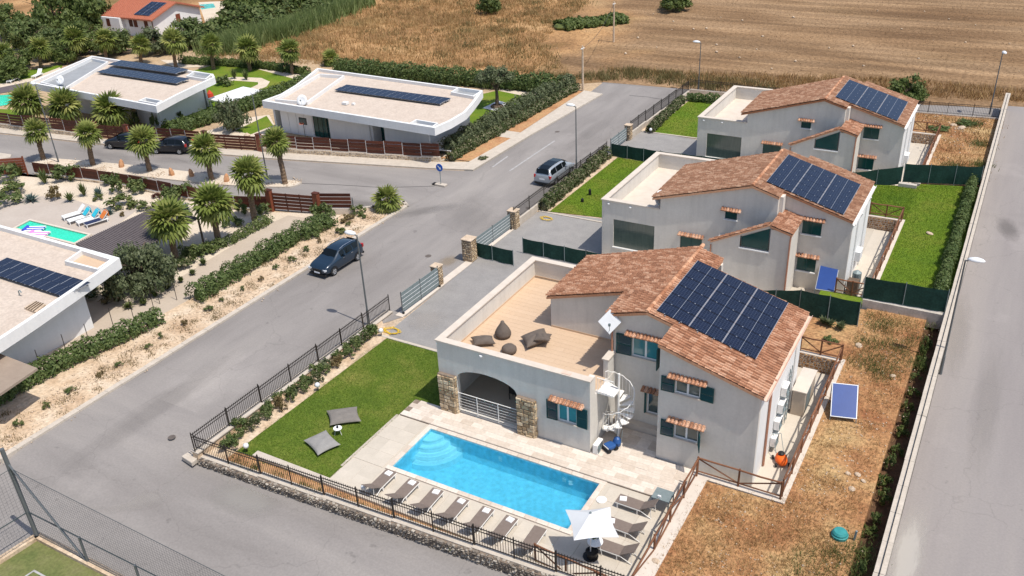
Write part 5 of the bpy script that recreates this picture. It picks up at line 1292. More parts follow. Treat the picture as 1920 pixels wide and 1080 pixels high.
t = thing('swimming_pool', 'small turquoise pool by the four sun loungers of the left villa', 'swimming pool', (-69,40,0))
poly = [tuple(p)[:2] for p in pa]; W['pooltile2'] = mat('green_pool_floor', (.10,.62,.50), (.14,.70,.58), sc=1, rough=.4)
MB().prism(poly, .014, .02).build('basin', W['pooltile2'], t); MB().sheet(poly, .12).build('water', W['water_green'], t)
mb = MB(); q = inset(poly, -.22); 
for i in range(4): mb.prism([poly[i], poly[(i+1)%4], q[(i+1)%4], q[i]], .012, .16)
mb.build('coping', W['cap'], t)
st = [at(33,430), at(56,417), at(64,419), at(42,432)]; MB().prism([tuple(p)[:2] for p in st], .02, .09).build('step', W['pooltile2'], t)
t = thing('louvre_pergola', 'dark brown louvred pergola roof beside the small turquoise pool', 'pergola', tuple(at(230,450)))
pg = [at(148,455,2.5), at(300,385,2.5), at(375,410,2.5), at(285,452,2.5), at(222,487,2.5)]
pg = [at(142,457,2.6), at(292,388,2.6), at(372,408,2.6), at(240,480,2.6), at(215,500,2.6)]
MB().prism([tuple(p)[:2] for p in pg], 2.5, 2.6).build('roof', W['brownpanel'], t)
mb = MB(); n_ = 44; a0, a1, b0, b1 = Vector(pg[0]), Vector(pg[1]), Vector(pg[4]), Vector(pg[2])
for k in range(n_): mb.bar(a0.lerp(a1,(k+.5)/n_)+Vector((0,0,.03)), b0.lerp(b1,(k+.5)/n_)+Vector((0,0,.03)), .085, .03)
mb.build('louvre', W['brownpanel'], t, kind='stuff')
mb = MB()
for p in (pg[1], pg[2], pg[3]): mb.bar((p.x*.995-.34,p.y,0), (p.x*.995-.34,p.y,2.49), .12)
mb.build('post', W['bark'], t)
# lawns, paths of the upper gardens
pxsheet('lawn', .02, 'lawn2', (865,238),(905,176),(962,163),(1012,176),(985,200),(930,238))
pxsheet('garden_path', .026, 'gravel', (940,162),(1030,178),(1012,186),(935,170))
pxsheet('gravel_bed', .014, 'gravel', (835,262),(905,225),(935,240),(880,300),(830,300))
pxsheet('lawn', .02, 'lawn2', (335,140),(400,122),(470,126),(560,150),(520,185),(440,205),(360,245),(300,240),(330,190))
pxsheet('garden_path', .026, 'gravel', (355,160),(380,150),(440,144),(490,146),(506,153),(500,162),(470,174),(455,172),(484,158),(484,154),(440,151),(385,157),(362,168))
pxsheet('gravel_bed', .016, 'gravel', (300,112),(420,116),(560,138),(640,152),(580,160),(470,128),(400,124),(330,128))
pxsheet('lawn', .02, 'lawn2', (-40,150),(60,130),(118,121),(110,140),(40,160),(-40,185))
pxsheet('garden_path', .026, 'gravel', (0,157),(60,146),(112,126),(116,131),(66,151),(0,164))
pxsheet('wood_terrace', .022, 'brownpanel', (-20,165),(60,150),(52,162),(20,172),(-20,178))
pxsheet('lawn', .02, 'lawn2', (-40,203),(45,206),(60,225),(-40,228))
pxsheet('garden_path', .026, 'gravel', (380,248),(470,220),(505,215),(520,245),(500,262),(430,262))
pxsheet('lawn', .03, 'lawn2', (440,245),(500,217),(512,235),(470,252))
pxsheet('villa_terrace', .018, 'kerb', (505,250),(560,262),(720,285),(830,300),(845,290),(870,240),(880,232),(905,236),(840,300),(820,303),(600,285),(500,265))
pxsheet('terrace', .018, 'kerb', (225,240),(310,228),(395,185),(410,195),(330,240),(250,262))
t = thing('swimming_pool', 'sliver of turquoise pool at the left edge beside the upper villa', 'swimming pool', tuple(at(8,188)))
pl_ = poly_px(0, (-30,180),(22,178),(26,184),(18,196),(-30,204)); MB().prism(pl_, .024, .03).build('basin', W['pooltile2'], t); MB().sheet(pl_, .06).build('water', W['water_green'], t)
t = thing('swimming_pool', 'small pale blue pool beside the farmhouse at the top', 'swimming pool', tuple(at(390,12)))
pl_ = poly_px(0, (374,9),(400,7),(404,14),(378,18)); MB().prism(pl_, .01, .03).build('basin', W['pooltile2'], t); MB().sheet(pl_, .06).build('water', W['water'], t)
pxsheet('farm_terrace', .008, 'gravel', (372,4),(470,0),(470,15),(430,32),(385,42))
# ------------------------------------------------------------------ vegetation
def np_mesh(name, V, F, m, smooth=False):
    """V (n,3), F (k,3 or 4) arrays"""
    me = bpy.data.meshes.new(name); V = np.asarray(V, dtype=np.float32); F = np.asarray(F, dtype=np.int32); k = F.shape[1]
    me.vertices.add(len(V)); me.vertices.foreach_set('co', V.ravel()); me.loops.add(F.size); me.loops.foreach_set('vertex_index', F.ravel())
    me.polygons.add(len(F)); me.polygons.foreach_set('loop_start', np.arange(0, F.size, k, dtype=np.int32)); me.polygons.foreach_set('loop_total', np.full(len(F), k, dtype=np.int32))
    me.materials.append(m); me.update(calc_edges=True); me.validate(); return me
def unit(a): return a/np.maximum(1e-6, np.linalg.norm(a, axis=1, keepdims=True))
def leaf_quads(C, N, size, aspect=1.7):
    n = len(C); r = unit(nrg.normal(size=(n,3))); u = unit(np.cross(N, r)); v = np.cross(N, u)
    s_ = (size*nrg.uniform(.6,1.35,size=(n,1))); a = u*s_*aspect*.5; b = v*s_*.5
    V = np.stack([C-a, C+b*.9, C+a, C-b*.9], 1).reshape(-1,3); F = np.arange(4*n).reshape(n,4); return V, F
def cloud(n, size, clumps=14, sig=.26, flat=1.0, hemi=.9, core=.62):
    """leaf cloud of about unit radius, lumpy and open: clump centres on a shell, leaves gathered round them"""
    d = unit(nrg.normal(size=(clumps,3))); d[:,2] = np.abs(d[:,2])*hemi+d[:,2]*(1-hemi); cc = d*nrg.uniform(.45,.88,size=(clumps,1))
    k = nrg.integers(0, clumps, n); off = unit(nrg.normal(size=(n,3)))*sig*nrg.uniform(.35,1.15,size=(n,1)); C = cc[k]+off
    Nn = unit(unit(off)*.9+np.array([0,0,.35])+nrg.normal(size=(n,3))*.55)
    C[:,2] *= flat; V, F = leaf_quads(C, Nn, size)
    if core:
        ic = []; nf = []
        for c in cc:
            b = len(V)+len(ic)
            for q in ((1,0,0),(0,1,0),(-1,0,0),(0,-1,0),(0,0,1),(0,0,-1)): ic.append((c[0]+q[0]*sig*core, c[1]+q[1]*sig*core, (c[2]+q[2]*sig*core)*flat))
            for (i,j,l) in ((0,1,4),(1,2,4),(2,3,4),(3,0,4),(1,0,5),(2,1,5),(3,2,5),(0,3,5)): nf.append((b+i, b+j, b+l, b+l))
        V = np.vstack([V, np.array(ic)])
        F4 = F.tolist(); 
        return V, F4, [(a,b,c) for a,b,c,_ in nf]
    return V, F.tolist(), []
def cloud_mesh(name, m, *a, zmin=None, **k):
    V, F, T = cloud(*a, **k); V = np.array(V)
    if zmin is not None: V[:,2] = V[:,2]-V[:,2].min()+zmin
    me = bpy.data.meshes.new(name); me.from_pydata(V.tolist(), [], F+T); me.materials.append(m); me.update(); return me
BUSH = {}
for key, n in (('bush',3),('hedge',2),('flower',3),('olive',2),('dryplant',2),('weed',2),('dark',2),('maroon',1)):
    BUSH[key] = [cloud_mesh(key+'_shrub', W[key], 420, .14, 12, .30, flat=1.0, zmin=0.0) for _ in range(n)]
def shrub(name, label, p, r, h, key='bush', cat='shrub', group=None):
    me = rng.choice(BUSH[key]); zs = 1.45
    o = link(name, me, None, p, (0,0,rng.uniform(0,6.28)), (r*rng.uniform(.9,1.1), r*rng.uniform(.9,1.1), h/zs))
    return tag(o, label, cat, group)
def spiky(name, label, p, r, h, m, n=34, cat='plant', w=.07, up=.5, group=None):
    """rosette of stiff pointed leaves: yucca, agave, cycad"""
    mb = MB()
    for i in range(n):
        a = i*2.399+rng.uniform(-.2,.2); e = up+(1.35-up)*(i/n)**.7*rng.uniform(.75,1.1); L_ = r*rng.uniform(.75,1.1)
        d = Vector((math.cos(a)*math.cos(e), math.sin(a)*math.cos(e), math.sin(e)*h/r)); s_ = Vector((-math.sin(a), math.cos(a), 0))*w
        b = Vector((0,0,.05)); m_ = b+d*L_*.5; t_ = b+d*L_-Vector((0,0,.12*L_*math.cos(e)))
        mb.add([b-s_*.6, b+s_*.6, m_+s_, m_-s_, t_], [(0,1,2,3),(3,2,4)])
    o = link(name, mb.mesh(name, m), None, p); return tag(o, label, cat, group)
def hedge(name, label, pts, w, h, key='hedge', dens=150, size=.16, cat='hedge', z0=0.0, gap=.0):
    dens *= 1.6; size *= .78
    V = []; N = []; mb = MB()
    for a, b in zip(pts[:-1], pts[1:]):
        a = np.array([*a[:2], z0]); b = np.array([*b[:2], z0]); L_ = np.linalg.norm(b-a); d = (b-a)/L_; s_ = np.array([-d[1], d[0], 0]); n = int(dens*L_)
        t = nrg.uniform(0, L_, n); th = nrg.uniform(-.25, PI+.25, n); lump = 1+.22*np.sin(t*2.1+a[0])*np.sin(t*.83+2)+.13*np.sin(t*5.3+1)
        rr = nrg.uniform(.72,1.06,n)*lump
        C = a+d*t[:,None]+s_*(np.cos(th)*w/2*rr)[:,None]; C[:,2] += np.maximum(.03, (.35*h+np.sin(th)*h*.65*rr)*(1)); low = nrg.uniform(size=n) < .18; C[low,2] = z0+nrg.uniform(.03,.4*h,low.sum())
        nn = s_*(np.cos(th))[:,None]; nn[:,2] = np.sin(th)*.9+.2; V.append(C); N.append(unit(unit(nn)+nrg.normal(size=(n,3))*.5))
        k = max(1, int(L_/.9))
        for i in range(k):
            if rng.random() < gap: continue
            p = Vector(a+d*(L_*(i+.5)/k)); s2 = rng.uniform(.72,.95); mb.lathe((p.x,p.y,z0), [(w*.34*s2,0),(w*.42*s2,h*.3),(w*.34*s2,h*.66*s2),(.05,h*.80*s2)], 7)
    C = np.vstack(V); Nn = np.vstack(N); Vq, F = leaf_quads(C, Nn, size); n0 = len(Vq)
    V2 = np.vstack([Vq, np.array(mb.v)]) if mb.v else Vq
    me = bpy.data.meshes.new(name); me.from_pydata(V2.tolist(), [], F.tolist()+[tuple(i+n0 for i in f) for f in mb.f]); me.materials.append(W[key]); me.update()
    return tag(link(name, me), label, cat)
def tree(name, label, p, h, r, key='dark', n=1500, trunk=.22, flat=.8, size=.10, lean=(0,0), cat='tree', clumps=34, ground=False, sig=.25):
    p = Vector(p); t = thing(name, label, cat, p); mb = MB(); top = Vector((lean[0], lean[1], h-r*flat*.9))
    mb.tube([(0,0,-.1), top*.35+Vector((.05,.03,0)), top*.8], [trunk, trunk*.75, trunk*.5], 8)
    for k in range(5):
        a = k*1.26+rng.random(); mb.tube([top*.55, top*.8+Vector((math.cos(a)*r*.3, math.sin(a)*r*.3, r*.2)), top+Vector((math.cos(a)*r*.65, math.sin(a)*r*.65, r*.3*flat))], [trunk*.45, trunk*.28, trunk*.1], 5)
    mb.build('trunk', W['bark'], t, local=True)
    V, F, T = cloud(n, size, clumps, sig, flat, hemi=.45 if ground else .6); V = np.array(V)*r; V[:,2] += h-V[:,2].max()
    if ground: lo = V[:,2].min(); V[:,2] = .15+(V[:,2]-lo)*(h-.15)/(h-lo)
    V[:,0] += lean[0]; V[:,1] += lean[1]
    me = bpy.data.meshes.new('crown'); me.from_pydata(V.tolist(), [], F+T); me.materials.append(W[key]); me.update(); link('crown', me, t)
    return t

# fan palms
def frond_mesh(droop, R_=1.08, pet=.70, nb=13):
    mb = MB(); P = Vector((pet,0,0)); vs = [Vector((0,-.025,0)), Vector((0,.025,0)), Vector((pet,.02,.02)), Vector((pet,-.02,.02))]; fs = [(0,1,2,3)]
    for k in range(nb):
        a = (-1+2*(k+.5)/nb)*2.0; L_ = R_*(.72+.28*math.cos(a*.6)); d = Vector((math.cos(a), math.sin(a), 0)); s_ = Vector((-math.sin(a), math.cos(a), 0))*.11
        fold = Vector((0,0,.05*((k % 2)*2-1)+.10*(1-math.cos(a))))
        m_ = P+d*L_*.55+fold; t_ = P+d*L_+fold+Vector((0,0,-droop*L_*(.7+.3*rng.random())))
        i = len(vs); vs += [m_+s_, m_-s_, t_]; fs += [(2, i+1, i), (i+1, i+2, i)]
    mb.add(vs, fs); return mb
FR = [frond_mesh(d) for d in (.15,.3,.5)]; FR_ME = [f.mesh('frond', W['palm']) for f in FR]
FR_DEAD = frond_mesh(.75, .9, .6, 9).mesh('frond', W['dryplant'])
def palm(label, base, hgt, cr=1.7, nf=36, indiv=True, cat='palm tree', tr=.2, lean=None, group=None):
    p = Vector(base); t = thing('fan_palm', label, cat, p, group=group); ln = lean or (rng.uniform(-.15,.15), rng.uniform(-.15,.15)); top = Vector((ln[0], ln[1], hgt))
    mb = MB(); n = max(4, int(hgt/.16)); pts = []; rad = []
    for i in range(n+1):
        f_ = i/n; pts.append((ln[0]*f_*f_, ln[1]*f_*f_, hgt*f_)); rad.append(tr*(1.35-.5*f_ if f_ < .3 else 1.2-.15*f_)*(1.10 if i % 2 else .93)+(.10 if f_ > .8 else 0)*(f_-.8)*5*.5)
    mb.tube(pts, rad, 9)
    for i in range(n*4):  # leaf bases on the trunk
        f_ = rng.uniform(.05,1); a = rng.uniform(0,6.28); r = tr*1.1; c = Vector((ln[0]*f_*f_+math.cos(a)*r, ln[1]*f_*f_+math.sin(a)*r, hgt*f_)); mb.obox(c, .03,.05,.07, (math.cos(a), math.sin(a), .6))
    mb.build('trunk', W['palmbark'], t, local=True)
    s_ = cr/1.7; big = MB()
    for i in range(nf):
        q = i/(nf-1); e = 1.35-2.15*q**1.05+rng.uniform(-.12,.12); a = i*2.39996+rng.uniform(-.25,.25); v = 0 if q < .35 else (1 if q < .7 else 2); sc_ = s_*rng.uniform(.85,1.1)
        rot = (rng.uniform(-.5,.5), -e, a)
        if indiv: link('frond', FR_ME[v], t, top, rot, (sc_,)*3)
        else:
            M_ = Matrix.Rotation(a,3,'Z') @ Matrix.Rotation(-e,3,'Y') @ Matrix.Rotation(rot[0],3,'X'); n0 = len(big.v)
            big.v += [tuple(top + M_ @ (Vector(x)*sc_)) for x in FR[v].v]; big.f += [tuple(k+n0 for k in f_) for f_ in FR[v].f]; big.m += [0]*len(FR[v].f)
    if not indiv: big.build('crown', W['palm'], t, local=True)
    else:
        for i in range(rng.choice((3,5,7))): link('frond', FR_DEAD, t, top+Vector((0,0,-.12)), (rng.uniform(-.4,.4), rng.uniform(.95,1.35), rng.uniform(0,6.28)), (s_*rng.uniform(.7,.95),)*3)
    return t
def palm_px(label, b, c, indiv=True, cr=1.7, **k):
    p = at(*b); q = aty(c[0], c[1], p.y); return palm(label, p, max(.5, q.z), cr, indiv=indiv, lean=(q.x-p.x, 0), **k)
for lab, b, c in (('leftmost of the five street palms on the gravel island, beside the tall pole', (82,300), (68,248)), ('street palm on the gravel island in front of the left black car', (175,311), (165,252)), ('street palm on the gravel island hiding the gap between the black cars', (281,322), (268,266)), ('street palm on the gravel island in front of the middle villa gate', (397,338), (385,280)), ('street palm at the right tip of the gravel island', (535,346), (517,268))):
    palm_px(lab, b, c, cr=rng.uniform(1.45,1.75), nf=rng.choice((26,30,33)), group='street palms on the gravel island')
palm_px('tall palm in the cactus garden beside the wide driveway gate', (479,420), (465,330), cr=1.85)
palm_px('palm with broad crown between the pergola and the driveway', (411,458), (398,385), cr=1.9)
palm_px('palm directly behind the dark olive tree by the pergola', (331,492), (318,415), cr=1.95)
palm_px('short bushy palm on the verge at the road junction', (727,394), (725,374), cr=1.4, nf=28, tr=.24)
for lab, b, c in (('palm at the far left behind the brown slat fence of the upper villa', (58,237), (50,192)), ('bushy palm left of centre in front of the upper left villa', (124,240), (120,200)), ('palm in front of the right part of the upper left villa', (209,243), (206,208))): palm_px(lab, b, c, cr=rng.uniform(2.1,2.4), nf=36)
for i, (lab, b, c) in enumerate((('palm at the left edge in the row behind the upper villa', (8,128), (8,102)), ('second palm from the left edge behind the upper villa', (78,128), (74,90)), ('palm below the big dark tree behind the upper villa', (142,112), (140,75)), ('palm left of the farmhouse behind the villa roof', (200,112), (197,76)), ('palm in front of the farmhouse wall', (265,118), (264,86)), ('palm just right of the farmhouse', (330,126), (325,78)), ('palm with bare trunk between the farmhouse and the reeds', (401,130), (396,84)), ('palm before the golden field left of the middle villa', (469,133), (465,92)), ('palm before the golden field at the middle villa corner', (549,139), (543,96)), ('small low palm behind the hedge at the middle villa', (620,122), (620,112)))):
    palm_px(lab, b, c, indiv=i >= 5, cr=rng.uniform(1.7,2.1) if i < 9 else 1.5, nf=30)

# trees
o_base = at(932,201); tree('olive_tree', 'olive tree standing in a white gravel square on the lawn', o_base, 5.0, 2.3, 'olive', 4200, .26, .72, .065, clumps=40)
sheet('gravel_square', [tuple(at(a,b))[:2] for a,b in ((905,203),(934,189),(963,197),(942,211))], .035, W['modern'])
rk = MB()
for k in range(9): c = o_base+Vector((math.cos(k*.7)*.5, math.sin(k*.7)*.45, .04)); rk.lathe(c, [(.26,-.1),(.29,.1),(.12,.26)], 6)
rk.build('lava_stones', W['bark'], None, kind='stuff')
tree('olive_tree', 'grey green olive tree by the slatted gate of the middle villa', at(438,245), 4.2, 1.9, 'olive', 3000, .2, .78, .07, clumps=34, ground=True)
tree('olive_tree', 'large dark olive tree beside the white villa roof and pergola', at(272,546), 4.4, 2.9, 'olive', 9000, .3, .75, .045, clumps=70, sig=.21, ground=True)
for lab, b, h, r, key, fl in (
    ('round dark tree alone at the top of the golden field', (915,27), 4.2, 2.2, 'dark', .85), ('dark tree at the top edge of the ploughed field', (1264,20), 4.0, 3.2, 'dark', .7),
    ('dark bush tree behind the farthest gabled house', (1698,192), 3.2, 2.2, 'dark', .75),
    ('largest dark tree at the top left corner', (112,66), 9.0, 6.4, 'dark', .75), ('dark tree at the left edge below the largest tree', (22,72), 6.0, 5.0, 'dark', .8), ('round dark tree between the largest tree and the farmhouse', (180,62), 7.0, 4.2, 'dark', .85),
    ('grey green tree under the left side of the largest tree', (62,92), 5.0, 4.2, 'bush', .75), ('mid green tree behind the second palm', (100,108), 4.6, 3.8, 'bush', .8), ('dark green tree left of the farmhouse', (160,98), 5.2, 4.0, 'dark', .8),
    ('bushy tree below the farmhouse windows', (228,100), 4.0, 3.4, 'bush', .8), ('grey green tree before the farmhouse gable', (300,100), 4.2, 3.6, 'olive', .8), ('round bushy tree right of the farmhouse gable', (355,88), 4.4, 3.8, 'bush', .8), ('dense green tree beside the farmhouse pool', (408,66), 3.0, 3.0, 'bush', .75), ('dark tree at the top edge by the small blue pool', (452,14), 4.0, 3.4, 'dark', .8),
    ('low dark tree at the left edge beside the lawn', (15,150), 3.2, 3.0, 'dark', .8), ('dark bush at the far left behind the upper pool', (30,130), 3.4, 2.8, 'dark', .8), ('dark green tree behind the left end of the upper villa', (125,118), 3.4, 2.2, 'dark', .8),
    ('dark tree over the reeds at the top', (470,22), 5.0, 4.4, 'dark', .7), ('bushy tree over the reeds left of the golden field', (520,30), 4.6, 4.2, 'bush', .7), ('dark tree at the top edge beyond the reeds', (560,8), 5.0, 4.6, 'dark', .7), ('green tree at the upper end of the reeds', (630,10), 4.2, 4.0, 'bush', .7)):
    tree('broadleaf_tree', lab, at(*b), h, r, key, 3200 if r < 5 else 7000, .25, fl, .08 if r < 5 else .05, clumps=40 if r < 5 else 80, ground=True, sig=.26 if r < 5 else .2)
# reeds: a thicket of upright blades nobody could count
def blades(name, N, samp, h, w, m, lean=.35, z=0.0, label=None, hv=.5, curve=True, sub=1):
    xy = samp(N); n = len(xy); a = nrg.uniform(0, 2*PI, n); l = nrg.normal(size=(n,2))*lean; hh = h*nrg.uniform(1-hv, 1+hv*.6, n); ww = w*nrg.uniform(.6,1.3,n)
    B = np.column_stack([xy, np.full(n, z)]); s_ = np.column_stack([np.cos(a), np.sin(a), np.zeros(n)])*ww[:,None]; T = B+np.column_stack([l*hh[:,None], hh])
    V = np.stack([B-s_*.5, B+s_*.5, T], 1).reshape(-1,3); F = np.arange(3*n).reshape(n,3)
    return tag(link(name, np_mesh(name, V, F, W[m])), label, None, None, 'stuff')
def in_poly(poly):
    P = np.array([p[:2] for p in poly]); lo, hi = P.min(0), P.max(0)
    def f(N):
        out = []; got = 0
        while got < N:
            q = nrg.uniform(lo, hi, size=(N*2,2)); ins = np.zeros(len(q), bool); j = len(P)-1
            for i in range(len(P)):
                c = ((P[i,1] > q[:,1]) != (P[j,1] > q[:,1])) & (q[:,0] < (P[j,0]-P[i,0])*(q[:,1]-P[i,1])/(P[j,1]-P[i,1]+1e-12)+P[i,0]); ins ^= c; j = i
            out.append(q[ins]); got += ins.sum()
        return np.vstack(out)[:N]
    return f
def clumped(base, spread, k):
    def f(N):
        c = base(max(1, N//k)); i = nrg.integers(0, len(c), N); return c[i]+nrg.normal(size=(N,2))*spread
    return f
blades('reeds', 11000, clumped(in_poly([at(*q) for q in ((395,100),(405,88),(470,72),(575,40),(670,6),(690,10),(605,48),(500,82),(440,100))]), 1.0, 90), 2.1, .2, 'reed', .32)
for i, (a, b, r, h, key) in enumerate(((385,80,3.6,3.4,'bush'),(425,68,3.4,3.4,'dark'),(455,50,3.8,3.8,'bush'),(490,38,3.8,4.0,'dark'),(500,58,3.2,3.0,'bush'),(535,48,3.4,3.2,'bush'),(560,26,4.0,4.0,'dark'),(590,30,3.4,3.2,'bush'),(610,14,4.0,4.0,'dark'),(650,4,3.6,3.4,'bush'),(440,38,3.6,3.6,'dark'))):
    tree('scrub_bush', ('bushy scrub right of the farmhouse gable','dark scrub below the small blue pool','green scrub between reeds and farmhouse pool','dark scrub above the left reeds','low green scrub among the reeds','green scrub in the middle of the reed strip','dark scrub above the middle reeds','green scrub near the upper reeds','dark scrub at the upper reeds','green scrub where the reeds meet the top edge','dark scrub beside the small pool terrace')[i], at(a,b), h, r, key, 1400, .12, .8, .115, clumps=26, ground=True, cat='bush')
W['stub'] = leaf('stubble_straw', (.20,.12,.068), (.28,.18,.105), (.38,.26,.165), .2)
W['fieldweed'] = leaf('olive_field_weed', (.10,.095,.035), (.17,.145,.055), (.27,.205,.09), .2)
# dry grass, weeds and turf blades
gold = [at(*q) for q in ((380,108),(520,82),(620,46),(700,10),(760,-12),(1120,-12),(1060,40),(1010,85),(1075,142),(900,130),(640,122),(500,120))]
blades('tall_dry_grass', 34000, clumped(in_poly(gold), .35, 7), .62, .075, 'goldgrass', .35)
blades('field_weeds', 9000, clumped(in_poly(gold), .9, 60), .55, .09, 'fieldweed', .4)
blades('field_edge_grass', 5500, clumped(in_poly([at(*q) for q in ((930,128),(1080,142),(1180,130),(1370,148),(1460,160),(1460,176),(1340,170),(1200,152),(1120,150),(1060,150))]), .4, 14), .6, .08, 'fieldweed', .4)
blades('field_edge_straw', 9000, clumped(in_poly([at(*q) for q in ((1120,128),(1330,138),(1700,150),(1920,172),(1920,192),(1700,178),(1460,172),(1330,160))]), .4, 8), .6, .07, 'straw', .35)
blades('stubble', 10000, in_poly([at(*q) for q in ((1100,140),(1000,90),(1150,-5),(1925,-5),(1925,185),(1700,170),(1350,150))]), .16, .07, 'stub', .6)
yardpoly = [(-9.4,23.9),(-2.3,23.9),(-2.3,53.4),(-5.6,53.2),(-5.6,33.2),(-9.4,33.2)]
blades('dry_yard_grass', 9000, clumped(in_poly([(-9.3,23.9),(-2.6,23.9),(-2.6,36),(-5.6,36),(-5.6,33.2),(-9.3,33.2)]), .3, 20), .17, .024, 'straw', .55, .98)
blades('dry_yard_grass', 20000, clumped(in_poly(yardpoly), .30, 26), .17, .022, 'straw', .55, .98)
blades('yard_weeds', 5200, clumped(in_poly([(-7.5,24),(-1.6,24),(-1.7,33),(-4.2,30.5)]), .40, 90), .20, .03, 'weed', .5, .98)
blades('yard_weeds', 3500, clumped(in_poly([(-5.5,46),(-1.8,46),(-1.8,53),(-5.5,53)]), .40, 120), .24, .03, 'weed', .5, .98)
blades('dry_yard_grass', 6000, clumped(in_poly([(-5.7,77.2),(-1.5,78.3),(-1.5,97.0),(-12,96.0),(-12,91),(-5.7,91)]), .4, 12), .25, .05, 'straw', .5, .98)
blades('yard_weeds', 1300, clumped(in_poly([(-5.7,80.8),(-1.5,80.8),(-1.5,96.8),(-9,96.2),(-5.7,91)]), .5, 220), .35, .06, 'weed', .5, .98)
blades('lawn_grass', 60000, in_poly([(-33.15,25.3),(-32.9,26.6),(-33.05,28),(-32.75,30),(-33.0,32.2),(-32.7,34),(-32.9,36.3),(-32.6,38.55),(-25.12,38.45),(-25.12,33.75),(-26.94,33.7),(-26.93,25.32)]), .07, .016, 'lawnblade', .6, .03)
blades('lawn_grass', 26000, in_poly([(-32.4,61.1),(-25.1,62.3),(-25.1,75.0),(-32.4,75.2)]), .08, .026, 'lawnblade', .6, .03)
blades('lawn_grass', 26000, in_poly([(-5.7,54.3),(-2.2,54.3),(-2.2,77.5),(-5.7,76.5)]), .08, .024, 'lawnblade', .6, .98)
blades('lawn_grass', 16000, in_poly([(-10.8,68.7),(-5.7,68.7),(-5.7,76.0),(-10.8,74.4)]), .08, .026, 'lawnblade', .6, .97)
blades('lawn_grass', 14000, in_poly([(-32.2,84),(-24.7,83.3),(-24.7,96),(-32.2,96)]), .09, .03, 'lawnblade', .6, .03)
blades('bed_weeds', 2600, clumped(in_poly([(-33,24.5),(-10,25.1),(-10,25.4),(-33,24.9)]), .18, 40), .25, .03, 'weed', .5, .05)
blades('bed_weeds', 1500, clumped(in_poly([(-15.5,25.0),(-11,25.1),(-11,25.4),(-15.5,25.35)]), .15, 50), .28, .03, 'weed', .5, .05)
blades('verge_weeds', 3600, clumped(in_poly([(-48.5,15),(-44.8,15),(-44.8,56.5),(-48,54)]), .22, 30), .2, .04, 'dryplant', .55, .03)
# pebbles on the verge and yard
def pebbles(name, N, samp, r, m, z):
    xy = samp(N); V = []; F = []
    base = np.array([(1,0,0),(0,1,0),(-1,0,0),(0,-1,0),(0,0,1),(0,0,-1)], float); tri = [(0,1,4),(1,2,4),(2,3,4),(3,0,4),(1,0,5),(2,1,5),(3,2,5),(0,3,5)]
    for i, (x, y) in enumerate(xy):
        s_ = r*rng.uniform(.4,1.6)*nrg.uniform(.6,1.3,size=(6,1)); a = rng.uniform(0,6.28); R_ = np.array([[math.cos(a),-math.sin(a),0],[math.sin(a),math.cos(a),0],[0,0,.7]])
        V.append((base*s_)@R_.T+np.array([x,y,z+r*.2])); F += [(6*i+p, 6*i+q, 6*i+t_) for p,q,t_ in tri]
    return tag(link(name, np_mesh(name, np.vstack(V), F, W[m])), None, None, None, 'stuff')
pebbles('verge_stones', 1500, clumped(in_poly([(-47.6,14),(-44.7,14),(-44.7,56.5),(-46.5,56)]), .6, 14), .06, 'rock', .03)
pebbles('yard_stones', 700, clumped(in_poly(yardpoly), .5, 9), .045, 'rock', .98)
pebbles('field_stones', 40, in_poly([at(*q) for q in ((1000,90),(1150,10),(1925,10),(1925,170),(1350,140))]), .17, 'rock', .05)
pebbles('yard_stones', 160, clumped(in_poly([(-5.6,80.8),(-1.5,80.8),(-1.5,96.8),(-8,96)]), .6, 8), .08, 'rock', .98)
pebbles('island_stones', 500, clumped(in_poly(isl2), .4, 30), .06, 'rock', .11)

# hedges
PX = lambda z, *q: [tuple(at(a,b,z))[:2] for a,b in q]
hedge('hedge', 'dense dark hedge along the driveway above the blue car', PX(.6, (362,553),(430,513),(500,470),(560,435),(625,408)), 1.45, 1.35, 'hedge', 330, .15)
hedge('hedge', 'loose oleander hedge with thin stakes below the left white villa', PX(.5, (-60,775),(0,737),(80,693),(160,655),(235,622),(300,590)), 1.25, 1.15, 'hedge', 260, .16)
mb_st = thing('plant_stakes', 'row of thin dark stakes standing in the oleander hedge', 'stakes', (*PX(.5,(100,680))[0],0))
for q in ((14,735),(38,716),(80,700),(128,670),(170,650),(215,620),(252,602),(290,585),(332,563),(300,570)): c = at(*q); MB().tube([(c.x,c.y,0),(c.x+.03,c.y,1.75)], .025, 5).build('stake', W['iron'], mb_st)
hedge('hedge', 'grey green shrub hedge on the garden side along the upper road', PX(.8, (836,276),(872,254),(920,226),(970,198),(1022,172),(1072,150)), 1.5, 1.6, 'olive', 300, .19)
hedge('hedge', 'bright green flowering hedge on the road side along the upper road', PX(.4, (843,296),(890,268),(945,238),(995,210),(1045,182),(1082,162)), 1.0, .9, 'flower', 240, .18)
hedge('hedge', 'tall dark green flowering hedge behind the middle villa', PX(.9, (632,125),(720,132),(820,141),(930,150),(1050,160)), 2.2, 2.0, 'hedge', 330, .22)
hedge('hedge', 'long clipped hedge between the two upper villas', PX(.7, (312,243),(380,222),(450,200),(520,172),(590,146)), 1.7, 1.5, 'hedge', 300, .19)
hedge('hedge', 'low dark hedge along the field behind the upper lawns', PX(.5, (340,112),(420,116),(500,122),(575,133)), 1.3, 1.0, 'dark', 200, .22)
hedge('hedge', 'flowering hedge between the grey van and the second lawn', PX(.5, (1017,387),(1050,358),(1085,330),(1115,305),(1138,286)), 1.0, 1.15, 'flower', 330, .15)
hedge('hedge', 'low flowering hedge beside the road at the farthest lawn', PX(.4, (1218,243),(1250,212),(1280,185)), .9, .9, 'flower', 260, .17)
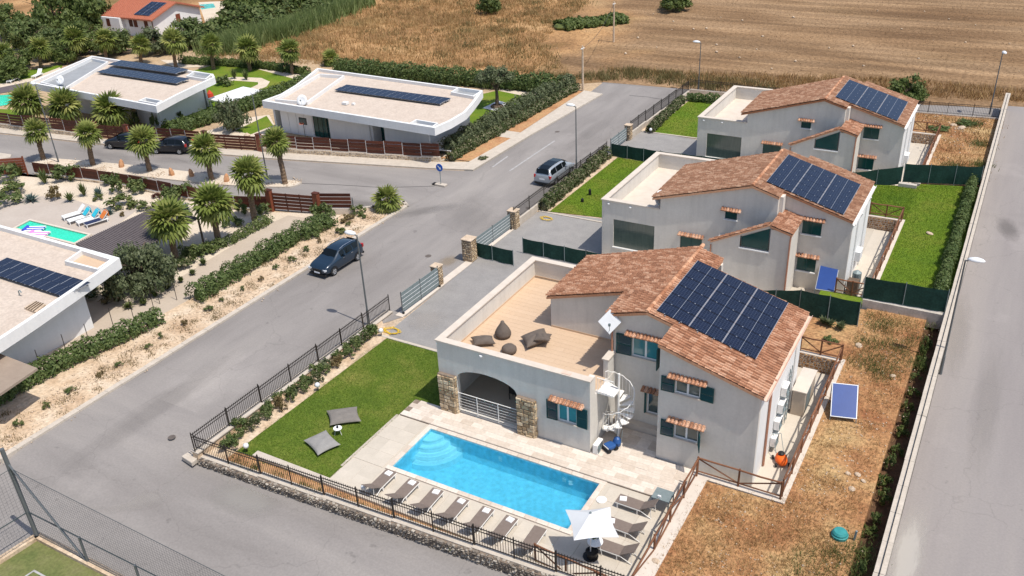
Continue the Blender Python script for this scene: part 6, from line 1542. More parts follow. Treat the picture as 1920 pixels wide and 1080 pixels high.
hedge('hedge', 'dark hedge along the back of the farthest lawn', PX(.4, (1288,182),(1340,186),(1398,192)), 1.1, .9, 'hedge', 240, .18)
hedge('hedge', 'dark green hedge along the right edge of the right hand lawn', [(-1.95,54.6),(-1.95,66),(-1.95,77.6)], .8, 1.15, 'hedge', 320, .13, z0=.98)
hedge('hedge', 'leafy hedge strip below the brown slat fence of the cactus garden', PX(.5, (335,470),(380,465),(430,447),(505,405)), 1.0, .8, 'bush', 130, .15)
hedge('dark_scrub', 'wide low dark green scrub beside the pole in the field', PX(.4, (1050,50),(1085,44),(1125,42),(1168,34)), 3.8, 1.2, 'dark', 330, .34, cat='scrub')
# shrubs
plants = ['bush','flower','bush','dryplant','bush','flower','bush']
for i in range(14):
    y = 25.3+i*1.02; shrub('garden_shrub', f'leafy shrub in the bed along the left iron fence, {ORD[i]} from the front corner', (-33.55+rng.uniform(-.25,.25), y, .05), rng.uniform(.42,.62), rng.uniform(.7,1.15), ('bush','bush','flower','bush','dryplant')[i % 5], group='shrubs along the left iron fence')
for i in range(13):
    y = 25.8+i*1.03; shrub('garden_shrub', f'bushy shrub touching the left iron fence, {ORD[i]} from the front corner', (-33.95+rng.uniform(-.1,.2), y, .05), rng.uniform(.45,.62), rng.uniform(.6,1.0), ('hedge','bush','olive')[i % 3], group='rear line of shrubs along the left iron fence')
for i in range(20):
    y = 21.5+i*1.78+rng.uniform(-.4,.4); shrub('verge_shrub', f'small shrub on the sandy verge by the left road, {ORD[i]} from the bottom', (-46.2+rng.uniform(-.25,.25), y, .03), rng.uniform(.22,.42), rng.uniform(.35,.6), ('bush','weed','bush','dryplant')[i % 4], group='small shrubs on the sandy verge')
for i in range(20):
    y = 25.2+i*1.38; shrub('wall_shrub', f'dark ragged plant in the shade of the right boundary wall, {ORD[i]} from the bottom', (-1.85+rng.uniform(-.2,.15), y+rng.uniform(-.3,.3), .3), rng.uniform(.32,.5), rng.uniform(.7,1.4), ('dark','bush','dark')[i % 3], group='plants along the right boundary wall')
shrub('maroon_shrub', 'dark red shrub at the near right corner of the right lawn', (-2.3,55.6,.97), .45, 1.1, 'maroon'); 
GP = [ # (px, py, kind, radius, height, description)
    (38,330,'spiky_g',1.0,1.4,'tall green yucca behind the red brown gate leaf'), (85,345,'spiky_g',1.1,1.6,'spiky yucca right of the red brown gate leaf'), (128,338,'bush',1.3,1.5,'broad green bush by the slat fence at the left'), (103,372,'dryplant',.8,1.2,'beige dry shrub above the pool terrace'), (60,378,'agave',1.0,1.0,'blue green agave on the gravel at the left'), (132,378,'spiky_g',.9,.9,'dark yucca rosette beside the dry shrub'),
    (158,368,'spiky_y',.8,1.3,'tall pale yellow green agave by the slat fence'), (186,368,'agave',.7,1.1,'upright blue agave below the slat fence'), (222,360,'bush',1.0,1.5,'round bright green bush below the slat fence'), (205,345,'bush',.8,1.0,'dark bush touching the slat fence'), (255,362,'bush',1.1,1.4,'twin topped bush in the middle of the cactus garden'), (230,388,'weed',1.5,1.1,'sprawling yellow green bush above the sun loungers'), (185,375,'weed',.5,.6,'small pale bush beside the blue agave'), (275,392,'weed',.9,.8,'low grey green shrub at the pergola corner'),
    (295,372,'maroon',.5,.5,'small dark red plant near the slat fence'), (318,380,'bush',1.1,1.6,'tall green bush between the pergola and slat fence'), (350,372,'bush',1.0,1.3,'dark leafy bush left of the broad palm'), (348,395,'agave',.8,.8,'pale blue agave below the leafy bush'), (206,402,'agave',.5,.5,'small agave by the left sun lounger heads'), (230,405,'dryplant',.3,.4,'small round grey cactus beside the pergola'), (22,365,'weed',1.6,1.2,'wide yellow green bush at the left edge'), (8,340,'bush',1.6,1.6,'tall leafy bush at the left edge'), (10,385,'bush',1.3,1.0,'dark bush at the left edge of the pool terrace'),
    (355,410,'bush',.5,.7,'small green bush under the broad palm'), (375,480,'bush',.8,.9,'leafy bush at the foot of the palm by the driveway'), (395,470,'dark',.8,.9,'dark bush beside the palm by the driveway'), (345,500,'flower',.9,1.0,'flowering bush right of the dark olive tree'), (362,488,'spiky_g',.7,.7,'green agave by the driveway above the hedge'), (382,497,'spiky_g',.55,.6,'small dark agave on the gravel by the driveway'), (362,516,'spiky_g',.45,.5,'little agave beside the driveway bend'), (340,530,'spiky_d',.4,.5,'dark little plant beside the driveway'), (315,543,'spiky_y',.45,.4,'yellowish little agave beside the olive tree'), (292,558,'spiky_d',.35,.5,'dark little plant right of the flower bed'), (270,572,'spiky_d',.5,.5,'red brown agave near the driveway by the villa'), (242,578,'spiky_y',.7,.5,'yellow green agave near the villa corner'),
    (178,553,'flower',1.0,.7,'yellow flowering bush at the villa corner'), (205,562,'dryplant',.9,.5,'orange yellow low shrub at the villa corner'), (440,425,'bush',.9,.8,'bush below the tall palm by the driveway gate'), (492,402,'bush',.8,.9,'bush left of the wide driveway gate'), (455,402,'dark',.6,1.3,'thin dark young tree beside the tall palm'), (610,410,'bush',1.2,1.5,'large dark green bush at the upper end of the driveway hedge'), (650,415,'dryplant',.6,.5,'dry shrub beside the end of the slat fence'), (672,402,'weed',.7,.8,'pale shrub at the thin post by the junction'), (640,437,'weed',.5,.5,'small grey shrub above the blue car roof'), (590,448,'bush',.5,.6,'round green shrub on the verge above the blue car'),
    (350,152,'bush',1.0,1.0,'round dark bush on the curved path lawn'), (425,158,'bush',1.2,1.3,'dark round bush in the lawn between the upper villas'), (440,148,'spiky_g',1.0,1.6,'upright spiky plant in the lawn between the upper villas'), (462,150,'spiky_g',.9,1.4,'second upright spiky plant beside the curved lawn path'), (545,118,'bush',.9,1.4,'pale bush beside the palm at the field'), (880,262,'flower',.9,1.0,'pink flowering bush beside the middle villa terrace'), (255,238,'bush',.5,1.9,'slim tall shrub beside the upper villa wall'), (290,238,'bush',.45,1.7,'slim shrub in front of the upper villa door'), (338,222,'dark',.35,.9,'small cypress like shrub by the upper villa side wall'), (905,300,'flower',.5,.5,'low shrub at the road corner below the hedge')]
for (a, b, k, r, h, lab) in GP:
    p = at(a, b)
    if k.startswith('spiky'): spiky('yucca', lab, p, r, h*1.1, W[{'g':'bush','y':'weed','d':'dark'}[k[-1]]], 40)
    elif k == 'agave': spiky('agave', lab, p, r, h, W['agave'], 46, w=.08, up=.1)
    else: shrub('garden_bush', lab, p, r*1.22, h*1.25, k, 'bush')
for (a, b, lab) in ((1555,612,'large leafy thistle at the green screen behind the pool house'), (1575,618,'second leafy thistle at the green screen behind the pool house'), (1543,608,'small thistle nearest the pool house roof corner')):
    spiky('thistle', lab, at(a,b,.98), .55, .6, W['olive'], 26, w=.09, up=.5)
shrub('weed_clump', 'bright green weed clump on the red soil behind the pool house', at(1558,640,.98), .55, .3, 'bush')
shrub('weed_clump', 'dark green weed patch in the far dry yard beside the house', at(1757,243,.98), 1.3, .5, 'hedge'); shrub('weed_clump', 'dark green weed patch under the far fence', at(1810,232,.98), 1.2, .4, 'hedge')
for i, (a, b, z, r) in enumerate(((1610,648,1,.28),(1674,705,1,.2),(1594,748,1,.2),(1590,888,1,.16),(1608,890,1,.2),(1619,902,1,.16),(1597,917,1,.22),(1229,1052,1,.22),(1803,240,1,.5),(1787,235,1,.4),(1743,438,1,.3))):
    lab = ('pale boulder on the red soil behind the pool house','pale stone below the green strip in the dry yard','flat stone beside the blue solar collector','leftmost stone of the little heap in the dry yard','upper right stone of the little heap in the dry yard','right stone of the little heap in the dry yard','lowest stone of the little heap in the dry yard','white stone beside the ledge near the bottom','large white block in the far dry yard','longer white block in the far dry yard','white slab lying on the right hand lawn')[i]
    o = link('rock', MB().lathe((0,0,0), [(.7,-.2),(1,.1),(.8,.45),(.3,.62)], 7).mesh('rock', W['rock']), None, at(a,b,z), (rng.uniform(-.2,.2), rng.uniform(-.2,.2), rng.uniform(0,6)), (r, r*.75, r*.6)); tag(o, lab, 'rock')
for (a, b, lab) in ((228,313,'orange standing rock on the palm island between two palms'), (323,328,'narrow orange standing rock on the palm island'), (360,330,'small grey block on the palm island'), (425,340,'small reddish rock at the palm island edge')):
    o = link('rock', MB().lathe((0,0,0), [(.42,-.1),(.45,.3),(.30,.8),(.08,1.05)], 6).mesh('rock', W['redrock']), None, at(a,b,.1), (.1,.1,rng.uniform(0,6)), (.7,.6,.75)); tag(o, lab, 'rock')
# ------------------------------------------------------------------ vehicles
def paint(name, c, metal=.2): return mat(name, c, rough=.28, metal=metal, spec=.6, coat=.6)
W['navy_paint'] = paint('dark_blue_car_paint', (.010,.026,.048)); W['silver_paint'] = paint('grey_car_paint', (.36,.39,.42), .3); W['black_paint'] = paint('black_car_paint', (.008,.009,.014))
W['carglass'] = mat('car_glass', (.004,.006,.007), rough=.06, spec=.35); W['lens'] = mat('lamp_lens', (.5,.52,.54), rough=.1, spec=.9); W['taillens'] = mat('tail_lamp', (.42,.015,.012), rough=.15, spec=.7); W['chrome'] = mat('chrome_trim', (.62,.63,.65), rough=.18, metal=.8)
def car(name, label, pos, head, L_, wd, H_, st, pm, cat='car', wb=(.19,.80), wr=.34, side=(.0,1.0), rails=True, roofm=None, pillars=(.52,.72)):
    """st: stations (x fraction from the nose, belt z, roof z, half width factor, roof half width factor); cabin where roof > belt"""
    t = thing(name, label, cat, pos, head); mb = MB(); rings = []; N = 13
    for (fx, zb, zr, wf, rf) in st:
        x = L_/2-fx*L_; hw = wd/2*wf; hr = wd/2*rf; z0 = .22 if .06 < fx < .95 else .34
        half = [(hw*.93,z0),(hw*.99,z0+.14),(hw,.52),(hw*.985,zb-.06),(hw*.93,zb),(hr,zr-.05 if zr > zb+.1 else zr-.005),(hr*.82,zr)]
        pts = [(x,-y,z) for y,z in half]+[(x,0,zr+.02)]+[(x,y,z) for y,z in reversed(half)]; rings.append(pts)
    M_ = len(rings[0]); vs = [p for r in rings for p in r]; fs = []
    for i in range(len(rings)-1):
        for k in range(M_-1): fs.append((i*M_+k, (i+1)*M_+k, (i+1)*M_+k+1, i*M_+k+1))
        fs.append((i*M_+M_-1, (i+1)*M_+M_-1, (i+1)*M_, i*M_))
    fs.append(tuple(range(M_))); fs.append(tuple((len(rings)-1)*M_+k for k in range(M_-1,-1,-1)))
    mb.add(vs, fs); body = mb.build('body', pm, t, local=True, smooth=True)
    b_ = body.modifiers.new('subsurf', 'SUBSURF'); b_.levels = 1; b_.render_levels = 1
    # glass follows the cabin rings
    def pt(fx, side_, f):
        """f 0 belt .. 1 roof edge on the cabin side"""
        for i in range(len(st)-1):
            if st[i][0] <= fx <= st[i+1][0]:
                a = (fx-st[i][0])/(st[i+1][0]-st[i][0]+1e-9); v = [st[i][k]+(st[i+1][k]-st[i][k])*a for k in range(5)]
                y = wd/2*(v[3]*.93*(1-f)+v[4]*f); z = v[1]*(1-f)+(v[2]-.05)*f; return Vector((L_/2-fx*L_, side_*(y+.012), z))
    cab = [s_ for s_ in st if s_[2] > s_[1]+.2]; c0, c1 = cab[0][0], cab[-1][0]
    i0 = st.index(cab[0])-1; i1 = st.index(cab[-1])+1
    bounds = [c0-.02, *pillars, c1+.0]
    for sd in (-1, 1):
        for a, b in zip(bounds[:-1], bounds[1:]):
            q = MB(); n = 4; P_ = []
            for k in range(n+1):
                fx = a+.008+(b-a-.016)*k/n; P_.append((pt(fx,sd,.06), pt(fx,sd,.92)))
            for k in range(n):
                f4 = [P_[k][0], P_[k+1][0], P_[k+1][1], P_[k][1]]; q.add(f4, [(0,1,2,3)] if sd > 0 else [(3,2,1,0)])
            q.build('side_window', W['carglass'], t, local=True)
    def cross(fa, fb, za, zb_, name, m):
        # glass between the two stations ends of the cabin (windscreen, rear window)
        A = st[fa]; B = st[fb]; q = MB(); up = Vector((0,0,.022))
        def edge(s_, k): 
            x = L_/2-s_[0]*L_; return x
        xa, xb = L_/2-A[0]*L_, L_/2-B[0]*L_; y_a, y_b = wd/2*A[4]*.86, wd/2*B[4]*.88; z_a, z_b = A[2], B[2]
        d = 1 if fb > fa else -1; n = 3; off = Vector((.02*(1 if xa > xb else -1),0,.018)); row = []
        for k in range(n+1):
            f_ = za+(zb_-za)*k/n; x = xa+(xb-xa)*f_; y = y_a+(y_b-y_a)*f_; z = z_a+(z_b-z_a)*f_+.05*math.sin(PI*f_)*0; row.append([Vector((x,-y,z-.0))+off, Vector((x,0,z+.02))+off*1.3, Vector((x,y,z))+off])
        for k in range(n):
            for j in range(2): q.add([row[k][j], row[k][j+1], row[k+1][j+1], row[k+1][j]], [(0,1,2,3)] if xa > xb else [(3,2,1,0)])
        q.build(name, m, t, local=True)
    cross(i0, i0+1, .08, .92, 'windscreen', W['carglass']); cross(i1, i1-1, .12, .92, 'rear_window', W['carglass'])
    if roofm:
        q = MB(); S_ = cab
        for u, v in zip(S_[:-1], S_[1:]):
            xa, xb = L_/2-u[0]*L_, L_/2-v[0]*L_; q.add([(xa,-wd/2*u[4]*.72,u[2]+.03),(xa,wd/2*u[4]*.72,u[2]+.03),(xb,wd/2*v[4]*.72,v[2]+.03),(xb,-wd/2*v[4]*.72,v[2]+.03)], [(0,1,2,3)])
        q.build('glass_roof', roofm, t, local=True)
    for sd in (-1, 1):
        for fx in wb:
            x = L_/2-fx*L_; y = sd*(wd/2-.10); wt = thing('wheel', None, None, (0,0,0)); bpy.data.objects.remove(wt)
            tm = MB(); n = 18; prof = [(wr*.62,-.11),(wr*.93,-.115),(wr,-.08),(wr,.08),(wr*.93,.115),(wr*.62,.11)]; vs = []
            for (r, w) in prof:
                for k in range(n): a = 2*PI*k/n; vs.append((x+r*math.cos(a), y+w*sd, wr+r*math.sin(a)))
            tm.add(vs, [(i*n+k, i*n+(k+1)%n, (i+1)*n+(k+1)%n, (i+1)*n+k) for i in range(5) for k in range(n)])
            tw = tm.build('wheel', W['rubber'], t, local=True)
            rm = MB(); yo = y+sd*.09; rm.add([(x+wr*.64*math.cos(2*PI*k/n), yo-sd*.05, wr+wr*.64*math.sin(2*PI*k/n)) for k in range(n)], [tuple(range(n))])
            for k in range(5):
                a = 2*PI*k/5; d = Vector((math.cos(a),0,math.sin(a))); rm.bar(Vector((x,yo,wr)), Vector((x,yo,wr))+d*wr*.62, .09, .03, (0,1,0))
            rm.tube([(x+wr*.63*math.cos(2*PI*k/n), yo, wr+wr*.63*math.sin(2*PI*k/n)) for k in range(n+1)], .02, 5, False)
            rm.build('rim', W['rim'], tw, local=True)
            am = MB()  # dark wheel arch
            vs = []
            for r in (wr*1.02, wr*1.20):
                for k in range(11): a = PI*k/10; vs.append((x+r*math.cos(a), sd*(wd/2+.008), wr*.98+r*math.sin(a)))
            am.add(vs, [(k,k+1,12+k,11+k) for k in range(10)]); am.build('wheel_arch', W['black'], t, local=True)
        hl = MB(); hl.obox((L_/2-.10, sd*wd*.36, st[1][1]-.12), .10,.16,.06, (1,-.35*sd,0)); hl.build('headlight', W['lens'], t, local=True)
        tl = MB(); tl.obox((-L_/2+.10, sd*wd*.40, st[-2][1]-.10), .09,.11,.13, (1,.3*sd,0)); tl.build('tail_light', W['taillens'], t, local=True)
        fm = c0+.06; mp = pt(fm, sd, .1); MB().obox(mp+Vector((.05,sd*.12,.04)), .07,.11,.07).build('wing_mirror', pm, t, local=True, bevel=.02)
        for fx in (pillars[0]-.06, pillars[1]-.05): q = pt(fx, sd, 0); MB().obox(q+Vector((0,sd*.045,-.10)), .10,.015,.014).build('door_handle', W['chrome'], t, local=True)
        if rails:
            P_ = [pt(c0+.04+(c1-c0-.06)*k/5, sd, 1.0)+Vector((0,-sd*.05,.10 if 0 < k < 5 else .05)) for k in range(6)]; MB().tube(P_, .018, 5).build('roof_rail', W['chrome'], t, local=True)
    MB().box(L_/2-.04,L_/2+.02,-.38,.38,.42,.72).build('grille', W['black'], t, local=True)
    MB().box(L_/2+.015,L_/2+.035,-.26,.26,.40,.51).build('number_plate', W['plate'], t, local=True); MB().box(-L_/2-.035,-L_/2-.01,-.26,.26,.66,.77).build('number_plate', W['plate'], t, local=True)
    mb = MB(); mb.box(L_/2-.12,L_/2+.03,-wd*.42,wd*.42,.22,.34); mb.box(-L_/2-.03,-L_/2+.12,-wd*.42,wd*.42,.26,.40); mb.build('bumper', W['black'], t, local=True)
    return t
SUV = [(0,.60,.66,.78,.56),(.025,.80,.86,.90,.74),(.10,.95,1.0,.98,.82),(.26,1.02,1.08,1.0,.84),(.42,1.06,1.58,1.0,.68),(.56,1.07,1.66,1.0,.69),(.76,1.08,1.64,1.0,.68),(.91,1.09,1.53,.98,.65),(.975,1.06,1.10,.90,.72),(1.0,.85,.90,.84,.70)]
MPV = [(0,.62,.66,.74,.5),(.03,.80,.84,.88,.7),(.10,.92,.98,.97,.8),(.19,1.02,1.10,1.0,.82),(.36,1.08,1.62,1.0,.70),(.55,1.09,1.70,1.0,.72),(.80,1.09,1.69,1.0,.72),(.945,1.08,1.60,.98,.70),(.985,1.05,1.12,.95,.80),(1.0,.85,.9,.9,.78)]
sx_ = at(629,515); bx_ = at(670,489); cx_ = (sx_+bx_)/2
car('parked_car', 'dark blue SUV parked at the left kerb of the road', (cx_.x-.86, cx_.y+.02, 0), math.atan2((sx_-bx_).y, (sx_-bx_).x), 4.48, 1.86, 1.62, SUV, W['navy_paint'])
car('parked_car', 'silver grey van with dark glass roof parked beside the flowering hedge', (-35.55, 68.2, 0), PI/2-.02, 4.75, 1.88, 1.72, MPV, W['silver_paint'], roofm=W['carglass'], rails=False, pillars=(.5,.74))
a_ = math.atan2(.24, 1)
car('parked_car', 'left of two black cars parked on the side street', (at(232,281).x-.3, at(232,281).y+.75, 0), PI+a_, 4.5, 1.85, 1.6, SUV, W['black_paint'], rails=False)
car('parked_car', 'right of two black cars parked on the side street, nose towards the other', (at(312,290).x-.1, at(312,290).y+.95, 0), PI+a_+.10, 4.3, 1.82, 1.55, SUV, W['black_paint'], rails=False)

# ------------------------------------------------------------------ street lamps, poles, signs
def lamp(label, b, hgt, arm=(-1,0), lean=0.0):
    p = Vector((b[0], b[1], b[2] if len(b) > 2 else 0)); t = thing('street_lamp', label, 'street lamp', p, group=None); d = Vector((arm[0], arm[1], 0)).normalized()
    MB().tube([(0,0,-.1),(0,0,1.2),(lean*.2,0,1.3),(lean,0,hgt)], [.085,.08,.06,.045], 8).build('pole', W['polegrey'], t, local=True)
    MB().tube([(lean,0,hgt-.05), Vector((lean,0,hgt+.03))+d*.25], .035, 6).build('arm', W['polegrey'], t, local=True)
    c = Vector((lean,0,hgt+.05))+d*.52; s_ = Vector((-d.y,d.x,0)); mb = MB(); vs = []; n = 12
    for (rz, rr) in ((-.05,.5),(-.02,.92),(.04,1.0),(.12,.78),(.18,.35)):
        for k in range(n): a = 2*PI*k/n; vs.append(c+d*math.cos(a)*.46*rr+s_*math.sin(a)*.22*rr+Vector((0,0,rz)))
    mb.add(vs, [(i*n+k, i*n+(k+1)%n, (i+1)*n+(k+1)%n, (i+1)*n+k) for i in range(4) for k in range(n)]+[tuple(range(n-1,-1,-1)), tuple(4*n+k for k in range(n))]); mb.build('lamp_head', W['lampwhite'], t, local=True, smooth=True)
    return t
lamp('street lamp at the iron fence reaching over the dark blue SUV', (-34.72,39.37), 6.62); lamp('street lamp beside the grey van and flowering hedge', (-34.42,70.4), 6.2)
lamp('street lamp at the far end of the left road by the field', (-32.7,99.3), 5.6); lamp('tall street lamp at the far end of the boundary wall', (-2.35,101.9), 6.4, (.3,-1))
lamp('near street lamp leaning over the right boundary wall', (-.78,49.33), 7.4, (1,0.05))
lamp('tall lamp pole at the left end of the palm island', (-84.2,51.9), 8.1, (-1,.2)); lamp('tall lamp pole beside the right hand island palm', (-60.3,57.0), 8.2, (-.6,.8))
def util_pole(label, b, h):
    t = thing('utility_pole', label, 'utility pole', (*b,0)); MB().tube([(0,0,-.2),(0,0,h)], [.16,.10], 8).build('pole', W['rock'], t, local=True); MB().box(-.08,.08,-.35,.35,h-.35,h-.25).build('insulator', W['white_metal'], t, local=True)
util_pole('pale utility pole at the end of the upper road hedge', (-45.4,94.8), 5.3); util_pole('pale utility pole standing in the field', (-51.9,118.6), 5.6)
t = thing('cable', 'sagging overhead cable between the two pale utility poles', 'cable', (-45.4,94.8,5.0)); mb = MB(); A_ = Vector((-45.4,94.8,5.0)); B_ = Vector((-51.9,118.6,5.3)); mb.tube([A_.lerp(B_,k/10)-Vector((0,0,1.0*math.sin(PI*k/10)*.9)) for k in range(11)], .025, 4); mb.build('wire', W['iron'], t)
bp_ = at(827,348); t = thing('road_sign', 'round blue keep right sign with a white arrow at the junction', 'road sign', (bp_.x,bp_.y,0))
MB().tube([(0,0,.2),(0,0,1.62)], .035, 6).build('pole', W['galv'], t, local=True)
u = Vector((1,.05,0)).normalized(); mb = MB()
def disc(r, y, n=20): return [(r*math.cos(2*PI*k/n), y, 1.75+r*math.sin(2*PI*k/n)) for k in range(n)]
mb.add(disc(.36,-.045)+disc(.36,-.015), [tuple(range(20)), tuple(range(39,19,-1))]+[(k,20+k,20+(k+1)%20,(k+1)%20) for k in range(20)]); f0 = mb.build('face', W['signblue'], t, local=True)
mb = MB(); q = lambda x, z: (x*math.cos(-.75)-z*math.sin(-.75), -.052, 1.75+x*math.sin(-.75)+z*math.cos(-.75))
mb.add([q(-.24,-.05), q(.04,-.05), q(.04,.05), q(-.24,.05)], [(0,1,2,3)]); mb.add([q(.04,-.15), q(.25,0), q(.04,.15)], [(0,1,2)]); mb.build('arrow', W['white'], f0, local=True)
tb = MB(); tb.box(-.55,.55,-.25,.25,0,.18); ob = tb.build('sign_base', W['kerb'], t, local=True, bevel=.04)
MB().box(-.85,-.56,-.2,.2,0,.14).build('base_block', W['black'], t, local=True)
c = at(664,400); t = thing('bollard', 'thin dark post at the edge of the junction verge', 'post', (c.x,c.y,0)); MB().tube([(0,0,0),(0,0,1.45)], .05, 6).build('post', W['polegrey'], t, local=True)

# ------------------------------------------------------------------ pool furniture
def lounger():
    t = thing('sun_lounger', 'x', 'sun lounger', (0,0,0))
    fr = MB(); 
    for x in (-.31,.31): fr.box(x-.025,x+.025,-1.30,.0,.27,.32)
    fr.box(-.285,.285,-.05,.0,.272,.318); fr.box(-.285,.285,-1.30,-1.25,.272,.318); fr.build('frame', W['white_metal'], t, local=True)
    for x in (-.3,.3):
        for y in (-.12,-1.15): MB().box(x-.025,x+.025,y-.025,y+.025,0,.27).build('leg', W['white_metal'], t, local=True)
    MB().box(-.32,.32,-1.28,0,.325,.35).build('seat', W['fabric'], t, local=True, bevel=.008)
    a = .60; up = Vector((0,-math.cos(a),math.sin(a))); n = Vector((0,math.sin(a),math.cos(a)))
    c = Vector((0,-1.28,.35))+up*.43; MB().obox(c, .32,.43,.013, (1,0,0), up, n).build('backrest', W['fabric'], t, local=True)
    for x in (-.27,.27): MB().tube([Vector((x,-1.28,.34))+up*.62, (x,-1.86,.02)], .016, 5).build('prop', W['white_metal'], t, local=True)
    for x in (-.3,.3): MB().tube([(x,-1.28,.30),(x,-1.86,.03)], .02, 5).build('rear_leg', W['white_metal'], t, local=True)
    return t
LB = lounger(); tw = MB(); tw.box(-.17,.17,-.16,.16,0,.035); tw.box(-.16,.10,-.14,.05,.036,.06)
TWM = tw.mesh('towel', W['towel'])
for k, y in enumerate((27.56,27.5,27.48,27.47,27.46,27.43,27.43)):
    x = (-24.19,-22.70,-21.23,-19.74,-18.31,-16.98,-15.46)[k]+.02
    lab = ('taupe sun lounger nearest the lawn in the row of seven by the pool', 'taupe sun lounger second from the lawn in the pool row', 'taupe sun lounger third from the lawn in the pool row', 'taupe sun lounger in the middle of the pool row', 'taupe sun lounger third from the umbrella end of the pool row', 'taupe sun lounger second from the umbrella end of the pool row', 'taupe sun lounger at the umbrella end of the pool row behind the rails')[k]
    o = LB if k == 0 else dup(LB, (0,0,0), 0); o.location = (x, y, .03); o.rotation_euler = (0,0,rng.uniform(-.03,.03)); o['label'] = lab; o['group'] = 'loungers in a row along the pool'
    if k < 6:
        w_ = link('towel', TWM, None, (x+.02, y-.24, .382), (0,0,rng.uniform(-.15,.15))); tag(w_, 'folded white towel on the '+lab.replace('taupe sun ','').replace(' in the row of seven by the pool',' in the pool row'), 'towel', 'folded towels on the pool loungers')
for k, (x, y) in enumerate(((-13.05,30.9),(-12.95,29.25),(-12.75,27.75))):
    lab = ('taupe sun lounger of the right hand group nearest the house', 'taupe sun lounger in the middle of the right hand group', 'taupe sun lounger of the right hand group half under the umbrella')[k]
    dup(LB, (x, y, .03), PI/2+rng.uniform(-.03,.03), lab, 'loungers to the right of the pool')
    if k < 2: tag(link('towel', TWM, None, (x+.28, y+.02, .382), (0,0,.3)), 'folded white towel on the '+lab.replace('taupe sun ',''), 'towel', 'folded towels on the right loungers')
t = thing('umbrella', 'white square parasol at the near right corner of the pool', 'umbrella', (-12.72,27.1,0)); 
mb = MB(); cz, ez, n = 2.62, 2.18, 8; cs = [(-1.30,.12),(.42,1.18),(1.52,-.38),(-.12,-1.42)]; top = (0,0,cz); grid = {}
vs = [top]; fs = []
for e in range(4):
    a = Vector((*cs[e],0)); b = Vector((*cs[(e+1)%4],0))
    for r in range(1, 7):
        for k in range(n+1):
            f_ = k/n; rr = r/6; p = a.lerp(b, f_)*rr; ins = 1-.10*math.sin(PI*f_)*rr; z = cz-(cz-ez)*rr-.05*math.sin(PI*f_)*rr*(1-rr*.4)
            grid[e,r,k] = len(vs); vs.append((p.x*ins, p.y*ins, z))
    for k in range(n): fs.append((0, grid[e,1,k], grid[e,1,k+1]))
    for r in range(1, 6):
        for k in range(n): fs.append((grid[e,r,k], grid[e,r+1,k], grid[e,r+1,k+1], grid[e,r,k+1]))
mb.add(vs, fs); cp_ = mb.build('canopy', W['canvas'], t, local=True, smooth=False); sm = cp_.modifiers.new('thickness','SOLIDIFY'); sm.thickness = .012
MB().tube([(0,0,.05),(0,0,2.7)], .028, 8).build('pole', W['white_metal'], t, local=True)
for c in cs: MB().tube([(0,0,2.55),(c[0]*.97,c[1]*.97,ez-.03)], .014, 5).build('rib', W['white_metal'], t, local=True)
MB().lathe((0,0,2.62), [(.05,0),(.06,.03),(.02,.09)], 8).build('finial', W['galv'], t, local=True)
MB().lathe((0,0,.02), [(.36,0),(.36,.06),(.08,.09)], 12).build('base', W['black'], t, local=True)
def side_table(label, p, r=.24, h=.45, m='white'):
    t = thing('side_table', label, 'side table', p); MB().lathe((0,0,h-.03), [(r,0),(r,.03)], 16).build('table_top', W[m], t, local=True)
    for k in range(3): a = k*2.1; MB().tube([(math.cos(a)*r*.5, math.sin(a)*r*.5, h-.03),(math.cos(a)*r*.95, math.sin(a)*r*.95, 0)], .014, 5).build('leg', W['white_metal'], t, local=True)
tp = at(1116,1024,.45); side_table('small round white table below the white parasol', (tp.x,tp.y,.03), .36, .72)
tp2 = (tp.x,tp.y,.75)
t = thing('flower_vase', 'small bunch of dark flowers on the table below the parasol', 'flowers', tp2); MB().lathe((0,0,0), [(.06,0),(.08,.12),(.05,.2)], 8).build('vase', W['white'], t, local=True); link('bouquet', BUSH['dark'][0], t, (0,0,.15), None, (.17,.17,.14))
tp = at(1110,1046,0); t = thing('planter', 'black round pot behind the fence near the parasol', 'pot', (tp.x,tp.y,.03)); MB().lathe((0,0,0), [(.2,0),(.28,.35),(.3,.4),(.24,.4),(.22,.34)], 14).build('pot', W['black'], t, local=True)
tp = at(1128,938,0); MB().lathe((tp.x,tp.y,.03), [(.26,0),(.26,.02)], 16).build('skimmer_lid', W['white'], None, label='round white skimmer lid beside the pool end', cat='lid')
tp = at(1247,928,.8); t = thing('garden_cabinet', 'grey blue table top with small items beside the right loungers', 'table', (tp.x-.1,tp.y,.03)); MB().box(-.45,.45,-.4,.4,.70,.75).build('table_top', W['galv'], t, local=True)
for x in (-.4,.4):
    for y in (-.35,.35): MB().box(x-.025,x+.025,y-.025,y+.025,0,.70).build('leg', W['galv'], t, local=True)
t2 = MB().box(-.06,.1,-.3,-.22,0,.12).mesh('cup', W['white']); tag(link('cup', t2, None, (tp.x-.2,tp.y-.02,.785)), 'white cup on the grey blue table by the loungers', 'cup')

